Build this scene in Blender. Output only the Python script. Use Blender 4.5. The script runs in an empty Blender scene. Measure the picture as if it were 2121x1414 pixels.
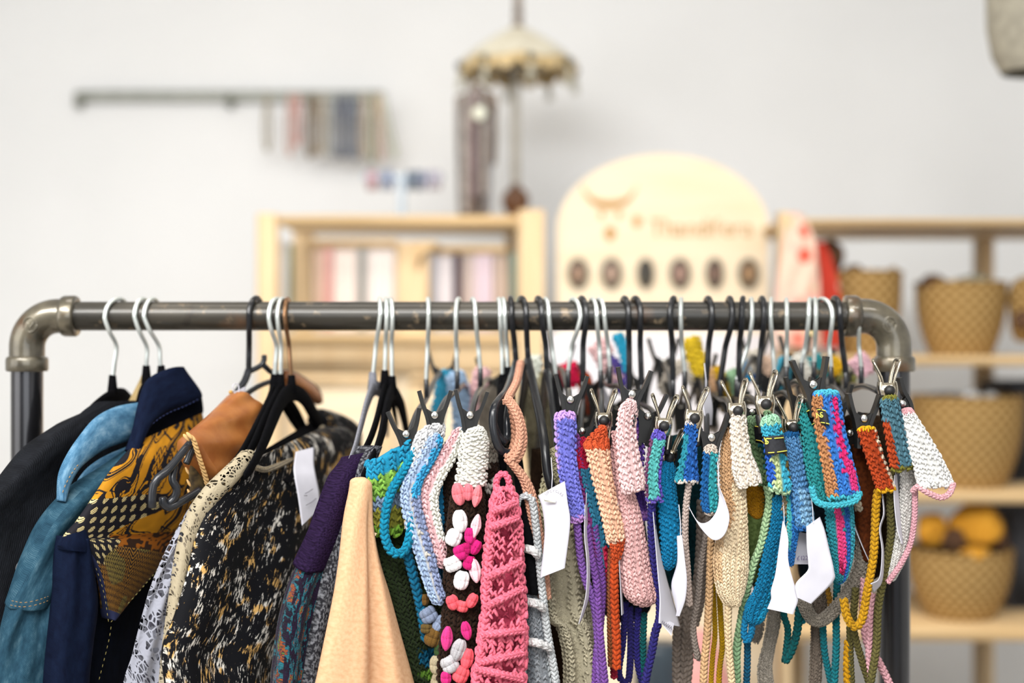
import bpy, math, random
import numpy as np
from mathutils import Vector, Matrix

SC = bpy.context.scene
COL = bpy.data.collections.new('shop'); SC.collection.children.link(COL)
rng = np.random.default_rng(7)
W_, H_ = 2121, 1414
LENS, SENS = 50.0, 36.0
FPX = LENS / SENS * W_
CAM_Y, CAM_Z = -1.65, 1.42
CX, CY = W_ / 2, H_ / 2

def P(px, py, d):
    """point of the photograph's frame at distance d from the camera, in metres"""
    return np.array([(px - CX) * d / FPX, CAM_Y + d, CAM_Z - (py - CY) * d / FPX])
def M(px, d):
    return px * d / FPX
def lin(h):
    if isinstance(h, str):
        h = h.lstrip('#'); c = np.array([int(h[i:i+2], 16) for i in (0, 2, 4)]) / 255.0
    else:
        c = np.array(h, float)
        if c.max() > 1.0: c = c / 255.0
    return np.where(c <= 0.04045, c / 12.92, ((c + 0.055) / 1.055) ** 2.4)

def nrm(a):
    a = np.asarray(a, float)
    return a / np.maximum(np.linalg.norm(a, axis=-1, keepdims=True), 1e-12)

def spl(pts, n, closed=False):
    """Catmull-Rom through pts, n samples evenly spaced by arc length"""
    p = np.asarray(pts, float)
    if len(p) == 2 and not closed:
        t = np.linspace(0, 1, n)[:, None]; return p[0] * (1 - t) + p[1] * t
    if closed: q = np.vstack([p[-1], p, p[0], p[1]])
    else: q = np.vstack([2 * p[0] - p[1], p, 2 * p[-1] - p[-2]])
    out = []
    for i in range(1, len(q) - 2):
        t = np.linspace(0, 1, 16, endpoint=False)[:, None]
        a, b, c, d = q[i-1], q[i], q[i+1], q[i+2]
        out.append(0.5 * ((2*b) + (-a + c)*t + (2*a - 5*b + 4*c - d)*t**2 + (-a + 3*b - 3*c + d)*t**3))
    out.append(q[-2][None, :]); o = np.vstack(out)
    s = np.r_[0, np.cumsum(np.linalg.norm(np.diff(o, axis=0), axis=1))]
    ss = np.linspace(0, s[-1], n + (1 if closed else 0))[:n]
    return np.stack([np.interp(ss, s, o[:, k]) for k in range(o.shape[1])], 1)

class MB:
    """collects pieces of one mesh"""
    def __init__(s): s.v=[]; s.c=[]; s.uv=[]; s.q=[]; s.t=[]; s.qm=[]; s.tm=[]; s.n=0; s.m=0
    def add(s, V, Q=None, T=None, col=(1,1,1), uv=None):
        V = np.asarray(V, float).reshape(-1, 3); k = len(V)
        c = np.asarray(col, float)
        if c.ndim == 1: c = np.broadcast_to(c, (k, 3))
        s.v.append(V); s.c.append(c)
        s.uv.append(np.zeros((k, 2)) if uv is None else np.asarray(uv, float).reshape(-1, 2))
        if Q is not None and len(Q): s.q.append(np.asarray(Q, np.int64) + s.n); s.qm.append(np.full(len(Q), s.m))
        if T is not None and len(T): s.t.append(np.asarray(T, np.int64) + s.n); s.tm.append(np.full(len(T), s.m))
        s.n += k; return s
    def grid(s, G, closed=False, col=(1,1,1), uv=None, flip=False):
        G = np.asarray(G, float); a, b = G.shape[:2]
        if closed:
            G = np.concatenate([G, G[:, :1]], 1); b += 1
            if isinstance(col, np.ndarray) and col.ndim == 3: col = np.concatenate([col, col[:, :1]], 1)
        i, j = np.meshgrid(np.arange(a-1), np.arange(b-1), indexing='ij')
        k = (i * b + j).ravel()
        Q = np.stack([k, k+1, k+b+1, k+b], 1)
        if flip: Q = Q[:, ::-1]
        if uv is None:
            du = np.r_[0, np.cumsum(np.linalg.norm(np.diff(G[a//2], axis=0), axis=1))]
            dv = np.r_[0, np.cumsum(np.linalg.norm(np.diff(G[:, b//2], axis=0), axis=1))]
            uv = np.stack(np.broadcast_arrays(du[None, :], dv[:, None]), -1)
        c = np.asarray(col, float)
        if c.ndim == 3: c = c.reshape(-1, 3)
        return s.add(G.reshape(-1, 3), Q, None, c, uv)
    def tube(s, path, r, seg=12, col=(1,1,1), caps=True, flat=1.0, up=None):
        p = np.asarray(path, float); n = len(p)
        r = np.broadcast_to(np.asarray(r, float), (n,))
        t = nrm(np.gradient(p, axis=0))
        u = np.zeros_like(p); ref = np.array(up if up is not None else (0., 1., 0.))
        if abs(np.dot(ref, t[0])) > 0.9: ref = np.array((1., 0., 0.)) if up is None else np.array((0., 0., 1.))
        cur = nrm(ref - t[0] * np.dot(ref, t[0]))
        for i in range(n):
            cur = nrm(cur - t[i] * np.dot(cur, t[i])); u[i] = cur
        w = np.cross(t, u)
        th = np.linspace(0, 2*np.pi, seg, endpoint=False)
        G = p[:, None] + r[:, None, None] * (u[:, None] * np.cos(th)[None, :, None] * flat + w[:, None] * np.sin(th)[None, :, None])
        if caps:
            a = p[0] - t[0] * r[0] * .35; b = p[-1] + t[-1] * r[-1] * .35
            G = np.concatenate([np.repeat(a[None, None], seg, 1), (p[0]+(G[0]-p[0])*.8)[None]-t[0]*r[0]*.22, G, (p[-1]+(G[-1]-p[-1])*.8)[None]+t[-1]*r[-1]*.22, np.repeat(b[None, None], seg, 1)], 0)
        return s.grid(G, closed=True, col=col)
    def lathe(s, prof, origin, axis=(0,0,1), seg=32, col=(1,1,1)):
        """prof: list of (radius, height)"""
        ax = nrm(np.array(axis, float)); ref = np.array((1.,0,0)) if abs(ax[0]) < .9 else np.array((0,1.,0))
        u = nrm(np.cross(ax, ref)); w = np.cross(ax, u)
        th = np.linspace(0, 2*np.pi, seg, endpoint=False)
        pr = np.asarray(prof, float)
        G = np.asarray(origin)[None, None] + pr[:, 1][:, None, None]*ax + pr[:, 0][:, None, None]*(u*np.cos(th)[None, :, None] + w*np.sin(th)[None, :, None])
        return s.grid(G, closed=True, col=col, flip=True)
    def box(s, lo, hi, col=(1,1,1), bev=0.0):
        lo = np.minimum(lo, hi).astype(float); hi = np.maximum(np.asarray(lo), np.asarray(hi)).astype(float)
        return s.obox((lo+hi)/2, np.eye(3), (hi-lo)/2, col, bev)
    def obox(s, c, R, h, col=(1,1,1), bev=0.0):
        """oriented box: centre, rows of R are the axes, half sizes; chamfered when bev > 0"""
        c = np.asarray(c, float); h = np.asarray(h, float); R = np.asarray(R, float)
        b = min(bev, h.min()*.9)
        if b <= 0:
            V = np.array([[x, y, z] for x in (-1, 1) for y in (-1, 1) for z in (-1, 1)]) * h
            Q = [(0,1,3,2),(4,6,7,5),(0,4,5,1),(2,3,7,6),(0,2,6,4),(1,5,7,3)]
        else:
            V = []; idx = {}
            for x in (-1, 1):
                for y in (-1, 1):
                    for z in (-1, 1):
                        for k in range(3):
                            o = h - b; o[k] = h[k]; idx[(x, y, z, k)] = len(V); V.append(np.array((x, y, z)) * o)
            V = np.array(V); Q = []; T = []
            S = (-1, 1)
            for k in range(3):
                a, e = [(1,2),(0,2),(0,1)][k]
                for sg in S:
                    def key(p, q, k=k, a=a, e=e, sg=sg):
                        l = [0,0,0]; l[k] = sg; l[a] = p; l[e] = q; return tuple(l)
                    f = [idx[key(-1,-1)+(k,)], idx[key(1,-1)+(k,)], idx[key(1,1)+(k,)], idx[key(-1,1)+(k,)]]
                    Q.append(f if (sg > 0) == (k != 1) else f[::-1])
                    
            for k in range(3):
                a, e = [(1,2),(0,2),(0,1)][k]
                for p in S:
                    for q in S:
                        l0 = [0,0,0]; l0[k] = -1; l0[a] = p; l0[e] = q; l1 = list(l0); l1[k] = 1
                        f = [idx[tuple(l0)+(a,)], idx[tuple(l1)+(a,)], idx[tuple(l1)+(e,)], idx[tuple(l0)+(e,)]]
                        Q.append(f)
            for x in S:
                for y in S:
                    for z in S: T.append([idx[(x,y,z,k)] for k in range(3)])
            s.add(c + V @ R, Q, T, col, V[:, [0, 2]]); return s
        s.add(c + V @ R, Q, None, col, V[:, [0, 2]]); return s
    def prism(s, poly, ext, col=(1,1,1)):
        """poly: (n,3) outline, ext: extrusion vector; fan faces around the centroid"""
        p = np.asarray(poly, float); n = len(p); e = np.asarray(ext, float)
        V = np.vstack([p, p + e, p.mean(0), p.mean(0) + e]); i = np.arange(n); j = (i + 1) % n
        Q = np.stack([i, j, j + n, i + n], 1)
        T = np.vstack([np.stack([j, i, np.full(n, 2*n)], 1), np.stack([i + n, j + n, np.full(n, 2*n+1)], 1)])
        return s.add(V, Q, T, col, V[:, [0, 2]])
    def balls(s, C, A, col, seg=6, rings=3):
        """ellipsoids: centres (n,3), axes (n,3,3) rows = semi-axis vectors (long axis first)"""
        C = np.asarray(C, float); A = np.asarray(A, float); n = len(C)
        if n == 0: return s
        th = np.linspace(0, 2*np.pi, seg, endpoint=False); ph = np.linspace(0, np.pi, rings + 2)[1:-1]
        tv = [(1, 0, 0)] + [(math.cos(f), math.sin(f)*math.cos(t), math.sin(f)*math.sin(t)) for f in ph for t in th] + [(-1, 0, 0)]
        tv = np.array(tv); k = len(tv)
        T = [(0, 1 + (j+1) % seg, 1 + j) for j in range(seg)]
        b = 1 + (rings-1)*seg
        T += [(k-1, b + j, b + (j+1) % seg) for j in range(seg)]
        Q = [(1 + r*seg + j, 1 + r*seg + (j+1) % seg, 1 + (r+1)*seg + (j+1) % seg, 1 + (r+1)*seg + j) for r in range(rings-1) for j in range(seg)]
        V = (C[:, None] + np.einsum('ka,nab->nkb', tv, A)).reshape(-1, 3)
        off = (np.arange(n) * k)[:, None, None]
        c = np.asarray(col, float)
        c = np.broadcast_to(c, (n, 3)) if c.ndim == 1 else c
        return s.add(V, (np.array(Q)[None] + off).reshape(-1, 4), (np.array(T)[None] + off).reshape(-1, 3), np.repeat(c, k, 0))
    def build(s, name, mat, parent=None, smooth=True, loc=None):
        me = bpy.data.meshes.new(name)
        V = np.concatenate(s.v); C = np.concatenate(s.c); UV = np.concatenate(s.uv)
        q = np.concatenate(s.q) if s.q else np.zeros((0, 4), np.int64); t = np.concatenate(s.t) if s.t else np.zeros((0, 3), np.int64)
        mi = np.concatenate(s.qm + s.tm) if (s.qm or s.tm) else np.zeros(0)
        o = bpy.data.objects.new(name, me); COL.objects.link(o)
        org = np.zeros(3)
        if parent is not None:
            o.parent = parent; org = np.array(parent['org'])
        elif loc is not None:
            org = np.asarray(loc, float); o.location = org
        else:
            org = V.mean(0); o.location = org
        o['org'] = [float(x) for x in org]
        V = V - org
        me.vertices.add(len(V)); me.vertices.foreach_set('co', V.astype(np.float32).ravel())
        nl = len(q)*4 + len(t)*3; me.loops.add(nl)
        li = np.concatenate([q.ravel(), t.ravel()]).astype(np.int32); me.loops.foreach_set('vertex_index', li)
        npoly = len(q) + len(t); me.polygons.add(npoly)
        ls = np.concatenate([np.arange(len(q))*4, len(q)*4 + np.arange(len(t))*3]).astype(np.int32)
        me.polygons.foreach_set('loop_start', ls)
        me.polygons.foreach_set('material_index', mi.astype(np.int32))
        me.polygons.foreach_set('use_smooth', np.full(npoly, smooth))
        at = me.color_attributes.new('Col', 'FLOAT_COLOR', 'POINT')
        at.data.foreach_set('color', np.c_[C, np.ones(len(C))].astype(np.float32).ravel())
        ul = me.uv_layers.new(name='UVMap'); ul.data.foreach_set('uv', UV[li].astype(np.float32).ravel())
        for m in (mat if isinstance(mat, (list, tuple)) else [mat]): me.materials.append(m)
        me.update(calc_edges=True); me.validate()
        return o

def tag(o, label=None, cat=None, group=None, kind=None):
    if label: o['label'] = label
    if cat: o['category'] = cat
    if group: o['group'] = group
    if kind: o['kind'] = kind
    return o
def thing(name, label, cat, loc, group=None):
    o = bpy.data.objects.new(name, None); COL.objects.link(o); o.empty_display_size = .02
    o.location = [float(x) for x in loc]; o['org'] = [float(x) for x in loc]
    return tag(o, label, cat, group)

# ---------------------------------------------------------------- materials
def mat(name, base=None, rough=.6, metal=0., attr=False, spec=.5, sheen=0., coat=0.):
    m = bpy.data.materials.new(name); m.use_nodes = True; nt = m.node_tree; b = nt.nodes['Principled BSDF']
    b.inputs['Roughness'].default_value = rough; b.inputs['Metallic'].default_value = metal
    b.inputs['Specular IOR Level'].default_value = spec
    if sheen: b.inputs['Sheen Weight'].default_value = sheen; b.inputs['Sheen Roughness'].default_value = .5
    if coat: b.inputs['Coat Weight'].default_value = coat; b.inputs['Coat Roughness'].default_value = .035
    if base is not None: b.inputs['Base Color'].default_value = (*lin(base), 1)
    if attr:
        a = nt.nodes.new('ShaderNodeAttribute'); a.attribute_name = 'Col'; nt.links.new(a.outputs['Color'], b.inputs['Base Color'])
    return m
def N(m, t, **kw):
    n = m.node_tree.nodes.new(t)
    for k, v in kw.items():
        if k in n.inputs: n.inputs[k].default_value = v
        else: setattr(n, k, v)
    return n
def L(m, a, ao, b, bi): m.node_tree.links.new(a.outputs[ao], b.inputs[bi])
def bsdf(m): return m.node_tree.nodes['Principled BSDF']
def coords(m, kind='Object', scale=(1,1,1), rot=(0,0,0)):
    tc = N(m, 'ShaderNodeTexCoord'); mp = N(m, 'ShaderNodeMapping')
    mp.inputs['Scale'].default_value = scale; mp.inputs['Rotation'].default_value = rot
    L(m, tc, kind, mp, 'Vector'); return mp
def ramp(m, stops, interp='LINEAR'):
    r = N(m, 'ShaderNodeValToRGB'); e = r.color_ramp.elements; r.color_ramp.interpolation = interp
    while len(e) < len(stops): e.new(.5)
    for k, (p, c) in enumerate(stops): e[k].position = p; e[k].color = (*lin(c), 1)
    return r
def bump(m, node, out, strength=.3, dist=.001):
    b = N(m, 'ShaderNodeBump'); b.inputs['Strength'].default_value = strength; b.inputs['Distance'].default_value = dist
    L(m, node, out, b, 'Height'); L(m, b, 'Normal', bsdf(m), 'Normal'); return b
def noisy(name, c0, c1, scale=20, rough=.6, metal=0., bstr=.2, bdist=.001, stretch=(1,1,1), detail=4, p=(.35,.65), kind='Object', **kw):
    m = mat(name, None, rough, metal, **kw); mp = coords(m, kind, stretch)
    n = N(m, 'ShaderNodeTexNoise', Scale=scale, Detail=detail); L(m, mp, 'Vector', n, 'Vector')
    r = ramp(m, [(p[0], c0), (p[1], c1)]); L(m, n, 'Fac', r, 'Fac'); L(m, r, 'Color', bsdf(m), 'Base Color')
    if bstr: bump(m, n, 'Fac', bstr, bdist)
    return m
def yarn_mat(name, fuzz=.25, fibre=900, amp=.22):
    m = mat(name, None, .9, spec=.08, sheen=fuzz)
    a = N(m, 'ShaderNodeAttribute', attribute_name='Col')
    mp = coords(m, 'Object'); n = N(m, 'ShaderNodeTexNoise', Scale=fibre, Detail=2.); L(m, mp, 'Vector', n, 'Vector')
    h = N(m, 'ShaderNodeHueSaturation'); mr = N(m, 'ShaderNodeMapRange')
    mr.inputs['From Min'].default_value = .3; mr.inputs['From Max'].default_value = .7
    mr.inputs['To Min'].default_value = .76*(1 - amp); mr.inputs['To Max'].default_value = .76*(1 + amp)
    L(m, n, 'Fac', mr, 'Value'); L(m, mr, 'Result', h, 'Value'); L(m, a, 'Color', h, 'Color'); L(m, h, 'Color', bsdf(m), 'Base Color')
    bump(m, n, 'Fac', .5, .0006)
    return m

MAT = {}
MAT['wall'] = noisy('wall_paint', '#eff0f1', '#f3f4f5', 3, .8, bstr=.05)
MAT['ceiling'] = mat('ceiling_paint', '#f2f1ee', .85)
MAT['floor'] = noisy('floor_concrete', '#a59c90', '#b5ada2', 4, .5)
MAT['steel'] = noisy('black_steel_pipe', '#25231f', '#48433a', 9, .45, .35, bstr=.06, bdist=.0004, stretch=(.35, 1, 1), detail=6, coat=.4)
MAT['steel_post'] = noisy('dark_steel_post', '#2a2a2d', '#424246', 9, .27, .85, bstr=.05, bdist=.0004, stretch=(1, 1, .3), detail=5, coat=.8)
MAT['elbow'] = noisy('malleable_iron', '#4a453c', '#787160', 30, .36, .6, bstr=.3, bdist=.0014, detail=5, coat=.9)
def rust(m, c='#6f4a2a', s=14, lo=.58, hi=.7):
    mp = coords(m, 'Object'); n = N(m, 'ShaderNodeTexNoise', Scale=s, Detail=5.); L(m, mp, 'Vector', n, 'Vector')
    r = ramp(m, [(lo, (0,0,0)), (hi, (1,1,1))]); L(m, n, 'Fac', r, 'Fac')
    mx = N(m, 'ShaderNodeMix', data_type='RGBA'); b = bsdf(m); old = b.inputs['Base Color'].links[0].from_socket
    m.node_tree.links.new(r.outputs['Color'], mx.inputs[0]); m.node_tree.links.new(old, mx.inputs[6]); mx.inputs[7].default_value = (*lin(c), 1)
    m.node_tree.links.new(mx.outputs[2], b.inputs['Base Color'])
rust(MAT['steel'], '#6a4c34', 11, .64, .78); rust(MAT['steel'], '#7a6a55', 90, .60, .72); rust(MAT['steel'], '#1c1a18', 45, .60, .75); rust(MAT['elbow'], '#64472e', 26, .6, .75)
MAT['chrome'] = mat('hook_wire', '#e2e8e5', .4, .75)
MAT['chrome_warm'] = mat('copper_wire', '#b38a68', .3, 1.)
MAT['clip_metal'] = mat('clip_chrome', '#d8cfbd', .16, 1.)
MAT['black_plastic'] = mat('black_plastic', '#1d1e21', .28)
MAT['grey_plastic'] = mat('graphite_plastic', '#222429', .25)
MAT['clip_plastic'] = noisy('charcoal_clip_plastic', '#141312', '#1c1b1a', 60, .36, bstr=.05, spec=.4)
MAT['velvet'] = noisy('black_velvet', '#08080a', '#0e0e11', 400, .95, bstr=.4, bdist=.0006, spec=.06)
MAT['velvet_grey'] = noisy('grey_velvet', '#6f7078', '#82838b', 400, .85, bstr=.3, bdist=.0005, spec=.1)
MAT['rubber'] = mat('black_rubber', '#161618', .5)
MAT['rivet'] = mat('nickel_rivet', '#dcdcda', .25, 1.)
MAT['paper'] = noisy('white_tag_paper', '#c2c1cb', '#cbcad4', 30, .7, bstr=.1, bdist=.0004)
MAT['ink'] = mat('grey_ink', '#5a5660', .8)
MAT['yarn'] = yarn_mat('cotton_yarn', .06)
MAT['fuzzy'] = yarn_mat('fuzzy_wool', .3, 700, .3)
# ---------------------------------------------------------------- room shell
WB = CAM_Y + 3.78          # back wall
def struct(name, lo, hi, m):
    o = MB().box(lo, hi).build(name, m, smooth=False); o['kind'] = 'structure'; return o
struct('floor', (-3.3, -4.6, -.1), (3.3, WB + .15, 0), MAT['floor'])
struct('ceiling', (-3.3, -4.6, 3.1), (3.3, WB + .15, 3.2), MAT['ceiling'])
struct('wall_back', (-3.3, WB, 0), (3.3, WB + .15, 3.1), MAT['wall'])
struct('wall_right', (3.15, -4.6, 0), (3.3, WB, 3.1), MAT['wall'])
# left wall with one tall window opening assumed from the light, front left open as an assumed shop front
b = MB()
wy0, wy1, wz0, wz1 = -3.4, -.6, .75, 2.75
b.box((-3.3, -4.6, 0), (-3.15, wy0, 3.1)).box((-3.3, wy1, 0), (-3.15, WB, 3.1)).box((-3.3, wy0, 0), (-3.15, wy1, wz0)).box((-3.3, wy0, wz1), (-3.15, wy1, 3.1))
o = b.build('wall_left', MAT['wall'], smooth=False); o['kind'] = 'structure'
MAT['frame'] = mat('white_window_frame', '#e9e8e4', .5)
b = MB()
for y in (wy0, -2.5, -1.55, wy1 - .06): b.box((-3.26, y, wz0), (-3.2, y + .06, wz1))
for z in (wz0, wz1 - .06): b.box((-3.26, wy0, z), (-3.2, wy1, z + .06))
o = b.build('assumed_window', MAT['frame'], smooth=False); o['kind'] = 'structure'

# ---------------------------------------------------------------- light
wd = bpy.data.worlds.new('daylight'); SC.world = wd; wd.use_nodes = True
bg = wd.node_tree.nodes['Background']; bg.inputs['Color'].default_value = (.93, .97, 1.0, 1); bg.inputs['Strength'].default_value = 0.26
def area(name, loc, to, sx, sy, power, col=(1, 1, 1), spread=math.pi):
    l = bpy.data.lights.new(name, 'AREA'); l.shape = 'RECTANGLE'; l.size = sx; l.size_y = sy; l.energy = power; l.color = col; l.spread = spread
    o = bpy.data.objects.new(name, l); COL.objects.link(o); o.location = loc
    o.rotation_euler = (Vector(to) - Vector(loc)).to_track_quat('-Z', 'Y').to_euler(); return o
area('assumed_window_daylight', (-3.1, -2.0, 1.75), (0, -.9, 1.5), 2.6, 1.9, 45, (1, .985, .96))  # daylight of an assumed, unseen window, read off the light from the left
area('overhead_key_light', (-.7, -1.9, 3.05), (0, -.1, 1.2), 2.6, 1.2, 100, (1, .99, .97), 2.1)  # key light added overhead for the garment fronts; the ceiling has no opening
area('assumed_shopfront_daylight', (.6, -4.5, 2.0), (0, 0, 1.3), 3.2, 2.2, 52, (.95, .98, 1))  # assumed daylight from behind the camera; no shop front is modelled
area('rail_highlight_light', (0, -1.30, 3.04), (0, -1.3, 0), 2.6, .02, 30, (1, .97, .9))  # bare strip light added to draw a thin highlight along the rail; no fixture
area('shelf_fill_light', (-.2, .15, 3.0), (-.25, 1.35, .9), 1.3, .6, 9, (1, .94, .86), 2.0)  # fill light added to brighten the pine shelf at the back

# ---------------------------------------------------------------- camera
cd = bpy.data.cameras.new('camera'); cam = bpy.data.objects.new('camera', cd); COL.objects.link(cam)
cam.location = (0, CAM_Y, CAM_Z); cam.rotation_euler = (math.pi/2, 0, 0)
cd.lens = LENS; cd.sensor_width = SENS; cd.clip_start = .05
cd.dof.use_dof = True; cd.dof.focus_distance = 1.455; cd.dof.aperture_fstop = 1.9
SC.camera = cam
SC.view_settings.view_transform = 'Standard'; SC.view_settings.look = 'None'; SC.view_settings.gamma = 1; SC.view_settings.exposure = -0.14
SC.cycles.use_denoising = True
SC.cycles.max_bounces = 6; SC.cycles.diffuse_bounces = 3; SC.cycles.glossy_bounces = 3; SC.cycles.transparent_max_bounces = 12
SC.cycles.caustics_reflective = False; SC.cycles.caustics_refractive = False
SC.cycles.use_adaptive_sampling = True; SC.cycles.adaptive_threshold = .02
# ---------------------------------------------------------------- background materials
def wood(name, c0, c1, axis='z', scale=7, rough=.55):
    m = mat(name, None, rough, spec=.35); st = {'z': (6, 6, .5), 'x': (.5, 6, 6)}[axis]
    mp = coords(m, 'Object', st); n = N(m, 'ShaderNodeTexNoise', Scale=scale, Detail=5., Distortion=.6); L(m, mp, 'Vector', n, 'Vector')
    r = ramp(m, [(.3, c0), (.55, c1), (.75, c0)]); L(m, n, 'Fac', r, 'Fac'); L(m, r, 'Color', bsdf(m), 'Base Color'); bump(m, n, 'Fac', .1, .0006)
    return m
MAT['pine'] = wood('pale_pine', '#e4c294', '#eed2a8')
MAT['pine_x'] = wood('pale_pine_board', '#e3bf8a', '#eecd9c', 'x')
MAT['ply'] = wood('birch_plywood', '#efdab8', '#f4e2c5', 'x', 4)
MAT['burn'] = noisy('burnt_engraving', '#b98a4e', '#c89a5e', 40, .8, bstr=0)
MAT['white_lacquer'] = mat('white_lacquer', '#eceaf0', .45)
MAT['rail_steel'] = noisy('galvanised_rail', '#90938a', '#a5a79e', 25, .5, .3, bstr=.05)
MAT['acrylic'] = mat('frosted_white_stand', '#c6d3df', .3)
def straw_mat():
    m = mat('woven_straw', None, .75, spec=.2); tc = N(m, 'ShaderNodeTexCoord'); sx = N(m, 'ShaderNodeSeparateXYZ'); L(m, tc, 'UV', sx, 'Vector')
    def mth(op, a, b=None, c=None):
        n = N(m, 'ShaderNodeMath', operation=op)
        for k, x in enumerate((a, b, c)):
            if x is None: continue
            if isinstance(x, (int, float)): n.inputs[k].default_value = x
            else: m.node_tree.links.new(x, n.inputs[k])
        return n.outputs[0]
    row = mth('FLOOR', mth('DIVIDE', sx.outputs['Y'], .0125)); ph = mth('MULTIPLY', row, math.pi)
    rib = mth('SINE', mth('ADD', mth('MULTIPLY', sx.outputs['X'], 2*math.pi/.026), ph)); bow = mth('ABSOLUTE', mth('SINE', mth('MULTIPLY', sx.outputs['Y'], math.pi/.0125)))
    h = mth('MULTIPLY', mth('MULTIPLY_ADD', rib, .5, .5), bow)
    r = ramp(m, [(.0, '#6d4f28'), (.25, '#a6834a'), (.8, '#cfae76')]); m.node_tree.links.new(h, r.inputs['Fac']); L(m, r, 'Color', bsdf(m), 'Base Color')
    b = N(m, 'ShaderNodeBump'); b.inputs['Strength'].default_value = .8; b.inputs['Distance'].default_value = .004; m.node_tree.links.new(h, b.inputs['Height']); L(m, b, 'Normal', bsdf(m), 'Normal'); return m
MAT['straw'] = straw_mat()
MAT['col'] = mat('dyed_cloth', None, .8, attr=True, spec=.2)
MAT['bead'] = mat('glass_bead', None, .3, attr=True)
MAT['wicker_shade'] = noisy('grey_rattan', '#8f8a7c', '#a49e8e', 60, .8, bstr=.4)
MAT['darkwood'] = noisy('dark_turned_wood', '#5d3a1e', '#8a5a33', 14, .4, bstr=.1)
MAT['canopy'] = noisy('ivory_parasol_cotton', '#d9d2bd', '#e4decb', 30, .85, bstr=.1)
MAT['lacetrim'] = noisy('tan_parasol_lace', '#c9ad78', '#ddc79c', 60, .85, bstr=.3)
MAT['polewhite'] = noisy('weathered_grey_pole', '#aaa59a', '#c3beb4', 20, .6, bstr=.1)
MAT['bust'] = noisy('mottled_brown_bust', '#6d5f55', '#9a8a7c', 22, .6, bstr=.2)
MAT['shell'] = noisy('pearl_shell', '#e9ecd6', '#f2f3e4', 60, .2, bstr=.1)
MAT['charcoal_box'] = noisy('charcoal_felt_box', '#4b4b50', '#57575c', 60, .9, bstr=.1)

def pbox(mb, x0, y0, x1, y1, d0, depth, bev=.003):
    a = P(x0, y0, d0); c = P(x1, y1, d0)
    return mb.box((min(a[0], c[0]), a[1], min(a[2], c[2])), (max(a[0], c[0]), a[1] + depth, max(a[2], c[2])), bev=bev)
def zat(py, d): return CAM_Z - (py - CY) * d / FPX

# wall rail with strings of beads
a = P(150, 181, 3.70); c = P(790, 199, 3.70)
t = thing('wall_rail', 'long grey steel rail fixed to the white wall with bead strings at one end', 'rail', ((a[0]+c[0])/2, WB, a[2]))
mb = MB(); mb.box((a[0], WB - .03, c[2]), (c[0], WB - .024, a[2])).box((a[0], WB - .03, a[2] - .004), (c[0], WB - .002, a[2])); mb.build('channel', MAT['rail_steel'], t, smooth=False)
for x in (153, 470, 785):
    q = P(x, 195, 3.72); MB().box((q[0]-.008, WB - .034, q[2]-.028), (q[0]+.008, WB, q[2]+.012), bev=.002).build('bracket', MAT['rail_steel'], t)
strs = [(553, 312, '#a59c88', 'grey-tan'), (601, 322, '#c8a398', 'dusty pink'), (616, 300, '#c98f86', 'rose red, shorter'), (641, 326, '#6d5637', 'dark brown'), (653, 322, '#8b7c66', 'drab brown'), (668, 318, '#b3a89a', 'pale taupe'),
        (682, 322, '#a1a39b', 'sage grey'), (696, 326, '#8d93a0', 'blue-grey'), (709, 328, '#3c4150', 'near-black navy'), (722, 326, '#7f8798', 'slate blue'), (736, 330, '#4c5360', 'dark slate'), (753, 326, '#c4b3a0', 'sand'), (772, 336, '#9aa07f', 'olive green'), (792, 330, '#d9b9aa', 'pale peach'), (814, 326, '#c9cdb9', 'pale mint')]
for x, yb, c, nm in strs:
    x2 = min(x, 782) if x < 800 else 789
    top = P(x2, 197, 3.685); bot = P(x + rng.uniform(-2, 2), yb, 3.69); w = M(5.5, 3.69)
    path = spl([top + (0, -.004, 0), top*.5 + bot*.5 + (-w, -.002, 0), bot + (-w*.8, 0, .02), bot, bot + (w*.8, 0, .02), top*.5 + bot*.5 + (w, -.004, 0), top + (w*.4, -.004, 0)], 70)
    mb = MB(); mb.tube(path, .0012, 5, lin(c)*.7)
    mb.balls(path, np.broadcast_to(np.eye(3)*.0042, (70, 3, 3)), np.clip(lin(c)[None]*rng.uniform(.75, 1.25, (70, 1)), 0, 1), 6, 3)
    tag(mb.build('bead_necklace', MAT['bead']), f'{nm} bead string hanging from the grey wall rail', 'necklace', 'bead strings on the wall rail')

# left pine shelf
z0 = 0.0; d0 = 3.06
t = thing('pine_shelf', 'pale pine shelf unit below the parasol with cloths hung inside', 'shelf', P(830, 707, d0) * (1, 1, 0))
def post(x0, x1, ytop, d, w=.04):
    mb = MB(); a = P(x0, ytop, d); c = P(x1, ytop, d); mb.box((a[0], a[1], 0), (c[0], a[1] + w, a[2]), bev=.003); mb.build('post', MAT['pine'], t)
post(531, 573, 441, d0); post(1072, 1128, 433, d0, .05); post(606, 646, 452, 3.46); post(820, 888, 500, 3.14); post(1046, 1070, 452, 3.46)
for args in ((573, 446, 1072, 466, d0 + .004, .022), (646, 446, 1046, 464, 3.465, .022)): pbox(MB(), *args).build('top_rail', MAT['pine_x'], t)
mb = MB(); a = P(531, 452, d0 + .02); c = P(1128, 462, d0 + .02); mb.box((a[0]+.04, CAM_Y + 3.19, c[2]), (c[0]-.05, CAM_Y + 3.43, a[2]), bev=.002); mb.build('top_board', MAT['pine_x'], t)
for args in ((640, 494, 822, 510, 3.15, .03), (886, 508, 1050, 524, 3.15, .03)): pbox(MB(), *args).build('hanging_rail', MAT['pine_x'], t)
mb = MB(); mb.prism(spl([P(862, 560, 3.13), P(872, 528, 3.13), P(905, 512, 3.13), P(905, 500, 3.13), P(862, 500, 3.13)], 14), (0, .03, 0)); mb.build('brace', MAT['pine_x'], t)
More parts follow.
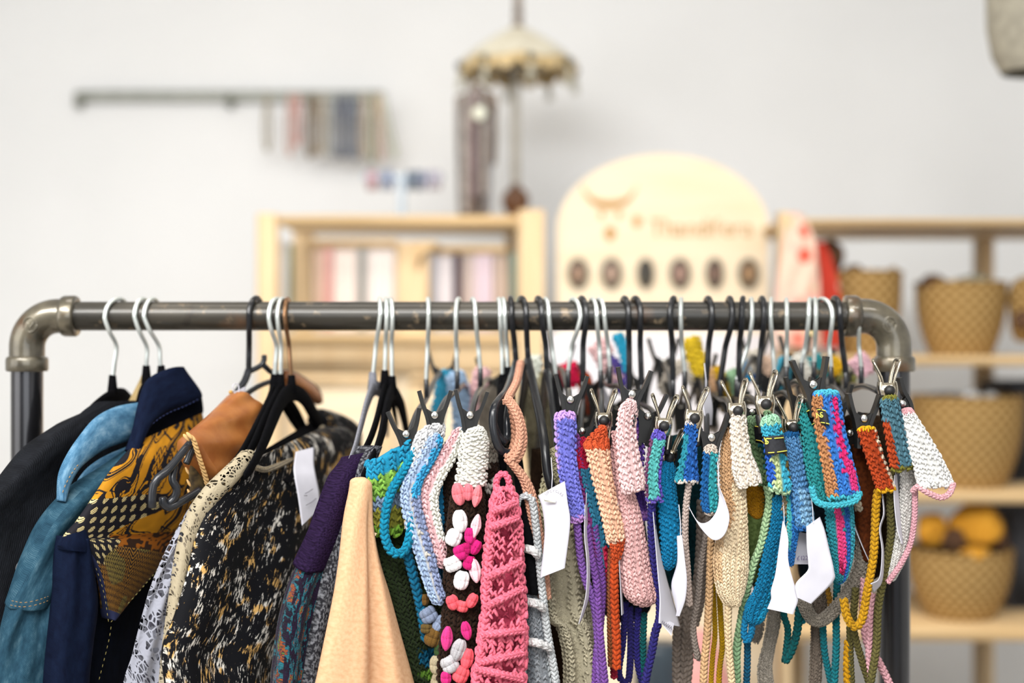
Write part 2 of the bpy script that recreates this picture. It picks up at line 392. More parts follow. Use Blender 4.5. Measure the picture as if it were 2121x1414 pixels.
pbox(MB(), 573, 690, 1072, 712, d0 + .01, .38).build('shelf_board', MAT['pine_x'], t)
pbox(MB(), 575, 712, 1070, 770, d0 + .03, .02).build('apron', MAT['pine'], t)
pbox(MB(), 575, 770, 1070, 1414, d0 + .06, .34).build('back_panel', MAT['ply'], t)
for x0, x1 in ((600, 815), (845, 1050)):
    mb = MB()
    for a in ((x0, 775, x1, 800), (x0, 1300, x1, 1330), (x0, 800, x0 + 32, 1300), (x1 - 32, 800, x1, 1300)): pbox(mb, *a, d0 + .035, .02)
    o = mb.build('door_frame', MAT['pine'], t)
    pbox(MB(), x0 + 30, 798, x1 - 30, 1302, d0 + .047, .008, .001).build('door_panel', MAT['ply'], o)
cl = [(576, 600, 500, 3.45, '#f1ece8', 'white'), (599, 606, 505, 3.44, '#5e7a5c', 'narrow dark green'), (650, 672, 510, 3.5, '#dcc0ad', 'beige pink'), (671, 690, 512, 3.49, '#d9a8a2', 'rose pink'), (689, 742, 512, 3.5, '#f2e4dc', 'cream white'), (741, 756, 510, 3.485, '#9b9d9a', 'slim grey'),
      (756, 820, 512, 3.5, '#f3e9e4', 'wide white'), (893, 906, 526, 3.49, '#b7b6bd', 'slim silver grey'), (905, 940, 526, 3.5, '#e9e2e4', 'pale grey white'), (938, 954, 524, 3.48, '#3e2b3d', 'dark plum'), (955, 984, 528, 3.5, '#d6c5bd', 'taupe'), (983, 1020, 526, 3.49, '#e6d3dc', 'pale lilac'), (1020, 1050, 528, 3.5, '#d8c3b4', 'tan'), (1058, 1068, 524, 3.42, '#7fa39a', 'slim teal')]
def cloth(x0, x1, yt, yb, d, c, nw=24, amp=.004):
    a = P(x0, yt, d); e = P(x1, yb, d); u = np.linspace(0, 1, nw); v = np.linspace(0, 1, 30); ph = rng.uniform(0, 6)
    k = max(1, (x1-x0)/14)
    X = a[0] + (e[0]-a[0])*u[None] + 0*v[:, None]; Z = a[2] + (e[2]-a[2])*v[:, None] + 0*u[None]
    Y = a[1] + amp*(.4+v[:, None])*np.sin(u[None]*6.28*k + ph)
    F_ = np.stack([X, Y, Z], -1); B_ = F_ + (0, .009, 0)
    return MB().grid(np.concatenate([F_, B_[:, ::-1]], 1), True, lin(c))
for x0, x1, yt, d, c, nm in cl:
    tag(cloth(x0, x1, yt, 640 + 44, d - .33, c).build('hanging_cloth', MAT['col']), f'{nm} cloth hanging inside the pale pine shelf', 'cloth', 'cloths hanging in the pine shelf')

# bracelet stand
zt = zat(446, d0) ; dd = 3.25
a = P(832, 440, dd)
zb = P(0, 452, d0+.02)[2]
t = thing('bracelet_stand', 'white T-shaped bracelet stand on top of the pine shelf', 'stand', (a[0], a[1], zb))
MB().lathe([(0, 0), (.045, 0), (.045, .006), (.012, .012), (0.009, .03)], (a[0], a[1], zb), seg=24).build('base', MAT['acrylic'], t)
top = P(832, 368, dd); MB().tube([(a[0], a[1], zb + .008), (a[0], a[1], top[2])], .0095, 14).build('post', MAT['acrylic'], t)
l, r = P(752, 368, dd), P(916, 368, dd); MB().tube([l, r], .009, 14).build('cross_bar', MAT['acrylic'], t)
for k, (x, c, nm) in enumerate([(764, '#b99aa6', 'mauve'), (778, '#c8a9b0', 'dusty pink'), (793, '#a9b0c4', 'pale blue'), (807, '#8e9cbd', 'mid blue'), (848, '#6d7d93', 'slate'), (862, '#4f6076', 'dark steel blue'), (877, '#9a9fb5', 'lavender grey'), (892, '#b0abc0', 'pale mauve grey'), (906, '#c2bccb', 'lilac white')]):
    q = P(x, 368, dd); th = np.linspace(0, 2*np.pi, 26, endpoint=False); path = q + np.stack([0*th + rng.uniform(-.002, .002), .016*np.cos(th), -.006 + .018*np.sin(th)], 1)
    tag(MB().balls(path, np.broadcast_to(np.eye(3)*.0068, (26, 3, 3)), np.clip(lin(c)*rng.uniform(.7, 1.3, (26, 1)), 0, 1)).build('bead_bracelet', MAT['bead']), f'{nm} bead bracelet on the white T-shaped stand', 'bracelet', 'bracelets on the white stand')

# necklace bust with long strands
dm = 3.28; q = P(985, 440, dm); t = thing('necklace_bust', 'brown mottled display bust draped with long necklaces beside the parasol pole', 'bust', (q[0], q[1], zb))
out = [(977, 172), (997, 172), (1001, 186), (1029, 194), (1031, 215), (1024, 300), (1010, 452), (950, 452), (944, 300), (943, 200), (970, 188)]
mb = MB(); mb.prism(np.array([P(x, y, dm) for x, y in out]), (0, .03, 0)); mb.build('torso', MAT['bust'], t, smooth=False)
MB().lathe([(0, 0), (.05, 0), (.05, .012), (0, .014)], (q[0], q[1] + .015, zb), seg=24).build('base', MAT['bust'], t)
tag(MB().lathe([(0, 0), (.016, .001), (.017, .004), (.012, .008), (0, .009)], P(993, 235, dm - .02), (0, -1, 0), 24).build('shell_pendant', MAT['shell']), 'round pale pearl shell pendant on the brown display bust', 'pendant')
for k, (x, yb, c, nm) in enumerate([(951, 438, '#77706c', 'grey'), (961, 432, '#c9c3bf', 'silvery white'), (971, 436, '#8a7468', 'brown'), (981, 405, '#a08f95', 'mauve'), (990, 437, '#5c5350', 'dark umber'), (1000, 400, '#b5a79b', 'sand'), (1009, 436, '#8d8c90', 'pewter'), (1019, 340, '#6c5a4a', 'dark brown, short')]):
    xa = 985 + (x - 985)*.35; p_ = spl([P(xa, 186, dm - .014), P(x, 240, dm - .016), P(x, yb - 20, dm - .016), P(x + 3, yb, dm - .015), P(x + 6, yb - 20, dm - .012), P(x + 5, 240, dm - .012), P(xa + 5, 186, dm - .01)], 90)
    tag(MB().tube(p_, .0012, 5, lin(c)).balls(p_, np.broadcast_to(np.eye(3)*.0042, (90, 3, 3)), np.clip(lin(c)*rng.uniform(.7, 1.3, (90, 1)), 0, 1)).build('long_necklace', MAT['bead']), f'{nm} long bead necklace on the brown display bust', 'necklace', 'necklaces on the display bust')

# parasol
dp = 3.36; q = P(1068, 440, dp); t = thing('decorative_parasol', 'small ivory parasol with lace fringe on a grey pole above the pine shelf', 'parasol', (q[0], q[1], zb))
ap = P(1073, 52, dp); rim = P(1073, 128, dp); R = M(122, dp); H = ap[2]-rim[2]
pr = [(R*s, -H*(.62*s + .38*s**2.2)) for s in np.linspace(0.02, 1, 16)]
th = np.linspace(0, 2*np.pi, 96, endpoint=False)
G = np.zeros((16, 96, 3))
for i, (r_, h_) in enumerate(pr):
    sag = .008*(r_/R)*np.abs(np.sin(th*4)); G[i] = ap + np.stack([r_*np.cos(th)*(1 - .3*sag/.05), r_*np.sin(th), h_ - sag], 1)
G2 = G - (0, 0, .003)
MB().grid(np.concatenate([G, G2[::-1]], 0), True).build('canopy', MAT['canopy'], t)
u = np.linspace(0, 1, 6)[:, None]
sc = .018 + .016*np.abs(np.sin(th*8))
F_ = G[-1][None] - np.array((0, 0, 1.))*(u[:, :, None]*sc[None, :, None]); Fi = F_*1.0; cen = np.array([ap[0], ap[1], 0]); Fi[..., :2] = cen[:2] + (F_[..., :2]-cen[:2])*.97
MB().grid(np.concatenate([F_, Fi[::-1]], 0), True).build('lace_fringe', MAT['lacetrim'], t)
for k in range(8):
    an = k*math.pi/4 + .2; e = ap + np.array((R*math.cos(an), R*math.sin(an), -H - .01))
    mb = MB(); mb.tube([ap + (0, 0, -.012), ap*.45 + e*.55 + (0, 0, .004), e], .0022, 6); mb.build('rib', MAT['darkwood'], t)
    mb = MB(); mb.balls([e + (0, 0, -.006)], [np.diag((.009, .009, .012))], lin('#3c3a33'), 10, 6)
    for j in range(7):
        o_ = np.array((.006*math.cos(j), .006*math.sin(j), 0)); mb.tube([e + (0, 0, -.014) + o_*.4, e + (0, 0, -.045) + o_, e + (0, 0, -.062) + o_*1.3], .0016, 5, lin('#c9c6b6'))
    mb.build('tassel', MAT['col'], t)
po = P(1070, 70, dp)
MB().tube([(q[0], q[1], zb + .05), (q[0], q[1], ap[2])], .0105, 16).build('pole', MAT['polewhite'], t)
MB().lathe([(.012, -.01), (.014, .0), (.009, .012), (.013, .022), (.009, .04), (.012, .05), (.008, .07), (.010, .08), (.004, .12), (0, .125)], ap, seg=20).build('finial', MAT['bust'], t)
bc = P(1065, 416, dp); MB().lathe([(0, zb-bc[2]), (.04, zb-bc[2]), (.038, zb-bc[2]+.008), (.020, -.027), (.029, -.018), (.033, 0), (.029, .017), (.019, .027), (.012, .031), (.0105, .04)], (q[0], q[1], bc[2]), seg=28).build('base', MAT['darkwood'], t)

# arched plywood board with engraving
ds = 3.1
def arch():
    pts = [(1592, 690), (1592, 475)] + [(1373 + 219*math.cos(a), 475 - 156*math.sin(a)) for a in np.linspace(0, math.pi, 40)[1:-1]] + [(1154, 475), (1154, 690)]
    return np.array([P(x, y, ds) for x, y in pts])
A = arch(); cc = P(1373, 690, ds)
t = thing('arched_display_board', 'arched birch plywood display board engraved with a horned skull and a word', 'display board', cc)
mb = MB(); mb.prism(A, (0, .018, 0)); mb.build('panel', MAT['ply'], t, smooth=False)
mb = MB()
hn = spl([(1203, 372), (1208, 392), (1228, 416), (1262, 424), (1296, 416), (1315, 394), (1320, 376)], 30)
wd_ = 1 + 8*np.sin(np.linspace(0.05, math.pi - .05, 30))
up = np.array([P(x, y - w_*.9, ds - .002) for (x, y), w_ in zip(hn, wd_)]); dn = np.array([P(x, y + w_*.9, ds - .002) for (x, y), w_ in zip(hn, wd_)])
mb.grid(np.stack([up, dn], 1), uv=np.zeros((30, 2, 2)))
for poly in ([(1255, 470), (1272, 470), (1276, 482), (1268, 498), (1258, 498), (1252, 484)], [(1312, 448), (1326, 448), (1330, 462), (1320, 472), (1310, 464)], [(1240, 436), (1252, 440), (1250, 452), (1242, 452)], [(1276, 440), (1288, 436), (1288, 450), (1278, 452)]):
    mb.prism(np.array([P(x, y, ds - .002) for x, y in poly]), (0, .002, 0))
mb.build('skull_engraving', MAT['burn'], t, smooth=False)
def text_mesh(s, size, org, ux, uz, spacing=1.0, col=(1,1,1), mb=None, arc=None, extr=.0003):
    """letters of s as faces laid from org along unit vectors ux (right) and uz (up)"""
    mb = mb or MB(); cu = bpy.data.curves.new('t', 'FONT'); ob = bpy.data.objects.new('t', cu); COL.objects.link(ob); x = 0.0
    ux = nrm(np.asarray(ux, float)); uz = nrm(np.asarray(uz, float))
    for ch in s:
        cu.body = ch; cu.size = 1; cu.extrude = 0
        dg = bpy.context.evaluated_depsgraph_get(); dg.update(); oe = ob.evaluated_get(dg); me = oe.to_mesh()
        V = np.array([v.co[:] for v in me.vertices]) if len(me.vertices) else np.zeros((0, 3))
        adv = (V[:, 0].max() if len(V) else .25) + .12
        if len(V):
            me.calc_loop_triangles(); T = np.array([lt.vertices[:] for lt in me.loop_triangles])
            if arc is None: W3 = np.asarray(org) + ((V[:, :1] + x)*ux + V[:, 1:2]*uz)*size
            else:
                an = arc[1] + (x + V[:, 0].max()/2)*size/arc[0]*-1; rx = ux*math.sin(an) + uz*-math.cos(an)  # tangent
                rz = ux*math.cos(an) + uz*math.sin(an); W3 = np.asarray(org) + rz*arc[0] + ((V[:, :1] - V[:, 0].max()/2)*rx + V[:, 1:2]*rz)*size
            mb.add(W3, None, T, col)
        oe.to_mesh_clear(); x += adv*spacing
    bpy.data.objects.remove(ob); bpy.data.curves.remove(cu); return mb
text_mesh('Thandifera', M(50, ds), P(1345, 488, ds - .002), (1, 0, 0), (0, 0, 1), .82).build('lettering', MAT['burn'], t, smooth=False)
MAT['hole'] = noisy('dark_horn', '#2a2622', '#57503f', 30, .4, bstr=.1)
for x, rx, c, nm in ((1197, 19, '#b08a6f', 'leftmost'), (1266, 19, '#c2a08a', 'second from the left'), (1337, 14, '#2c2a2a', 'third from the left and darkest'), (1408, 19, '#b58d7c', 'fourth from the left'), (1480, 15, '#9a7261', 'fifth from the left'), (1550, 19, '#b89066', 'rightmost')):
    q = P(x, 566, ds - .006); an = np.linspace(0, 2*np.pi, 40)
    t2 = thing('oval_pendant', f'dark rimmed oval pendant on the arched board, {nm} of six', 'pendant', q, 'oval pendants on the arched board')
    MB().tube(q + np.stack([M(rx*.78, ds)*np.cos(an), 0*an, M(25, ds)*np.sin(an)], 1), .007, 10).build('rim', MAT['hole'], t2)
    MB().balls([q], [np.diag((M(rx*.7, ds), .003, M(22, ds)))], lin(c), 20, 8).build('cabochon', MAT['bead'], t2)

# white cabinet carrying the board
t = thing('white_cabinet', 'white cabinet under the arched plywood board', 'cabinet', P(1370, 707, 3.06)*(1, 1, 0))
pbox(MB(), 1136, 690, 1606, 1236, 3.06, .36).build('body', MAT['white_lacquer'], t)
a = P(1136, 1236, 3.08); c = P(1606, 1236, 3.08); mb = MB(); mb.box((a[0], a[1], 0), (c[0], a[1] + .33, a[2])); mb.build('plinth', MAT['ply'], t)
q = P(1365, 1345, 2.88)
tag(MB().lathe([(0, 0), (.055, 0), (.06, .36), (.052, .80), (.05, .81), (0, .81)], (q[0], q[1], 0), seg=28).build('floor_vase', noisy('dark_slate_glaze', '#2f3a44', '#3c4852', 10, .3)), 'tall dark slate vase in front of the white cabinet', 'vase')
MAT['pinkcloth'] = noisy('coral_pink_cloth', '#e79a96', '#eeb0aa', 20, .85)
q = P(1448, 1330, 2.88); tag(MB().lathe([(0, 0), (.085, 0), (.1, .1), (.1, .55), (.07, .72), (.03, .83), (0, .84)], (q[0], q[1], 0), seg=28).build('fabric_roll', MAT['pinkcloth']), 'coral pink roll of fabric standing before the white cabinet', 'fabric roll')

# right shelf unit
dr = 2.86
t = thing('pine_rack_shelf', 'long pine shelf unit filled with straw baskets', 'shelf', P(1900, 707, dr)*(1, 1, 0))
for y0, y1 in ((452, 466), (737, 757), (1019, 1042), (1301, 1328)):
    a = P(1622, y0, dr); c = P(2330, y1, dr); MB().box((a[0], a[1], c[2]), (c[0], a[1] + .42, a[2]), bev=.003).build('shelf_board', MAT['pine_x'], t)
for x0, x1, d, yt in ((1612, 1640, dr - .004, 438), (1640, 1668, dr + .42, 445), (2024, 2060, dr + .42, 455), (2290, 2326, dr - .004, 438)):
    a = P(x0, yt, d); c = P(x1, yt, d); MB().box((a[0], a[1], 0), (c[0], a[1] + .035, a[2]), bev=.003).build('post', MAT['pine'], t)
def basket(xc, w, yrim, yb, d, wb, label, bulge=.10, handle=False):
    zb_ = zat(yb, d); zr = zat(yrim, d); h = zr - zb_; R = M(w/2, d); Rb = M(wb/2, d); q = np.array([P(xc, yb, d)[0], CAM_Y + d + R*.0, zb_])
    tt = thing('straw_basket', label, 'basket', q)
    s = np.linspace(0, 1, 40); rad = Rb + (R - Rb)*s + bulge*R*np.sin(s*math.pi) + .0016*np.abs(np.sin(s*math.pi*h/.0085))
    prof = [(0, 0)] + [(r_, h*k) for r_, k in zip(rad, s)] + [(R*.955, h), (R*.95, h*.7), (Rb*.95, .01), (0, .01)]
    th = np.linspace(0, 2*np.pi, 72, endpoint=False)
    # uv follows circumference / height so that the weave keeps its size
    G = np.array([[q + (r_*math.cos(a), r_*math.sin(a), z_) for a in th] + [q + (r_, 0, z_)] for r_, z_ in prof])
    uv = np.stack([np.broadcast_to(np.r_[th, 2*np.pi]*R, G.shape[:2]), np.cumsum([0] + [math.hypot(prof[i+1][0]-prof[i][0], prof[i+1][1]-prof[i][1]) for i in range(len(prof)-1)])[:, None] + 0*G[..., 0]], -1)
    MB().grid(G, uv=uv).build('weave', MAT['straw'], tt)
    an = np.linspace(0, 2*np.pi, 60); MB().tube(np.array([q + (R*.985*math.cos(a), R*.985*math.sin(a), h) for a in an]), .0045 + .0012*np.sin(an*30), 8).build('rim', MAT['straw'], tt)
    return q, R, h
dB = dr + .13
zz = (P(0, 737, dr)[2], P(0, 1019, dr)[2], P(0, 1301, dr)[2])
def yb_of(k, d): return CY + (CAM_Z - zz[k])*FPX/d
B1 = basket(1793, 146, 566, yb_of(0, dB), dB, 100, 'straw basket of dark goods behind the red patterned cloth, on the upper shelf')
B2 = basket(1990, 182, 588, yb_of(0, dB), dB, 122, 'straw basket on the upper shelf holding brown and grey-green goods')
B3 = basket(2002, 226, 822, yb_of(1, dB), dB, 150, 'widest straw basket, on the middle shelf with clear wrapped goods')
B4 = basket(1988, 212, 1136, yb_of(2, dB), dB, 134, 'straw basket on the lower shelf heaped with mustard knits')
MAT['goods'] = noisy('brown_felt', '#4a3220', '#60432c', 30, .9)
MAT['gg'] = noisy('grey_green_felt', '#86887a', '#979989', 30, .9)
MAT['mustard'] = noisy('mustard_knit', '#c98a1c', '#dda030', 70, .9, bstr=.5)
MAT['clear'] = mat('clear_cellophane', '#eef2f4', .12, 0, spec=.8); bsdf(MAT['clear']).inputs['Transmission Weight'].default_value = .35
def lump(c, r, m, nm, lab, cat, grp, seed=0):
    r_ = np.random.default_rng(seed); nu, nv = 20, 28; ph = np.linspace(0, np.pi, nu)[:, None]; th = np.linspace(0, 2*np.pi, nv, endpoint=False)[None]
    rr = 1 + .12*np.sin(3*th + r_.uniform(0, 6))*np.sin(ph) + .1*np.sin(2*ph*2 + r_.uniform(0, 6) + th*2)*np.sin(ph)
    G = np.asarray(c) + np.stack([rr*np.sin(ph)*np.cos(th)*r[0], rr*np.sin(ph)*np.sin(th)*r[1], rr*np.cos(ph)*r[2] + 0*th], -1)
    return tag(MB().grid(G, True).build(nm, m), lab, cat, grp)
for k, (B, x, y, rx, rz, m, nm, lab, cat, g) in enumerate([
    (B1, 1768, 566, 22, 18, 'goods', 'felt_bundle', 'dark brown felt bundle heaped in the basket behind the red cloth', 'bundle', 'brown bundles in the upper basket'), (B1, 1815, 580, 26, 18, 'goods', 'felt_bundle', 'dark brown felt bundle heaped in the basket behind the red cloth', 'bundle', 'brown bundles in the upper basket'), (B1, 1850, 570, 12, 18, 'straw', 'straw_coaster', 'small straw bundle poking from the basket behind the red cloth', 'bundle', None),
    (B2, 1934, 588, 28, 20, 'goods', 'felt_bundle', 'dark brown felt bundle in the basket beside the back post', 'bundle', None), (B2, 2020, 592, 46, 22, 'gg', 'felt_pouch', 'grey-green felt pouch in the basket beside the back post', 'pouch', None),
    (B3, 2012, 830, 22, 24, 'clear', 'wrapped_ornament', 'clear wrapped ornament in the widest straw basket, nearer the middle', 'ornament', None), (B3, 2050, 832, 20, 20, 'clear', 'wrapped_ornament', 'clear wrapped ornament in the widest straw basket, nearer the right rim', 'ornament', None), (B3, 1960, 826, 40, 14, 'charcoal_box', 'dark_pouch', 'flat charcoal pouch in the widest straw basket', 'pouch', None),
    (B4, 1928, 1096, 32, 34, 'mustard', 'mustard_knit', 'round mustard knit at the left of the lower basket heap', 'knitwear', None), (B4, 2026, 1086, 52, 46, 'mustard', 'mustard_knit', 'largest mustard knit in the lower basket heap', 'knitwear', None), (B4, 1972, 1116, 34, 26, 'goods', 'felt_bundle', 'dark brown bundle between the mustard knits', 'bundle', None), (B4, 2020, 1146, 28, 14, 'mustard', 'mustard_knit', 'small mustard knit below the largest one at the basket rim', 'knitwear', None), (B4, 2068, 1118, 18, 28, 'goods', 'felt_bundle', 'dark brown bundle right of the mustard knits', 'bundle', None)]):
    d_ = dB - (.03 if nm != 'mustard_knit' or y < 1140 else .085)
    lump(P(x, y, d_), (M(rx, d_), M(rx, d_)*.9, M(rz, d_)), MAT[m], nm, lab, cat, g, k)
# printed cloths at the left end of the right shelf
def print_mat(name, base, cols, sc):
    m = mat(name, None, .85); mp = coords(m, 'Object'); v = N(m, 'ShaderNodeTexVoronoi', Scale=sc); L(m, mp, 'Vector', v, 'Vector')
    sp = N(m, 'ShaderNodeSeparateColor'); L(m, v, 'Color', sp, 'Color'); r = ramp(m, [(i/len(cols), c) for i, c in enumerate(cols)], 'CONSTANT'); L(m, sp, 'Red', r, 'Fac')
    mx = N(m, 'ShaderNodeMix', data_type='RGBA'); rr = ramp(m, [(.32, (1,1,1)), (.42, (0,0,0))]); L(m, v, 'Distance', rr, 'Fac'); L(m, rr, 'Color', mx, 0)
    mx.inputs[6].default_value = (*lin(base), 1); L(m, r, 'Color', mx, 7); m.node_tree.links.new(mx.outputs[2], bsdf(m).inputs['Base Color']); return m
MAT['print_pink'] = print_mat('peach_flower_print', '#f0c9b4', ['#e9d8c4', '#e0604a', '#c5c07a', '#efb6a6', '#e27a66'], 24)
MAT['print_red'] = print_mat('red_spot_print', '#c93a26', ['#e0bfae', '#c93a26', '#b02a1c', '#d9543c', '#c93a26'], 26)
for (pts, m, lab) in (([(1645, 440, 9), (1650, 468, 26), (1655, 520, 37), (1652, 620, 46), (1652, 720, 48)], 'print_pink', 'peach flower-printed cloth bag at the left end of the basket shelf'),
                      ([(1697, 500, 8), (1703, 540, 22), (1708, 600, 31), (1708, 720, 34)], 'print_red', 'bright red spotted cloth bag between the peach bag and a basket')):
    d_ = dr + (-.02 if m == 'print_pink' else .03); u = np.linspace(0, 2*np.pi, 48, endpoint=False); pp = spl(pts, 30)
    G = np.array([[P(x + w*math.cos(a), y, d_) + np.array((0, M(w, d_)*.35*math.sin(a) + .003*math.sin(5*a + y*.05), 0)) for a in u] for x, y, w in pp])
    G = np.concatenate([np.repeat(G[:1].mean(1, keepdims=True), 48, 1), G, np.repeat(G[-1:].mean(1, keepdims=True), 48, 1)], 0)
    tag(MB().grid(G, True).build('cloth_bag', MAT[m]), lab, 'bag')
lump(P(1722, 536, dr + .12), (M(26, 3), M(26, 3), M(40, 3)), MAT['goods'], 'felt_hat', 'dark brown felt hat behind the red spotted cloth bag', 'hat', None, 40)
q = P(2125, 640, dr + .1); lump(q, (M(34, 2.9), M(34, 2.9), M(70, 2.9)), MAT['straw'], 'straw_pouch', 'straw pouch at the photo edge on the upper shelf', 'pouch', None, 41)
lump(P(2118, 662, dr + .04), (M(18, 2.9), M(18, 2.9), M(20, 2.9)), MAT['goods'], 'felt_ball', 'small dark brown ball before the straw pouch on the upper shelf', 'ball', None, 42)
for k, lab in ((1, 'charcoal felt storage box on the middle shelf at the photo edge'), (2, 'charcoal felt storage box on the lower shelf at the photo edge')):
    a = P(2092, (790, 1062)[k-1], dr + .2); tag(MB().box((a[0], a[1], zz[k]), (a[0] + .2, a[1] + .2, a[2]), bev=.006).build('storage_box', MAT['charcoal_box']), lab, 'box')
# rattan lampshade, top right
dl = 2.5; q = P(2152, 150, dl); R = M(104, dl)
t = thing('rattan_lampshade', 'grey rattan hanging lampshade in the top right corner', 'lamp', q)
pr = [(R*.72, 0), (R*.9, .03), (R*1.0, .08), (R*1.02, .16), (R*.9, .25), (R*.5, .31), (.02, .33), (R*.48, .305), (R*.88, .245), (R*.99, .16), (R*.97, .08), (R*.7, .004)]
MB().lathe(pr, q, seg=64).build('shade', MAT['wicker_shade'], t)
MB().tube([q + (0, 0, .32), (q[0], q[1], 3.1)], .004, 8).build('cord', MAT['rubber'], t)
MB().balls([q + (0, 0, .2)], [np.diag((.03, .03, .045))], lin('#f5efe0'), 16, 8).build('bulb', MAT['bead'], t)
# ---------------------------------------------------------------- pipe rack
RZ = P(0, 654.5, 1.65)[2]; RR = M(30, 1.65)       # rail axis height, rail radius
XL, XR = P(56, 0, 1.65)[0], P(1852, 0, 1.65)[0]
rack = thing('clothes_rack', 'black steel pipe clothes rack with elbow fittings', 'clothes rack', (0, 0, 0))
n = 60; xs = np.linspace(XL + .035, XR - .035, n)
MB().tube(np.stack([xs, 0*xs, 0*xs + RZ], 1), RR, 40, caps=False).build('rail', MAT['steel'], rack)
def elbow(X, sx):
    r = .036; R = RR*1.2; mb = MB(); a = np.linspace(0, math.pi/2, 18)
    c = np.array((X + sx*r, 0, RZ - r)); path = np.array([c + (-sx*r*math.cos(t), 0, r*math.sin(t)) for t in a])
    path = np.vstack([[X, 0, RZ - r - .028], [X, 0, RZ - r - .012], path, [X + sx*(r + .012), 0, RZ], [X + sx*(r + .02), 0, RZ]])
    mb.tube(spl(path, 40), R, 36, caps=False)
    for o_, ax in ((np.array((X, 0, RZ - r - .028)), (0, 0, 1)), (np.array((X + sx*(r + .022), 0, RZ)), (-sx, 0, 0))):
        mb.lathe([(RR*.9, 0), (RR*1.36, 0.0), (RR*1.43, .002), (RR*1.43, .0135), (RR*1.36, .0165), (RR*1.15, .018)], o_, ax, 40)
    o = mb.build('elbow_fitting', MAT['elbow'], rack)
    # raised casting marks
    m2 = MB(); ce = c + np.array((-sx*r*.72, -R*.99, r*.72)); th = np.linspace(0, 2*np.pi, 24)
    m2.tube(ce + np.stack([.0075*np.cos(th), 0*th + .001, .0085*np.sin(th)], 1), .0013, 6)
    m2.tube([ce + (-.003, 0, .004), ce + (.0, 0, -.004), ce + (.004, 0, .003)], .0012, 6)
    m2.build('casting_mark', MAT['elbow'], o)
elbow(XL, 1); elbow(XR, -1)
for X in (XL, XR):
    MB().tube([(X, 0, .012), (X, 0, .6), (X, 0, RZ - .05)], RR*1.08, 40, caps=False).build('post', MAT['steel_post'], rack)
    MB().lathe([(0, 0), (.07, 0), (.07, .006), (.03, .01), (.026, .03), (RR, .03)], (X, 0, 0), seg=36).build('base_flange', MAT['elbow'], rack)

# ---------------------------------------------------------------- hangers
WR = .0021
def hook_pts(tip, bulge, kink, end, r=WR):
    """tip, bulge, kink, end: photo positions of the wire; loops over the rail"""
    k = 1.65; f = RR + r + .0006
    pB = P(bulge[0], bulge[1], k - f); pT = P(tip[0], 0, k); pT[2] = RZ + f
    pT[1] = -.004; pF = pB*.5 + pT*.5; 
    vx = pT[0] - pB[0]
    def on(an):   # point on circle about the rail axis, an from front (0) over the top
        x = pB[0] + vx*(1 - math.cos(min(an, math.pi/2))) + (vx*.5)*(max(0, an - math.pi/2))
        return np.array((x, -f*math.cos(an), RZ + f*math.sin(an)))
    back = [on(a) for a in np.linspace(math.pi*1.08, .15, 12)]
    pK = P(kink[0], kink[1], k - .004); pE = P(end[0], end[1], k)
    low = P(bulge[0]*.62 + kink[0]*.38, bulge[1]*.55 + kink[1]*.45, k - f*.8)
    return spl(back + [pB, low, pK, pK*.5 + pE*.5, pE], 90), pE
HK = []   # neck positions by hanger index (1-based)
HSPEC = [ # tip, bulge, kink, end, kind
 ((248,0),(218,662),(241,716),(233,792),'s'), ((297,0),(279,658),(304,718),(303,772),'s'), ((318,0),(299,658),(329,716),(334,772),'s'),
 ((532,0),(516,650),(516,716),(515,768),'p'), ((574,0),(557,662),(572,716),(568,790),'s'), ((585,0),(575,660),(582,714),(581,790),'s'), ((595,0),(590,655),(598,710),(604,792),'c'),
 ((786,0),(788,650),(779,712),(772,786),'s'), ((799,0),(801,660),(799,710),(797,782),'s'), ((808,0),(813,660),(811,710),(812,794),'s'),
 ((886,0),(888,650),(886,712),(883,786),'s'), ((950,0),(944,660),(945,716),(947,770),'s'), ((979,0),(985,655),(990,712),(995,764),'s'), ((1033,0),(1036,655),(1039,712),(1041,790),'s'), ((1042,0),(1046,655),(1049,712),(1053,775),'s'),
 ((1057,0),(1060,655),(1066,712),(1069,750),'p'), ((1080,0),(1090,655),(1092,712),(1094,745),'p'), ((1114,0),(1122,655),(1130,712),(1133,768),'p'), ((1129,0),(1137,655),(1143,716),(1151,775),'s'),
 ((1186,0),(1202,660),(1184,716),(1177,768),'s'), ((1204,0),(1214,658),(1208,712),(1207,790),'p'), ((1226,0),(1236,655),(1241,712),(1244,768),'s'), ((1240,0),(1252,655),(1259,712),(1263,760),'s'),
 ((1293,0),(1302,658),(1303,712),(1304,806),'p'), ((1315,0),(1327,658),(1326,712),(1329,796),'p'), ((1396,0),(1388,658),(1392,712),(1394,786),'p'), ((1411,0),(1410,655),(1412,712),(1418,770),'s'),
 ((1466,0),(1475,660),(1468,712),(1463,786),'p'), ((1511,0),(1517,660),(1503,716),(1492,786),'p'), ((1539,0),(1537,658),(1532,712),(1530,790),'p'), ((1556,0),(1558,660),(1549,716),(1526,786),'s'),
 ((1578,0),(1583,658),(1577,712),(1569,796),'p'), ((1598,0),(1596,658),(1600,716),(1604,776),'s'), ((1629,0),(1630,655),(1630,712),(1629,760),'s'), ((1678,0),(1675,655),(1668,716),(1660,752),'s'), ((1688,0),(1690,655),(1688,712),(1686,750),'s'),
 ((1702,0),(1724,660),(1718,712),(1721,760),'s'), ((1729,0),(1740,655),(1744,712),(1752,770),'p'), ((1764,0),(1780,660),(1779,712),(1784,760),'s')]
WORDS = ['leftmost', '2nd from the left', '3rd from the left']
GARB = {}
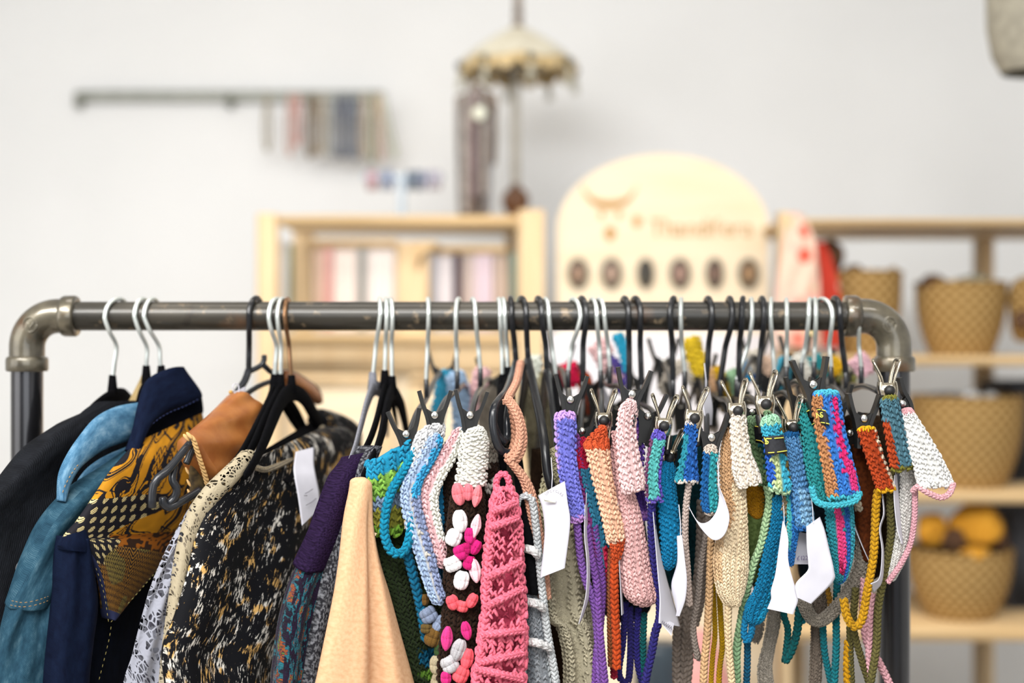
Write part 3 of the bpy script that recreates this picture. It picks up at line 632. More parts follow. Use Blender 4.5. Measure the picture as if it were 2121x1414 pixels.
def hanger(i, label, group=None):
    tip, bu, ki, en, kind = HSPEC[i-1]
    r = {'s': .0026, 'c': .0026, 'p': .0034}[kind]
    pts, pE = hook_pts(tip, bu, ki, en, r)
    t = thing('clothes_hanger', label, 'hanger', pE, group)
    MB().tube(pts, r, 10).build('hook', {'s': MAT['chrome'], 'c': MAT['chrome_warm'], 'p': MAT['black_plastic']}[kind], t)
    return t, pE

def black_clip(par, px, py, d, s=1.0, roll=0.0, spread=1.0, yaw=0.0, lower=62):
    """plastic pinch clip seen from its side; px,py is the rivet"""
    c = P(px, py, d); k = M(1, d)*s; cr, sr = math.cos(roll), math.sin(roll); cyw, syw = math.cos(yaw), math.sin(yaw)
    def q(x, y, z=0.0):    # clip space: x right, y down, z toward camera (metres)
        x, y = x*cr - y*sr, x*sr + y*cr
        return c + np.array((x*k*cyw + z*syw, -z*cyw + x*k*syw, -y*k))
    wd = .0075*s
    mb = MB()
    for sg in (-1, 1):
        cl = spl([(sg*33*spread, -50), (sg*25*spread, -22), (sg*16, 4), (sg*10, 34), (sg*8, lower)], 14)
        tn = nrm(np.gradient(cl, axis=0)); nn = np.stack([-tn[:, 1], tn[:, 0]], 1)
        for_th = 3.6
        ring = []
        for (x, y), (nx, ny) in zip(cl, nn):
            ring.append([q(x + nx*for_th, y + ny*for_th, wd), q(x - nx*for_th, y - ny*for_th, wd), q(x - nx*for_th, y - ny*for_th, -wd), q(x + nx*for_th, y + ny*for_th, -wd)])
        ring = np.array(ring); ring = np.concatenate([ring[:1].mean(1, keepdims=True).repeat(4, 1), ring, ring[-1:].mean(1, keepdims=True).repeat(4, 1)], 0)
        mb.grid(ring, True)
    fl = [(-20, -14), (-9, -7), (0, -3), (9, -7), (20, -14), (19, 6), (12, 26), (8, lower*.9), (-8, lower*.9), (-12, 26), (-19, 6)]
    for z in (wd*.55, -wd*.75):
        mb.prism(np.array([q(x, y, z) for x, y in fl]), q(0, 0, .0013) - q(0, 0, 0))
    o = mb.build('clip', MAT['clip_plastic'], par, smooth=False)
    nrmv = q(0, 0, 1) - q(0, 0, 0)
    MB().lathe([(0, .0034), (.0028*s, .0032), (.004*s, .002), (.0042*s, 0), (0, 0)], q(0, 0, wd*.55 + .0012), nrmv, 18).build('rivet', MAT['rivet'], o)
    MB().tube([q(0, 0, wd*.5), q(0, 0, -wd*.6)], .002*s, 8).build('pin', MAT['rivet'], o)
    return o

def metal_clip(par, px, py, d, s=1.0, roll=0.0, spread=1.0):
    """bright pressed-metal clip with a black ball; px,py is the ball"""
    c = P(px, py, d); k = M(1, d)*s; cr, sr = math.cos(roll), math.sin(roll)
    def q(x, y, z=0.0):
        x, y = x*cr - y*sr, x*sr + y*cr
        return c + np.array((x*k, -z, -y*k))
    mb = MB()
    for sg in (-1, 1):
        lp = [(sg*10, -8, .005), (sg*15*spread, -28, .006), (sg*25*spread, -52, .0055), (sg*27*spread, -59, .002), (sg*24*spread, -60, -.003), (sg*19*spread, -48, -.006), (sg*12*spread, -26, -.006), (sg*8, -8, -.005)]
        mb.tube(np.array([q(*p_) for p_ in spl(lp, 26)]), .0013*s, 8, flat=1.8)
        # side cheek of the jaw
        ck = spl([(sg*15, -16, .002), (sg*17, 0, .003), (sg*13, 22, .003), (sg*10, 50, .002)], 12)
        G = np.array([[q(x - sg*2, y, .007), q(x + sg*1, y, .0075), q(x + sg*2.5, y, 0), q(x + sg*1, y, -.0075), q(x - sg*2, y, -.007), q(x - sg*1.0, y, 0)] for x, y, z in ck])
        mb.grid(G, True)
    pl = [(-16, -15), (-6, -13), (6, -13), (16, -15), (17, 0), (13, 20), (5, 24), (-5, 24), (-13, 20), (-17, 0)]
    mb.prism(np.array([q(x, y, .0072) for x, y in pl]), (0, .0012, 0)); mb.prism(np.array([q(x, y, -.006) for x, y in pl]), (0, .0012, 0))
    o = mb.build('clip', MAT['clip_metal'], par)
    MB().balls([q(0, 2, .0085)], [np.diag((11*k, .0055, 11*k))], lin('#111111'), 18, 9).build('ball', MAT['rubber'], o)
    m2 = MB()
    for sg in (-1, 1): m2.tube([q(sg*12, 24, 0), q(sg*9, 58, 0)], .0042*s, 8, flat=1.3)
    m2.build('jaw_pad', MAT['rubber'], o)
    return o

def rail_bar(par, pE, front, back, drop=0.022, r=.0028, m='black_plastic', name='bar'):
    """horizontal bar under the neck out to the front and rear clips"""
    n0 = pE + np.array((0, 0, -drop)); mid = n0.copy(); mid[2] = (front[2] + back[2])/2 if False else n0[2]
    mb = MB(); mb.tube(spl([front, front*.5 + n0*.5 + (0, 0, .004), n0, back*.5 + n0*.5 + (0, 0, .004), back], 30), r, 10)
    mb.tube([pE + (0, 0, .004), n0], r*1.5, 10); return mb.build(name, MAT[m], par)
def mirror(p, pE):
    q = 2*pE - p; q[2] = p[2]; return q
# ---------------------------------------------------------------- cloth and knitting
def dens(pts, n):
    """resample (px,py,d) lists by their own parameter, keeping rows matched"""
    p = np.array([P(*q) for q in pts]); t = np.linspace(0, len(p) - 1, n)
    if len(p) == 2: f = t[:, None]; return p[0]*(1-f) + p[1]*f
    q = np.vstack([2*p[0] - p[1], p, 2*p[-1] - p[-2]]); i = np.minimum(t.astype(int), len(p) - 2); f = (t - i)[:, None]
    a, b, c, d = q[i], q[i+1], q[i+2], q[i+3]
    return 0.5*((2*b) + (-a + c)*f + (2*a - 5*b + 4*c - d)*f**2 + (-a + 3*b - 3*c + d)*f**3)
class Loft:
    """closed surface between a left and a right edge curve; bf/bb: bulge toward / away from the camera (m)"""
    def __init__(s, L_, R_, bf=.012, bb=.01, e=1.0, fold=None, n=80, round_ends=(0.0, 0.0)):
        s.n = n; s.L = dens(L_, n); s.R = dens(R_, n); s.fold = fold; s.e = e
        c = (s.L + s.R)/2; W = s.R - s.L
        T = nrm(np.gradient(c, axis=0)); Wn = nrm(W); N_ = np.cross(T, Wn)
        cam = np.array((0, CAM_Y, CAM_Z)); sg = np.sign(np.sum(N_*(cam - c), 1)); sg = np.where(sg == 0, 1, sg)
        s.N = nrm(N_*sg[:, None]); s.c = c; s.W = W
        v = np.linspace(0, 1, n); k = np.ones(n); a, b = round_ends
        if a > 0: k = np.minimum(k, np.sqrt(np.clip(1 - np.clip(1 - v/a, 0, 1)**2, .02, 1)))
        if b > 0: k = np.minimum(k, np.sqrt(np.clip(1 - np.clip(1 - (1-v)/b, 0, 1)**2, .02, 1)))
        s.k = k; s.bf = np.interp(v, np.linspace(0, 1, len(bf)), bf) if np.ndim(bf) else np.full(n, bf)
        s.bb = np.interp(v, np.linspace(0, 1, len(bb)), bb) if np.ndim(bb) else np.full(n, bb)
        s.len = np.r_[0, np.cumsum(np.linalg.norm(np.diff(c, axis=0), axis=1))]
        s.length = s.len[-1]; s.wid = np.linalg.norm(W, axis=1)
    def ev(s, v, th):
        x = np.asarray(v)*(s.n - 1); g = lambda A: (np.stack([np.interp(x, np.arange(s.n), A[:, k]) for k in range(3)], -1) if A.ndim == 2 else np.interp(x, np.arange(s.n), A))
        c, W, N_, k = g(s.c), g(s.W), g(s.N), g(s.k); bf, bb = g(s.bf), g(s.bb)
        co, si = np.cos(th), np.sin(th)
        if s.e != 1: co = np.sign(co)*np.abs(co)**s.e; si = np.sign(si)*np.abs(si)**s.e
        h = np.where(si > 0, bf, bb)*si
        if s.fold is not None: h = h + s.fold((1 - co)/2, np.asarray(v))*np.clip(si, 0, 1)**.5
        return c - W*(co*k/2)[..., None] + N_*(h*k)[..., None]
    def mesh(s, mb, nv=60, nt=40, col=(1,1,1), colfn=None):
        v = np.linspace(0, 1, nv); th = np.linspace(0, 2*np.pi, nt, endpoint=False)
        VV, TT = np.meshgrid(v, th, indexing='ij'); G = s.ev(VV, TT)
        c = np.asarray(col, float)
        if colfn is not None: c = colfn((1 - np.cos(TT))/2, VV, TT)
        else: c = np.broadcast_to(c, G.shape)
        G = np.concatenate([G[:1].mean(1, keepdims=True).repeat(nt, 1), G, G[-1:].mean(1, keepdims=True).repeat(nt, 1)], 0)
        c = np.concatenate([c[:1], c, c[-1:]], 0)
        wm = s.wid.mean(); tt = np.r_[th, 2*np.pi]
        uu = np.where(tt <= np.pi, (1 - np.cos(tt))/2*wm*1.15, wm*1.15 + (1 + np.cos(tt))/2*wm*1.15)
        vv = np.r_[0, np.interp(v*(s.n-1), np.arange(s.n), s.len), s.length]
        uv = np.stack(np.broadcast_arrays(uu[None, :], vv[:, None]), -1)
        return mb.grid(G, True, c, uv)
def bands_color(bands, u, v, base, jit=.10):
    c = np.broadcast_to(lin(base), u.shape + (3,)).copy()
    for u0, u1, v0, v1, h in bands:
        m = (u >= u0) & (u <= u1) & (v >= v0) & (v <= v1); c[m] = lin(h)
    return c
def stitch(mb, lf, s_px, d, base, bands=(), style='v', span=(-.35, 3.5), fat=1.0, skip=0.0, aspect=1.0, jit=.09, vr=(0.0, 1.0), uj=0.0):
    """rows of crochet stitches laid over the front of a loft"""
    s_px = s_px*.84; s = M(s_px, d); W = np.max(lf.wid*lf.k) ; arc = max(W*1.12 + .6*np.max(lf.bf), s)
    nc = max(2, int(round(arc/s))); nr = max(2, int(round(lf.length*(vr[1]-vr[0])/(s*aspect))))
    i, j = np.meshgrid(np.arange(nr), np.arange(nc), indexing='ij')
    v = vr[0] + (vr[1]-vr[0])*(i + .5 + (.25*((j % 2)*2 - 1) if style == 'v' else 0.0))/nr; off = 0.0
    q = np.clip((j + .5 + off)/nc, 0, 1)
    th = span[0] + (span[1] - span[0])*(np.arccos(np.clip(1 - 2*q, -1, 1))/np.pi*.55 + q*.45)
    v = v.ravel(); th = th.ravel(); v = np.clip(v + rng.normal(0, .06/nr, v.shape), 0, 1)
    if skip > 0:
        m = rng.random(len(v)) > skip; v, th = v[m], th[m]
    ep = 1e-3
    th = th + rng.normal(0, .10/nc, th.shape)*3; p = lf.ev(v, th); pv = lf.ev(np.clip(v + .01, 0, 1), th) - lf.ev(np.clip(v - .01, 0, 1), th); pt = lf.ev(v, th + .02) - lf.ev(v, th - .02)
    a = nrm(pv); b = nrm(pt - a*np.sum(pt*a, 1, keepdims=True)); n = np.cross(a, b)
    cen = lf.ev(v, th*0 + 1.5)*.5 + lf.ev(v, th*0 + 4.7)*.5; n *= np.sign(np.sum(n*(p - cen), 1, keepdims=True) + 1e-9)
    u_ = np.clip((1 - np.cos(np.clip(th, 0, np.pi)))/2 + rng.normal(0, uj, len(th)), 0, 1)
    c = bands_color(bands, u_, v, base)*np.clip(rng.normal(1, jit, (len(v), 1)), .7, 1.35)
    # narrow rows (rounded ends) carry smaller stitches
    kk = np.interp(v*(lf.n-1), np.arange(lf.n), np.clip(lf.wid*lf.k/W, .45, 1.0))[:, None]
    C, A, CC = [], [], []
    for sg in (-1, 1):
        ang = {'v': .52, 'h': 1.2, 'x': .8}[style] + rng.normal(0, .17, (len(v), 1))
        if style == 'h' : la = b*np.sin(ang)*1.0 + a*np.cos(ang)*sg
        else: la = a*np.cos(ang) + b*np.sin(ang)*sg
        sa = np.cross(n, la); r = s*fat*rng.uniform(.9, 1.1, (len(v), 1))
        C.append(p + b*(sg*(.20 if style == 'v' else .26)*s*kk) + n*(.13*s + s*rng.normal(0, .045, (len(v), 1))) + (a*(sg*.2*s) if style == 'h' else a*(sg*.10*s)))
        A.append(np.stack([la*r*.60*aspect**.5, sa*r*.275*kk, n*r*.29], 1)); CC.append(c*rng.uniform(.95, 1.05, (len(v), 1)))
    mb.balls(np.concatenate(C), np.concatenate(A), np.clip(np.concatenate(CC), 0, 1))
def pw(path, tilt=0.0):
    """(px,py,d,w) centre line to left/right edges in the frame; tilt pushes the right edge away (m)"""
    p = np.array(path, float); t = np.gradient(p[:, :2], axis=0); t = t/np.maximum(np.linalg.norm(t, axis=1, keepdims=True), 1e-9)
    n = np.stack([t[:, 1], -t[:, 0]], 1)
    if n[:, 0].mean() < 0 and abs(n[:, 0].mean()) > .05: n = -n
    L_ = [(x - nx*w/2, y - ny*w/2, d - tilt/2) for (x, y, d, w), (nx, ny) in zip(p, n)]
    R_ = [(x + nx*w/2, y + ny*w/2, d + tilt/2) for (x, y, d, w), (nx, ny) in zip(p, n)]
    return L_, R_
def knit(par, part, LR=None, path=None, base='#888888', bands=(), s=12.5, tilt=0.0, bf=None, bb=None, style='v', e=.85, ends=(.06, .05), fat=1.0, skip=0.0, aspect=.92, skin=True, m='yarn', mb=None, build=True, fold=None, span=(-.45, 3.6), vr=(0., 1.), uj=.02):
    if path is not None: LR = pw(path, tilt)
    w = np.mean([math.hypot(a[0]-b[0], a[1]-b[1]) for a, b in zip(*LR)]); d = LR[0][len(LR[0])//2][2]
    bf_ = M(w, d)*.30 if bf is None else bf; bb_ = M(w, d)*.30 if bb is None else bb
    lf = Loft(*LR, bf=bf_, bb=bb_, e=e, round_ends=ends, fold=fold); mb = mb or MB()
    if skin:
        lf.mesh(mb, max(24, int(lf.length/M(s, d)*2.4)), 26, colfn=lambda u, v, t: bands_color(bands, u, v, base)*.92)
    stitch(mb, lf, s, d, base, bands, style, skip=skip, fat=fat, aspect=aspect, span=span, vr=vr, uj=uj)
    return mb.build(part, MAT[m], par) if build else mb
def cord(par, part, path, w, base, s=None, m='yarn', mb=None, build=True, bands=(), twist=False):
    """knitted or braided tie; path of (px,py,d)"""
    s = s or max(7.5, w*.72); n = max(12, len(path)*6)
    pp = np.array(path, float); n = max(12, len(pp)*5); q = spl(pp*np.array((1, 1, 1000.)), n)/np.array((1, 1, 1000.))
    d = q[n//2, 2]; world = np.array([P(*x) for x in q]); mb = mb or MB(); r = M(w, d)/2
    mb.tube(world, r*.86, 12, lin(base)*.92)
    L_ = np.linalg.norm(np.diff(world, axis=0), axis=1).sum(); st = M(s, d)*.8; k = max(4, int(L_/st)); pts = spl(world, k)
    t = nrm(np.gradient(pts, axis=0)); ref = np.array((0, -1., 0)); f = nrm(ref - t*np.sum(t*ref, 1, keepdims=True)); sd = np.cross(t, f)
    nr_ = 6; C, A, CC = [], [], []
    vv = np.linspace(0, 1, k)
    cb = bands_color(bands, vv*0 + .5, vv, base)
    for j in range(nr_):
        an = (j + .5)/nr_*2*np.pi + (np.arange(k)*.9*twist)[:, None]*0; ca, sa_ = math.cos((j + .5)/nr_*2*np.pi), math.sin((j + .5)/nr_*2*np.pi)
        rad = f*ca + sd*sa_; tan = -f*sa_ + sd*ca; sg = 1 if j % 2 else -1
        la = nrm(t*.82 + tan*.57*sg); w_ = np.cross(rad, la)
        C.append(pts + rad*r*.84 + t*st*(.0 if j % 2 else .5)*.3); A.append(np.stack([la*st*.72, w_*r*.40, rad*r*.34], 1)); CC.append(cb*np.clip(rng.normal(1, .09, (k, 1)), .75, 1.3))
    mb.balls(np.concatenate(C), np.concatenate(A), np.clip(np.concatenate(CC), 0, 1))
    return mb.build(part, MAT[m], par) if build else mb
def fabric(par, part, L_, R_, m, bf=.012, bb=.01, e=.8, fold=None, nv=70, nt=60, ends=(0., 0.), colfn=None, name_m=None):
    mb = MB(); Loft(L_, R_, bf, bb, e, fold, n=100, round_ends=ends).mesh(mb, nv, nt, colfn=colfn)
    return mb.build(part, MAT[m] if isinstance(m, str) else m, par)
def seam(par, part, path, col, w=2.2, dash=9, gap=5, lift=.0012, rows=1, m='col'):
    """row of topstitches along (px,py,d)"""
    pp = np.array(path, float); q = spl(pp*np.array((1, 1, 1000.)), 200)/np.array((1, 1, 1000.))
    wd_ = np.array([P(*x) for x in q]); s_ = np.r_[0, np.cumsum(np.linalg.norm(np.diff(wd_, axis=0), axis=1))]; d = q[100, 2]; per = M(dash + gap, d); mb = MB()
    k = int(s_[-1]/per); c = np.stack([np.interp((np.arange(k) + .5)*per, s_, wd_[:, i]) for i in range(3)], 1); c2 = np.stack([np.interp((np.arange(k) + .52)*per, s_, wd_[:, i]) for i in range(3)], 1)
    la = nrm(c2 - c + 1e-9); b = np.cross(la, (0, -1., 0)); b = nrm(b); n_ = np.cross(b, la)
    mb.balls(c + (0, -lift, 0), np.stack([la*M(dash/2, d), b*M(w/2, d), n_*M(w/2, d)], 1), lin(col)); return mb.build(part, MAT[m], par)
def sheet(L_, R_, thick=.0006, nv=30, nu=12, cup=0.0):
    """paper between two edge curves"""
    l, r = dens(L_, nv), dens(R_, nv); u = np.linspace(0, 1, nu)[None, :, None]; G = l[:, None]*(1-u) + r[:, None]*u
    n_ = nrm(np.cross(np.gradient(G, axis=0), np.gradient(G, axis=1))); G = G + n_*cup*np.sin(u*math.pi); B_ = G + n_*thick
    return MB().grid(np.concatenate([G, B_[:, ::-1]], 1), True)

def nz(x, y, seed=0):
    """smooth value noise on arrays"""
    r_ = np.random.default_rng(seed); T = r_.random((64, 64)); xi = np.floor(x).astype(int); yi = np.floor(y).astype(int); fx = x - xi; fy = y - yi
    fx = fx*fx*(3-2*fx); fy = fy*fy*(3-2*fy); g = lambda a, b: T[a % 64, b % 64]
    return (g(xi, yi)*(1-fx) + g(xi+1, yi)*fx)*(1-fy) + (g(xi, yi+1)*(1-fx) + g(xi+1, yi+1)*fx)*fy

# ---------------------------------------------------------------- fabric materials
def twill(name, c0, c1, wear=None, sc=26, bstr=.5, period=.0011, rough=.85, wl=(.5, .75)):
    m = mat(name, None, rough, spec=.06); mp = coords(m, 'UV'); mp.inputs['Rotation'].default_value = (0, 0, .7)
    wv = N(m, 'ShaderNodeTexWave', Scale=.314/period*1.0, Distortion=3.5); wv.inputs['Detail'].default_value = 1; L(m, mp, 'Vector', wv, 'Vector')
    mp2 = coords(m, 'UV', (2.2, .8, 1)); n = N(m, 'ShaderNodeTexNoise', Scale=sc*2, Detail=6., Roughness=.65); L(m, mp2, 'Vector', n, 'Vector')
    r = ramp(m, [(.3, c0), (.7, c1)] if wear is None else [(.28, c0), (wl[0], c1), (wl[1], wear)]); ad = N(m, 'ShaderNodeMath', operation='MULTIPLY_ADD'); ad.inputs[1].default_value = .10; L(m, wv, 'Fac', ad, 0); 
    sb = N(m, 'ShaderNodeMath', operation='SUBTRACT'); L(m, n, 'Fac', sb, 0); sb.inputs[1].default_value = .05; L(m, sb, 'Value', ad, 2); L(m, ad, 'Value', r, 'Fac'); L(m, r, 'Color', bsdf(m), 'Base Color')
    bump(m, wv, 'Fac', bstr, .0005); return m
MAT['corduroy'] = twill('black_corduroy', '#0f1013', '#1f2126', None, 20, .8, .0022)
MAT['denim'] = twill('washed_blue_denim', '#152b3a', '#294859', '#56727f', 24, .12, wl=(.55, .8))
MAT['denim_light'] = twill('light_blue_denim', '#2c4d6a', '#4b7593', '#86a6bb', 24, .12, wl=(.5, .75))
MAT['navy'] = twill('navy_denim', '#080d1f', '#101a30', None, 30, .2)
MAT['navy_dark'] = twill('dark_navy_denim', '#05080f', '#0b101c', None, 30, .2)
def lace_mat(name, c, sc, thr=.07, solid=.56):
    m = mat(name, c, .8); mp = coords(m, 'UV'); v = N(m, 'ShaderNodeTexVoronoi', feature='DISTANCE_TO_EDGE', Scale=sc); L(m, mp, 'Vector', v, 'Vector')
    n = N(m, 'ShaderNodeTexNoise', Scale=sc*.35, Detail=2.); L(m, mp, 'Vector', n, 'Vector')
    a = N(m, 'ShaderNodeMath', operation='LESS_THAN'); a.inputs[1].default_value = thr; L(m, v, 'Distance', a, 0)
    b = N(m, 'ShaderNodeMath', operation='GREATER_THAN'); b.inputs[1].default_value = solid; L(m, n, 'Fac', b, 0)
    mx = N(m, 'ShaderNodeMath', operation='MAXIMUM'); L(m, a, 'Value', mx, 0); L(m, b, 'Value', mx, 1); L(m, mx, 'Value', bsdf(m), 'Alpha'); bump(m, v, 'Distance', .6, .001); return m
MAT['lace_white'] = lace_mat('white_cotton_lace', '#8f919d', 150, .10, .54)
MAT['lace_cream'] = lace_mat('cream_lace', '#a3977e', 260, .13, .50)
def print_dress():
    m = mat('black_print_viscose', None, .7, spec=.12)
    mp = coords(m, 'UV', (1.7, .42, 1)); n = N(m, 'ShaderNodeTexNoise', Scale=190, Detail=5., Roughness=.72, Distortion=.5); L(m, mp, 'Vector', n, 'Vector')
    mp2 = coords(m, 'UV', (1, .7, 1)); n2 = N(m, 'ShaderNodeTexNoise', Scale=40, Detail=2., Distortion=1.2); L(m, mp2, 'Vector', n2, 'Vector')
    ad = N(m, 'ShaderNodeMath', operation='MULTIPLY_ADD'); ad.inputs[1].default_value = .55; L(m, n2, 'Fac', ad, 0); L(m, n, 'Fac', ad, 2)
    n3 = N(m, 'ShaderNodeTexNoise', Scale=55, Detail=1.); L(m, mp2, 'Vector', n3, 'Vector'); r3 = ramp(m, [(.5, '#cfcac2'), (.56, '#c9a060')]); L(m, n3, 'Fac', r3, 'Fac')
    r = ramp(m, [(.85, (0,0,0)), (.87, (1,1,1))]); L(m, ad, 'Value', r, 'Fac'); mx = N(m, 'ShaderNodeMix', data_type='RGBA'); L(m, r, 'Color', mx, 0); mx.inputs[6].default_value = (*lin('#0d0e12'), 1); L(m, r3, 'Color', mx, 7)
    m.node_tree.links.new(mx.outputs[2], bsdf(m).inputs['Base Color']); return m
MAT['dress'] = print_dress()
def boucle():
    m = mat('multicolour_boucle', None, .95, sheen=.1, spec=.05); mp = coords(m, 'UV', (3.4, .55, 1)); n = N(m, 'ShaderNodeTexNoise', Scale=64, Detail=4., Roughness=.7); L(m, mp, 'Vector', n, 'Vector')
    r = ramp(m, [(0, '#140c1a'), (.40, '#1e1228'), (.50, '#150d1c'), (.55, '#226874'), (.575, '#2a1638'), (.61, '#94501f'), (.64, '#241730'), (.67, '#648c2e'), (.70, '#2a1a38'), (.74, '#3b6fae')], 'LINEAR'); L(m, n, 'Fac', r, 'Fac'); L(m, r, 'Color', bsdf(m), 'Base Color')
    n2 = N(m, 'ShaderNodeTexNoise', Scale=700, Detail=3.); mp3 = coords(m, 'UV'); L(m, mp3, 'Vector', n2, 'Vector'); bump(m, n2, 'Fac', 1.0, .0022); return m
MAT['boucle'] = boucle()
MAT['boucle_plain'] = noisy('dark_purple_wool', '#170e20', '#2a1c3a', 500, .95, bstr=.9, bdist=.0015, kind='UV', spec=.05)
MAT['tweed'] = noisy('charcoal_tweed', '#232327', '#6e6f74', 520, .9, bstr=.6, bdist=.0008, kind='UV', stretch=(1, .45, 1), p=(.45, .62), spec=.05)
MAT['camel'] = noisy('camel_wool', '#cda07a', '#d9b08b', 260, .95, bstr=.35, bdist=.0009, kind='UV', spec=.05)
MAT['leather'] = noisy('tan_leather', '#8a4f24', '#a56a36', 34, .38, bstr=.25, bdist=.0008, detail=6)
MAT['fur'] = noisy('dark_brown_suede', '#2a2012', '#5a4826', 120, .95, bstr=.6, bdist=.002)
# ================================================================ left half: coats, jackets, knitwear
# --- hanger bodies (velvet, contoured)
def velvet_body(par, pts, w, m='velvet', part='shoulder_bar', flat=.38):
    """pts (px,py,d); w: half height in px along the path"""
    q = spl(np.array(pts, float)*np.array((1, 1, 1000.)), 44)/np.array((1, 1, 1000.)); wp = np.interp(np.linspace(0, 1, 44), np.linspace(0, 1, len(w)), w)
    path = np.array([P(*x) for x in q]); r = np.array([M(a, b) for a, b in zip(wp, q[:, 2])])
    up = np.cross(nrm(path[-1] - path[0]), (0, 0, 1.)); return MB().tube(path, r, 16, flat=flat, up=up).build(part, MAT[m], par)
def neck(par, pE, m='velvet', h=.012, r=.0042): MB().tube([pE + (0, 0, .008), pE + (0, 0, -h)], [r, r*1.5], 12).build('neck', MAT[m], par)

h1, e1 = hanger(1, 'black velvet hanger leftmost on the rail, carrying the black corduroy jacket', 'velvet hangers at the left'); neck(h1, e1)
velvet_body(h1, [(176, 862, 1.60), (198, 840, 1.61), (233, 824, 1.65), (262, 836, 1.70), (300, 880, 1.78)], [8, 17, 25, 18, 9])
h2, e2 = hanger(2, 'steel-hooked velvet hanger holding the light blue denim jacket', 'velvet hangers at the left'); neck(h2, e2)
velvet_body(h2, [(282, 850, 1.62), (303, 805, 1.65), (340, 870, 1.75)], [12, 20, 9])
h3, e3 = hanger(3, 'steel-hooked velvet hanger holding the navy collared jacket', 'velvet hangers at the left'); neck(h3, e3)
velvet_body(h3, [(322, 840, 1.635), (334, 805, 1.65), (370, 870, 1.75)], [12, 20, 9])
# brown card tag behind the blue collar
tag(sheet([(300, 758, 1.655), (290, 785, 1.655), (266, 832, 1.655)], [(308, 774, 1.652), (303, 800, 1.652), (280, 838, 1.652)]).build('card_tag', noisy('brown_card', '#8f7a50', '#a48d60', 30, .8)), 'narrow brown card tag between the corduroy and denim collars', 'tag')

g = thing('corduroy_jacket', 'black corduroy jacket hanging leftmost on the rack', 'jacket', e1)
fl = lambda k, a, ph=0.: (lambda u, v: a*np.sin(6.28*(k*u + .8*v) + ph)*np.minimum(1, v*3))
fabric(g, 'body', [(205, 838, 1.60), (150, 866, 1.55), (95, 912, 1.50), (42, 970, 1.47), (0, 1018, 1.45), (-45, 1075, 1.44), (-90, 1200, 1.44), (-110, 1350, 1.44), (-120, 1560, 1.44)],
       [(285, 835, 1.66), (300, 890, 1.66), (280, 960, 1.64), (230, 1040, 1.60), (180, 1120, 1.56), (140, 1220, 1.54), (120, 1330, 1.53), (110, 1440, 1.53), (105, 1560, 1.53)], 'corduroy', .012, .05, fold=fl(1.5, .004))
fabric(g, 'collar', [(192, 836, 1.59), (170, 852, 1.57), (140, 880, 1.54)], [(282, 842, 1.66), (262, 872, 1.62), (215, 900, 1.57)], 'corduroy', .008, .006)
tag(MB().lathe([(0, 0), (.0075, 0), (.0085, .0015), (.007, .0032), (.004, .0022), (0, .0022)], P(48, 1178, 1.468), (-.3, -1, 0), 20).build('button', mat('grey_button', '#6c6c70', .4), g), None)

g = thing('denim_jacket', 'faded light blue denim jacket with turned-up collar', 'jacket', e2)
fabric(g, 'yoke', [(268, 925, 1.57), (210, 978, 1.51), (155, 1030, 1.47), (108, 1088, 1.445), (72, 1158, 1.435), (45, 1212, 1.43), (17, 1258, 1.43)],
       [(345, 905, 1.62), (305, 995, 1.585), (222, 1060, 1.53), (168, 1120, 1.50), (128, 1185, 1.475), (114, 1222, 1.465), (110, 1252, 1.46)], 'denim', [.008, .012, .014], .03, fold=fl(1, .003))
fabric(g, 'sleeve', [(24, 1248, 1.434), (4, 1305, 1.432), (-8, 1370, 1.432), (-18, 1440, 1.432), (-30, 1560, 1.432)], [(106, 1242, 1.463), (109, 1305, 1.46), (106, 1370, 1.458), (102, 1440, 1.455), (98, 1560, 1.455)], 'denim', .015, .03, fold=lambda u, v: .003*np.sin(6.28*2.6*u)*np.exp(-v*2) + .002*np.sin(6.28*(1.3*u + v)))
fabric(g, 'body', [(150, 1120, 1.50), (130, 1220, 1.49), (118, 1320, 1.485), (110, 1560, 1.48)], [(300, 1010, 1.60), (280, 1150, 1.6), (260, 1300, 1.6), (250, 1560, 1.6)], 'denim', .008, .03)
fabric(g, 'collar', [(293, 832, 1.60), (240, 842, 1.565), (197, 865, 1.53), (163, 905, 1.50), (137, 945, 1.48), (121, 985, 1.468), (118, 1036, 1.465)],
       [(292, 905, 1.60), (258, 915, 1.565), (218, 930, 1.53), (184, 952, 1.505), (160, 975, 1.487), (143, 1005, 1.475), (133, 1040, 1.47)], 'denim_light', .009, .005)
fabric(g, 'collar_stand', [(282, 918, 1.60), (225, 940, 1.56), (185, 965, 1.53), (160, 995, 1.51), (150, 1030, 1.5)], [(330, 930, 1.61), (262, 962, 1.575), (218, 985, 1.545), (190, 1005, 1.52), (176, 1040, 1.51)], 'denim_light', .005, .006)
for dy, k in ((0, 0), (-9, 1)): seam(g, 'topstitching', [(20 + k*3, 1252 + dy, 1.428), (50, 1256 + dy, 1.422), (82, 1250 + dy, 1.428), (108, 1240 + dy, 1.446)], '#8a6f4c', 2, 7, 4)
seam(g, 'topstitching', [(278, 897, 1.586), (232, 912, 1.548), (190, 938, 1.505), (160, 965, 1.478), (138, 1000, 1.462), (127, 1030, 1.458)], '#a08055', 2, 7, 4)

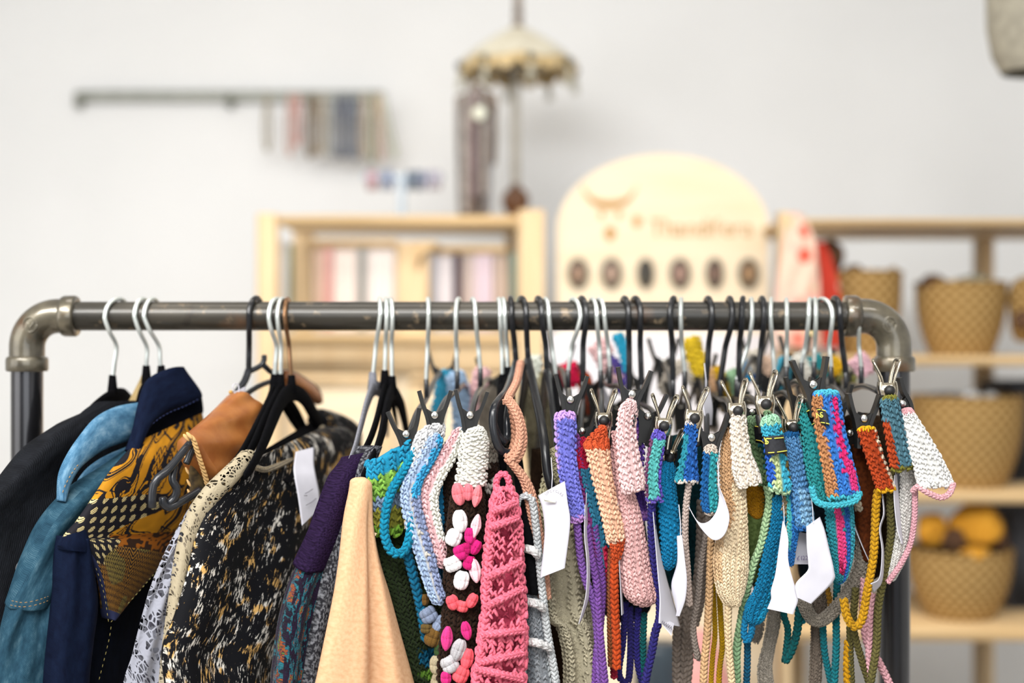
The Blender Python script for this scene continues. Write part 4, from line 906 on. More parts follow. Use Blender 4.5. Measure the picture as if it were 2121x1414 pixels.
g = thing('batik_jacket', 'navy collared jacket with golden and black batik printed yoke', 'jacket', e3)
def batik(u, v, th):
    x = u*1.0; y = v*1.0; w1 = nz(x*9, y*9, 3); w2 = nz(x*7 + 9, y*7, 4); X = x*10 + 2.4*w1; Y = y*10 + 2.4*w2
    gold, blk, ochre, cream = lin('#b27a17'), lin('#14131a'), lin('#a9772a'), lin('#cdbb86')
    c = np.broadcast_to(gold, u.shape + (3,)).copy()*(.85 + .3*nz(x*30, y*30, 5))[..., None]
    r1 = np.abs(((X*.8 + Y*.5) % 1.7) - .85); m = (r1 < .17) | (np.abs(r1 - .34) < .045)
    dia = (np.abs((X % 2.2) - 1.1) + np.abs((Y % 2.6) - 1.3)); m |= (np.abs(dia - .95) < .10) | (dia < .28) | ((np.abs(dia - .6) < .05) & (w1 > .45))
    zz = (y*26 + .5*np.abs(((x*22) % 1) - .5)*4) % 1; m |= (w2 > .72) & (zz < .45); m |= nz(x*9 + 3, y*9, 12) > .84
    c[m] = blk
    # dotted black ground, lower left
    dz = (u < .46 - .62*(v - .40)*(v > .40) + .10*np.sin(v*22)) & (v > .30) & (v < .80); c[dz] = blk
    dx = (u*13 + np.floor(v*18)*.5) % 1 - .5; dy = (v*18) % 1 - .5; dot = (dx**2/.06 + dy**2/.13 < 1) & (((u*60 + v*55) % 1) < .62); c[dz & dot] = cream
    # zigzag lower field
    lz = (v > .62) & ~dz; zg = (v*44 + np.abs(((u*17) % 1) - .5)*3) % 1; zf = np.where(lz[..., None], np.where((zg < .30)[..., None], np.where((nz(x*5, y*5, 8) > .5)[..., None], ochre, lin('#a89248')), blk), c)
    mid = (v > .52) & (v < .68) & ~dz; q = nz(x*40, y*44, 9) > .5; zf[mid & q] = lin('#8a4f12'); zf[mid & ~q] = lin('#2a1a10')
    ed = (v > .97) | ((u < .02) & (v > .6)); zf[ed] = lin('#2a3050'); return zf
fabric(g, 'printed_yoke', [(278, 918, 1.545), (236, 968, 1.49), (196, 1028, 1.46), (160, 1080, 1.445), (132, 1118, 1.432), (172, 1138, 1.442), (204, 1190, 1.46), (222, 1280, 1.48)],
       [(418, 856, 1.67), (430, 930, 1.66), (420, 1000, 1.64), (404, 1060, 1.62), (374, 1112, 1.60), (330, 1168, 1.56), (282, 1224, 1.52), (232, 1284, 1.485)], mat('batik_cotton', None, .75, attr=True, spec=.2), [.006, .014, .014, .008], .012, nv=420, nt=640, colfn=batik)
fabric(g, 'body', [(170, 1128, 1.475), (180, 1230, 1.485), (180, 1330, 1.485), (176, 1430, 1.48), (172, 1560, 1.48)], [(385, 1100, 1.625), (345, 1180, 1.6), (318, 1300, 1.59), (300, 1430, 1.58), (290, 1560, 1.58)], 'navy_dark', .008, .03)
fabric(g, 'sleeve', [(131, 1112, 1.432), (127, 1180, 1.43), (119, 1250, 1.428), (110, 1330, 1.428), (104, 1420, 1.428), (96, 1560, 1.428)], [(180, 1112, 1.452), (191, 1180, 1.458), (200, 1250, 1.46), (190, 1330, 1.46), (180, 1420, 1.46), (176, 1560, 1.46)], 'navy', .014, .03, fold=lambda u, v: .003*np.sin(6.28*1.8*u)*np.exp(-v*2))
fabric(g, 'shoulder_band', [(129, 1112, 1.428), (126, 1128, 1.424), (131, 1138, 1.424)], [(176, 1098, 1.445), (183, 1122, 1.445), (180, 1142, 1.446)], 'navy', .010, .02)
fabric(g, 'collar', [(345, 764, 1.615), (318, 776, 1.60), (299, 795, 1.585), (286, 840, 1.565), (276, 890, 1.545), (266, 932, 1.53)], [(374, 764, 1.64), (416, 820, 1.65), (392, 836, 1.63), (345, 855, 1.60), (306, 886, 1.565), (274, 938, 1.54)], 'navy', .010, .006)
fabric(g, 'collar_stand', [(412, 812, 1.662), (366, 832, 1.64), (320, 856, 1.605), (284, 890, 1.575)], [(418, 856, 1.672), (385, 884, 1.645), (338, 897, 1.61), (298, 916, 1.58)], 'navy_dark', .004, .004)
seam(g, 'topstitching', [(413, 826, 1.635), (385, 840, 1.615), (340, 860, 1.583), (303, 889, 1.552)], '#2f3a62', 2, 8, 4)
for pth in ([(228, 1290, 1.478), (285, 1228, 1.508), (335, 1170, 1.55)], [(205, 1410, 1.474), (225, 1330, 1.478), (232, 1290, 1.48)], [(190, 1150, 1.452), (214, 1220, 1.465), (226, 1290, 1.474)]): seam(g, 'topstitching', pth, '#9c9058', 1.8, 7, 6)

# --- tan leather piece on its plastic hanger
h4, e4 = hanger(4, 'black plastic trouser hanger with clip ends under the tan leather cape'); pl = MAT['black_plastic']; gp = MAT['grey_plastic']
pp = lambda l, n=24: spl(np.array([P(*q) for q in l]), n)
mb = MB(); mb.tube(pp([(515, 766, 1.65), (505, 792, 1.64), (470, 840, 1.605), (440, 878, 1.57), (399, 912, 1.478), (351, 970, 1.44), (324, 993, 1.43), (316, 1016, 1.428), (315, 1050, 1.428)], 40), .0042, 14)
mb.tube(pp([(515, 770, 1.65), (540, 757, 1.66), (547, 745, 1.662), (547, 736, 1.662)]), .0032, 10); mb.tube(pp([(546, 756, 1.663), (566, 772, 1.69), (600, 772, 1.75), (640, 792, 1.82), (660, 812, 1.85), (664, 834, 1.855)]), .0034, 10)
mb.build('arm', gp, h4)
mb = MB(); mb.tube(pp([(362, 966, 1.452), (357, 992, 1.446), (366, 1012, 1.447), (362, 1030, 1.447), (350, 1042, 1.445)]), .0042, 12); mb.tube(pp([(413, 1016, 1.475), (372, 1040, 1.452), (350, 1050, 1.444), (338, 1043, 1.441), (337, 1031, 1.441)]), .0042, 12)
mb.tube(pp([(400, 925, 1.48), (392, 945, 1.478), (386, 959, 1.476)]), .0038, 10); mb.build('clip_hook', gp, h4)
mb = MB(); mb.tube(pp([(430, 1000, 1.50), (480, 850, 1.6), (560, 790, 1.69), (640, 800, 1.8)]), .0032, 10); mb.build('lower_bar', pl, h4)
g = thing('leather_cape', 'tan leather cape with whip-stitched edge over the plastic hanger', 'cape', P(460, 900, 1.55))
fabric(g, 'shell', [(476, 816, 1.595), (440, 852, 1.55), (408, 882, 1.505), (384, 905, 1.472)], [(534, 856, 1.625), (524, 915, 1.59), (488, 965, 1.55), (434, 1008, 1.505)], 'leather', .016, .018, fold=lambda u, v: .0015*np.sin(9*u + 14*v))
fabric(g, 'lining', [(392, 915, 1.492), (393, 960, 1.494), (395, 1000, 1.497), (398, 1040, 1.50)], [(428, 930, 1.506), (432, 975, 1.508), (434, 1015, 1.51), (436, 1050, 1.512)], 'fur', .004, .012)
fabric(g, 'back_panel', [(586, 768, 1.72), (606, 776, 1.75), (632, 792, 1.78)], [(600, 800, 1.72), (640, 820, 1.75), (664, 836, 1.78)], 'leather', .008, .008)
mb = MB()
for k, (x, y, d) in enumerate(spl(np.array([(386, 906, 1.468), (392, 902, 1.464), (400, 908, 1.466), (407, 930, 1.472), (415, 955, 1.48), (424, 982, 1.49), (430, 1004, 1.5)])*(1, 1, 1000.), 15)/(1, 1, 1000.)):
    mb.balls([P(x, y, d - .006)], [np.array([nrm([.9, 0, -1])*M(10, d), nrm([1, 0, .9])*M(4.2, d), np.array([0, 1, 0])*M(4.5, d)])], lin('#c7a06a'), 10, 5)
for x, y in ((388, 915), (384, 925), (386, 950), (388, 975), (391, 1000), (392, 1020)): mb.balls([P(x, y, 1.486)], [np.array([nrm([.5, 0, -1])*M(9, 1.48), np.array([.9, 0, .4])*M(3, 1.48), np.array([0, 1, 0])*M(3.5, 1.48)])], lin('#c7a06a'), 10, 5)
mb.build('whip_stitching', MAT['col'], g); mb = MB()
for x, y in ((478, 812), (488, 822), (497, 831), (506, 838), (515, 845)): mb.balls([P(x, y, 1.598 + (x-478)*.0006)], [np.eye(3)*M(4.5, 1.6)], lin('#b8904e'), 8, 4)
mb.build('whip_stitching', MAT['col'], g)
tg = thing('price_tag', 'small white tag on a loop beside the tan leather cape', 'tag', P(497, 820, 1.59))
sheet([(484, 812, 1.59), (488, 830, 1.588), (492, 845, 1.587)], [(508, 800, 1.6), (508, 822, 1.6), (510, 842, 1.6)]).build('card', MAT['paper'], tg)
MB().tube(pp([(488, 814, 1.588), (482, 800, 1.585), (488, 794, 1.59), (494, 798, 1.592), (495, 812, 1.59)]), .0006, 6).build('loop', MAT['paper'], tg)

# --- lace blouse, printed dress and their hangers
h5, e5 = hanger(5, 'black velvet hanger inside the lace blouse, behind the printed dress hanger', None); neck(h5, e5)
velvet_body(h5, [(462, 985, 1.47), (500, 940, 1.51), (535, 880, 1.57), (556, 838, 1.61), (568, 812, 1.65), (590, 840, 1.70), (625, 900, 1.78)], [8, 13, 17, 18, 14, 15, 8])
h6, e6 = hanger(6, 'middle black velvet hanger of the three at the lace blouse', None); neck(h6, e6)
velvet_body(h6, [(486, 985, 1.475), (520, 930, 1.52), (548, 872, 1.575), (568, 832, 1.615), (581, 812, 1.65), (604, 840, 1.70), (640, 900, 1.78)], [8, 13, 17, 18, 14, 15, 8])
h7, e7 = hanger(7, 'black velvet hanger with copper-toned hook in the neck of the printed dress'); neck(h7, e7)
velvet_body(h7, [(508, 985, 1.475), (526, 958, 1.495), (548, 912, 1.535), (568, 862, 1.575), (586, 826, 1.615), (604, 812, 1.65), (628, 822, 1.69), (650, 858, 1.74), (672, 900, 1.80), (690, 940, 1.85)], [11, 15, 19, 21, 20, 17, 19, 18, 14, 10])
g = thing('lace_blouse', 'white and cream lace blouse left of the black printed dress', 'blouse', e5)
fabric(g, 'front_layer', [(400, 1040, 1.462), (365, 1100, 1.452), (334, 1160, 1.447), (310, 1220, 1.445), (290, 1290, 1.443), (272, 1360, 1.442), (254, 1420, 1.44), (236, 1560, 1.44)], [(408, 1055, 1.468), (395, 1110, 1.468), (378, 1180, 1.465), (362, 1250, 1.462), (352, 1330, 1.46), (345, 1420, 1.46), (340, 1560, 1.46)][:7] + [(338, 1570, 1.46)], 'lace_white', .008, .004, fold=fl(2, .003))
fabric(g, 'lining', [(402, 1050, 1.475), (345, 1180, 1.472), (305, 1300, 1.47), (262, 1430, 1.468), (240, 1560, 1.468)], [(440, 1050, 1.50), (400, 1180, 1.49), (375, 1300, 1.488), (360, 1430, 1.488), (350, 1560, 1.488)], noisy('mauve_grey_lining', '#3c3a46', '#4a4854', 60, .9), .004, .01)
fabric(g, 'collar_edge', [(504, 932, 1.502), (468, 965, 1.475), (420, 1014, 1.455), (388, 1065, 1.446), (368, 1130, 1.442), (356, 1200, 1.44), (344, 1300, 1.438), (336, 1420, 1.436), (330, 1560, 1.436)], [(522, 948, 1.512), (496, 990, 1.482), (448, 1040, 1.464), (410, 1100, 1.455), (388, 1170, 1.45), (374, 1240, 1.446), (358, 1330, 1.444), (347, 1420, 1.442), (342, 1560, 1.442)], 'lace_cream', .010, .008)
fabric(g, 'collar_lining', [(508, 940, 1.51), (424, 1020, 1.464), (374, 1130, 1.451), (350, 1300, 1.447), (340, 1560, 1.444)], [(520, 950, 1.516), (445, 1042, 1.47), (386, 1170, 1.457), (356, 1330, 1.452), (342, 1560, 1.45)], noisy('ecru_lining', '#a89a84', '#b8aa94', 60, .9), .0045, .008)

g = thing('printed_dress', 'black dress with white and gold brushstroke print', 'dress', e7)
fabric(g, 'body', [(512, 958, 1.50), (466, 1004, 1.47), (428, 1058, 1.45), (404, 1130, 1.44), (388, 1200, 1.434), (362, 1280, 1.43), (338, 1345, 1.428), (345, 1430, 1.428), (350, 1560, 1.428)],
       [(672, 884, 1.76), (728, 900, 1.78), (722, 990, 1.75), (700, 1090, 1.70), (676, 1190, 1.66), (650, 1290, 1.62), (625, 1370, 1.59), (610, 1450, 1.58), (600, 1560, 1.58)], 'dress', [.010, .022, .024, .022], .02, e=.9, fold=lambda u, v: .005*np.sin(6.28*(2.2*u + .25*v))*np.minimum(1, v*2.2), nv=90, nt=90)
fabric(g, 'back_neck', [(522, 948, 1.55), (560, 985, 1.56), (600, 1000, 1.57)], [(655, 868, 1.79), (690, 885, 1.80), (700, 940, 1.8)], 'velvet', .003, .006)
fabric(g, 'far_shoulder', [(640, 860, 1.78), (670, 872, 1.79), (700, 900, 1.80)], [(690, 868, 1.84), (740, 892, 1.86), (742, 930, 1.86)], 'dress', .012, .014)
cord(g, 'neck_trim', [(508, 962, 1.488), (530, 968, 1.50), (552, 972, 1.525), (585, 960, 1.57), (620, 940, 1.62), (648, 915, 1.68), (668, 886, 1.74)], 11, '#8d7f66', m='fuzzy')
mb = sheet([(612, 936, 1.59), (608, 968, 1.57), (610, 990, 1.56), (617, 1030, 1.555), (625, 1088, 1.55)], [(650, 926, 1.615), (650, 960, 1.60), (654, 985, 1.59), (661, 1020, 1.585), (662, 1052, 1.58)])
tt = thing('price_tag', 'white paper tag pinned on the neck of the printed dress', 'tag', P(630, 990, 1.6)); mb.build('card', MAT['paper'], tt)
sc_ = lambda pts: np.array([P(x, y, d) for x, y, d in pts])
mb = MB(); mb.tube(sc_([(632, 1022, 1.558), (640, 1018, 1.563), (648, 1012, 1.57)]), .0004, 5).tube(sc_([(630, 1026, 1.556), (636, 1026, 1.561)]), .0004, 5).tube(sc_([(634, 1046, 1.557), (645, 1040, 1.564), (655, 1032, 1.573)]), .0004, 5); mb.build('handwriting', MAT['ink'], tt)

# --- boucle sweater, tweed blazer, camel coat
h8, e8 = hanger(8, 'grey velvet hanger beside the two black velvet ones'); neck(h8, e8, 'velvet_grey')
velvet_body(h8, [(722, 962, 1.47), (736, 925, 1.50), (748, 880, 1.545), (760, 835, 1.595), (774, 805, 1.65), (790, 812, 1.69), (800, 850, 1.75), (802, 900, 1.82)], [10, 12, 13, 15, 16, 15, 12, 8], 'velvet_grey')
h9, e9 = hanger(9, 'black velvet hanger between the grey velvet hanger and the camel coat hanger'); neck(h9, e9)
velvet_body(h9, [(745, 950, 1.48), (766, 910, 1.51), (780, 870, 1.555), (790, 830, 1.60), (798, 806, 1.65), (812, 830, 1.71), (822, 880, 1.79)], [10, 13, 15, 16, 14, 14, 8])
h10, e10 = hanger(10, 'black velvet hanger of the camel coat, just left of the first clips'); neck(h10, e10)
velvet_body(h10, [(752, 985, 1.445), (774, 945, 1.475), (790, 900, 1.53), (800, 850, 1.58), (812, 812, 1.65), (830, 838, 1.71), (842, 890, 1.78), (850, 940, 1.84)], [11, 15, 19, 20, 17, 18, 16, 9])
g = thing('boucle_sweater', 'dark purple boucle sweater with streaks of teal, green and orange', 'sweater', e8)
fabric(g, 'shoulder', [(728, 942, 1.475), (700, 985, 1.452), (674, 1050, 1.44), (650, 1110, 1.436), (620, 1180, 1.434)], [(752, 938, 1.49), (736, 985, 1.475), (716, 1050, 1.465), (698, 1110, 1.46), (668, 1170, 1.458)], 'boucle_plain', .012, .02, nv=50)
fabric(g, 'sleeve', [(676, 1090, 1.452), (640, 1150, 1.442), (612, 1220, 1.436), (596, 1290, 1.432), (588, 1370, 1.432), (584, 1450, 1.432), (580, 1560, 1.432)], [(702, 1080, 1.462), (690, 1150, 1.462), (668, 1220, 1.46), (645, 1290, 1.458), (628, 1370, 1.456), (616, 1450, 1.455), (610, 1560, 1.455)], 'boucle', .012, .02, fold=lambda u, v: -.004*np.exp(-((u-.5)/.12)**2))
fabric(g, 'back_sleeve', [(640, 1130, 1.47), (606, 1200, 1.462), (584, 1270, 1.458), (572, 1340, 1.456), (564, 1420, 1.455), (556, 1560, 1.455)], [(662, 1130, 1.475), (632, 1200, 1.47), (610, 1270, 1.466), (600, 1340, 1.465), (595, 1420, 1.465), (590, 1560, 1.465)], 'boucle', .008, .012)
g = thing('tweed_blazer', 'charcoal tweed blazer squeezed between purple sweater and camel coat', 'blazer', e9)
fabric(g, 'body', [(763, 922, 1.482), (738, 965, 1.462), (716, 1030, 1.452), (692, 1110, 1.446), (672, 1190, 1.443), (654, 1270, 1.441), (640, 1350, 1.44), (630, 1430, 1.44), (622, 1560, 1.44)], [(782, 926, 1.495), (765, 975, 1.482), (750, 1040, 1.475), (730, 1120, 1.47), (710, 1200, 1.468), (690, 1280, 1.466), (675, 1350, 1.465), (662, 1430, 1.465), (655, 1560, 1.465)], 'tweed', .010, .02)
fabric(g, 'lapel', [(733, 1030, 1.447), (716, 1080, 1.44), (704, 1140, 1.438), (700, 1200, 1.438), (704, 1240, 1.44)], [(752, 1040, 1.452), (742, 1090, 1.45), (736, 1140, 1.45), (722, 1200, 1.45), (712, 1240, 1.45)], 'tweed', .006, .006)
g = thing('camel_coat', 'camel wool coat in front of the rack centre', 'coat', e10)
fabric(g, 'front', [(744, 986, 1.428), (736, 1020, 1.426), (724, 1080, 1.423), (712, 1150, 1.42), (696, 1230, 1.418), (678, 1310, 1.416), (658, 1400, 1.415), (640, 1480, 1.415), (625, 1560, 1.415)], [(763, 990, 1.44), (765, 1030, 1.442), (766, 1090, 1.45), (780, 1160, 1.456), (803, 1230, 1.46), (826, 1310, 1.464), (852, 1400, 1.468), (872, 1480, 1.47), (890, 1560, 1.47)], 'camel', [.008, .012, .018, .02], .016, fold=lambda u, v: (-.012*np.exp(-((u - .56)/.10)**2) + .004*np.exp(-((u - .40)/.12)**2) + .005*np.exp(-((u-.74)/.12)**2))*np.clip((v - .12)*1.6, 0, 1), ends=(.05, 0), nv=90, nt=120)
# ================================================================ right half: crochet pieces on clip hangers
def T(name, label, cat, px, py, d, group=None): return thing(name, label, cat, P(px, py, d), group)
def cl_hanger(i, label, clip=None, kind='black', roll=0., s=1.0, spread=1.0, rear=None, barm='black_plastic', drop=.022, group=None):
    """hanger with a bar along its own direction, a front clip at clip=(px,py,d) and a rear one"""
    h, e = hanger(i, label, group)
    f = P(*clip); f2 = f + np.array((0, .03, -.004))
    b = P(*rear) if rear is not None else mirror(f2, e)
    bar = MB(); n0 = e + np.array((0, 0, -drop))
    bar.tube(spl([f2, f2*.55 + n0*.45 + np.array((0, 0, .006)), n0, b*.55 + n0*.45 + np.array((0, 0, .006)), b], 30), .0032, 10); bar.tube([e, n0], .003, 10)
    bar.build('bar', MAT[barm], h)
    if kind == 'black': black_clip(h, *clip, s=s, roll=roll, spread=spread)
    elif kind == 'metal': metal_clip(h, *clip, s=s, roll=roll, spread=spread)
    c = b; q = (c[0]*FPX/(c[1]-CAM_Y) + CX, CY - (c[2]-CAM_Z)*FPX/(c[1]-CAM_Y), c[1]-CAM_Y)
    if kind != 'none2': black_clip(h, q[0], q[1], q[2], s=.95)
    return h, e
hA, _ = cl_hanger(11, 'clip hanger whose black clip holds the teal and green crochet top', (842, 898, 1.455), roll=-.12, s=1.0, rear=(917, 770, 1.85))
hB, _ = cl_hanger(12, 'clip hanger whose black clip holds the light blue crochet top', (901, 859, 1.452), roll=.0, rear=(968, 806, 1.85))
hC, _ = cl_hanger(13, 'clip hanger whose black clip holds the white and pink granny square top', (974, 859, 1.452), roll=.06, rear=(1018, 788, 1.85))
hv1, ev1 = hanger(14, 'black velvet hanger inside the hot pink openwork top'); neck(hv1, ev1)
velvet_body(hv1, [(1042, 1100, 1.452), (1040, 1010, 1.47), (1038, 920, 1.53), (1040, 840, 1.60), (1041, 805, 1.65), (1050, 860, 1.75), (1056, 930, 1.84)], [10, 12, 12, 12, 13, 12, 8], flat=.9)
hv2, ev2 = hanger(15, 'black velvet hanger inside the grey mohair top'); neck(hv2, ev2)
velvet_body(hv2, [(1107, 1228, 1.45), (1096, 1130, 1.452), (1083, 1040, 1.465), (1070, 940, 1.52), (1058, 840, 1.60), (1053, 790, 1.65), (1056, 850, 1.75), (1062, 930, 1.84)], [11, 13, 13, 12, 12, 13, 12, 8], flat=.9)
h16, e16 = hanger(16, 'graphite plastic hanger with looped end carrying the peach braided strap')
mb = MB(); mb.tube(pp([(1069, 748, 1.65), (1062, 775, 1.62), (1050, 808, 1.54), (1036, 826, 1.48), (1024, 845, 1.452), (1021, 875, 1.448), (1027, 912, 1.448), (1040, 934, 1.452), (1060, 938, 1.46)], 40), .0044, 12)
mb.tube(pp([(1024, 880, 1.455), (1032, 900, 1.46), (1044, 915, 1.462), (1050, 905, 1.47), (1050, 870, 1.475), (1054, 840, 1.49)]), .0038, 10); mb.tube(pp([(1069, 750, 1.65), (1080, 775, 1.70), (1092, 800, 1.80)]), .004, 10); mb.build('arm', gp, h16)
for i, lab, pts in ((17, 'black plastic hanger just right of the graphite looped hanger, carrying cream straps', [(1094, 745, 1.65), (1103, 790, 1.60), (1118, 860, 1.52), (1128, 920, 1.48), (1133, 975, 1.47), (1142, 1010, 1.47)]), (18, 'black plastic hanger with long sloping arm left of the lavender strip', [(1133, 768, 1.65), (1140, 800, 1.62), (1150, 870, 1.54), (1158, 940, 1.50), (1160, 1000, 1.49)])):
    h, e = hanger(i, lab); mb = MB(); mb.tube(pp(pts, 30), .0048, 12); q = [(x + (pts[0][0]-x)*1.7 if k else x, y, 3.3 - d) for k, (x, y, d) in enumerate(pts)]; mb.tube(pp(q, 30), .0048, 12); mb.build('arm', pl, h)
h, e = hanger(19, 'steel wire hanger between the two black plastic hangers and the lavender strip'); velvet_body(h, [(1165, 900, 1.5), (1156, 840, 1.56), (1151, 785, 1.65), (1160, 850, 1.78)], [8, 11, 12, 8])
CH = [ (20, 'hanger with curved steel hook above the lavender strip', (1181, 827, 1.452), 'black', .05, 1.0, 1.0), (21, 'black-hooked hanger clipping the teal and red strip', (1205, 892, 1.475), 'black', .1, .95, .9),
 (22, 'steel-hooked hanger with bright clip on the peach and orange strip', (1250, 868, 1.462), 'metal', .0, 1.0, 1.0), (23, 'steel-hooked hanger with tall black clip on the pink tongue', (1308, 816, 1.448), 'black', .12, 1.05, 1.0),
 (24, 'black-hooked hanger clipping the purple strip behind the pink tongue', (1341, 861, 1.475), 'black', .15, 1.0, 1.0), (25, 'black-hooked hanger with bright clip on the mint strip', (1374, 879, 1.458), 'metal', .05, 1.0, 1.0),
 (26, 'black-hooked hanger with low bright clip on the deep blue tongue', (1385, 944, 1.475), 'metal', .12, .95, 1.0), (27, 'steel-hooked hanger with bright clip on the royal blue piece', (1437, 863, 1.455), 'metal', .05, 1.0, 1.0),
 (28, 'black-hooked hanger with wide black clip on the teal striped strip', (1472, 905, 1.458), 'black', .05, 1.05, 1.0), (29, 'black-hooked hanger with bright clip on the cream tongue', (1526, 848, 1.452), 'metal', -.1, 1.0, 1.0),
 (30, 'black-hooked hanger clipping the sage green piece', (1556, 852, 1.49), 'black', .1, .85, .9), (31, 'steel-hooked hanger with bright clip on the mint and turquoise strip', (1584, 834, 1.452), 'metal', -.06, 1.05, 1.0),
 (32, 'black-hooked hanger with dark balled bright clip on the denim blue strip', (1640, 882, 1.465), 'metal', -.1, 1.0, 1.0), (33, 'steel-hooked hanger left of the striped piece, its clip behind it', (1654, 826, 1.52), 'black', .0, .9, .9), (34, 'steel-hooked hanger with black clip over the striped rainbow piece', (1682, 796, 1.448), 'black', -.12, 1.08, 1.0),
 (35, 'steel-hooked hanger right of the rainbow piece clip, nearer to it', (1733, 842, 1.53), 'black', .0, .9, 1.0), (36, 'dull steel-hooked hanger right of the rainbow piece clip', (1758, 896, 1.50), 'black', .0, .85, .9), (37, 'steel-hooked hanger with black clip on the rust and mustard piece', (1787, 866, 1.452), 'black', .05, 1.0, 1.0),
 (38, 'black-hooked hanger with bright clip on the slate piece', (1838, 806, 1.452), 'metal', -.06, 1.02, 1.0), (39, 'rightmost hanger on the rail, its black clip holding the white piece', (1866, 835, 1.462), 'black', -.42, 1.0, .55)]
REAR = {20: (1158, 760, 1.85), 25: (1330, 790, 1.85), 26: (1374, 748, 1.85), 28: (1452, 780, 1.85), 31: (1562, 732, 1.85), 33: (1646, 742, 1.85), 36: (1694, 770, 1.85), 38: (1745, 786, 1.85)}
for i, lab, c, k, roll, s, sp in CH: cl_hanger(i, lab, c, k, roll, s, sp, rear=REAR.get(i))

def simple(name, label, cat, part, g=None, **kw):
    p = kw.get('path') or kw['LR'][0]; o = knit(None, name, **kw); return tag(o, label, cat, g)
D = 1.45
def pd(l, d): return [(x, y, d) for x, y in l]
def pwd(l, d): return [(x, y, d, w) for x, y, w in l]

# --- teal / green top
g = T('crochet_bralette', 'crochet top with teal, lime and olive bands beside the camel coat', 'crochet top', 842, 905, D)
knit(g, 'cup', LR=([(760, 958, 1.452), (762, 1000, 1.45), (766, 1050, 1.45), (770, 1108, 1.45)], [(858, 906, 1.458), (850, 955, 1.462), (838, 1030, 1.468), (822, 1108, 1.472)]), base='#2593bb', bands=[(0, 1, .27, .54, '#86b84f'), (0, 1, .54, .70, '#8398b2'), (0, 1, .70, .9, '#8c8a34'), (0, 1, .9, 1, '#7fae3c')], s=18, style='v', e=.75, ends=(.02, .05))
knit(g, 'body', LR=([(772, 1100, 1.47), (798, 1195, 1.47), (826, 1290, 1.475), (850, 1400, 1.48), (870, 1540, 1.48)], [(905, 1090, 1.50), (918, 1190, 1.50), (925, 1290, 1.5), (930, 1400, 1.5), (935, 1540, 1.5)]), base='#28341c', bands=[(.3, .8, .62, .70, '#0e5573'), (.2, .6, .72, .76, '#5a7f2c'), (.5, .9, .78, .84, '#4a6d26'), (0, 1, .86, 1, '#123f58'), (.4, .7, .3, .36, '#34421f')], s=16, bf=.008, bb=.02)
cord(g, 'tie', [(862, 930, 1.444), (836, 975, 1.44), (812, 1015, 1.438), (799, 1060, 1.437), (797, 1108, 1.437), (812, 1142, 1.437), (836, 1142, 1.438), (849, 1108, 1.44), (852, 1060, 1.442), (862, 1010, 1.444)], 18, '#1788ab')
cord(g, 'tie', [(842, 1140, 1.446), (858, 1200, 1.45), (872, 1260, 1.455), (882, 1320, 1.46)], 20, '#125f80')

# --- light blue top
g = T('crochet_bralette', 'light blue and grey crochet top on the second black clip', 'crochet top', 900, 880, D)
knit(g, 'cup', LR=([(872, 888, 1.446), (860, 915, 1.444), (852, 945, 1.443), (842, 990, 1.443)], [(914, 872, 1.45), (918, 895, 1.452), (902, 940, 1.452), (874, 1000, 1.452)]), base='#d6d6d8', bands=[(.0, .8, .8, 1, '#b7c9e2')], s=14, ends=(.12, .05))
knit(g, 'edging', path=pwd([(908, 900, 26), (885, 945, 32), (858, 990, 34), (850, 1030, 36), (862, 1090, 36), (880, 1150, 34), (896, 1205, 30), (912, 1250, 26)], 1.442), base='#a9bfdf', bands=[(.44, .66, .3, 1, '#cfc9c0'), (.66, 1, 0, .42, '#3b9fd2'), (.66, 1, .42, 1, '#8f9cc0')], s=13, ends=(.05, .05))
knit(g, 'body', LR=([(905, 935, 1.462), (880, 1000, 1.462), (884, 1060, 1.465), (898, 1130, 1.468), (916, 1200, 1.47), (935, 1260, 1.47)], [(934, 905, 1.475), (930, 980, 1.478), (930, 1060, 1.48), (934, 1130, 1.482), (945, 1200, 1.482), (950, 1260, 1.482)]), base='#2a8cbd', bands=[(0, 1, .45, 1, '#155a7e')], s=14)
mb = MB()
def bobble(mb, x, y, rx, ry, d, col, n=6, ang=0.):
    """puff stitch: strands side by side that meet at both ends"""
    n = 4
    ax = np.array([math.sin(ang), 0, math.cos(ang)]); sx = np.array([math.cos(ang), 0, -math.sin(ang)]); c0 = P(x, y, d); Rx, Ry = M(rx, d), M(ry, d)
    for k in range(n):
        u = (k + .5)/n*2 - 1; w_ = Rx*.42
        for part, (o_, tl) in enumerate(((.38, -.42*u), (-.38, .42*u))):
            la = nrm(ax + sx*tl); mb.balls([c0 + ax*Ry*o_ + sx*(u*Rx*.66) + np.array((0, -.0045*(1 - u*u) - .001, 0))], [np.stack([la*Ry*.62, np.cross(la, (0, -1., 0))*w_, np.array((0, 1., 0))*Rx*.40])], np.clip(lin(col)*rng.uniform(.9, 1.1), 0, 1), 10, 6)
for x, y, rx, ry, c, a in ((880, 1240, 10, 12, '#6a4c24', 0), (888, 1272, 20, 17, '#8794ae', -.5), (912, 1290, 15, 20, '#8794ae', .6), (884, 1300, 14, 10, '#64502a', 0), (898, 1318, 20, 20, '#6f5126', .3), (912, 1345, 14, 14, '#37502a', 0), (905, 1375, 16, 20, '#b3a78a', 0), (910, 1408, 18, 22, '#a89c80', .3), (912, 1450, 20, 26, '#b3a78a', 0)): bobble(mb, x, y, rx, ry, 1.455, c, 5, a)
mb.build('flower_trim', MAT['yarn'], g)

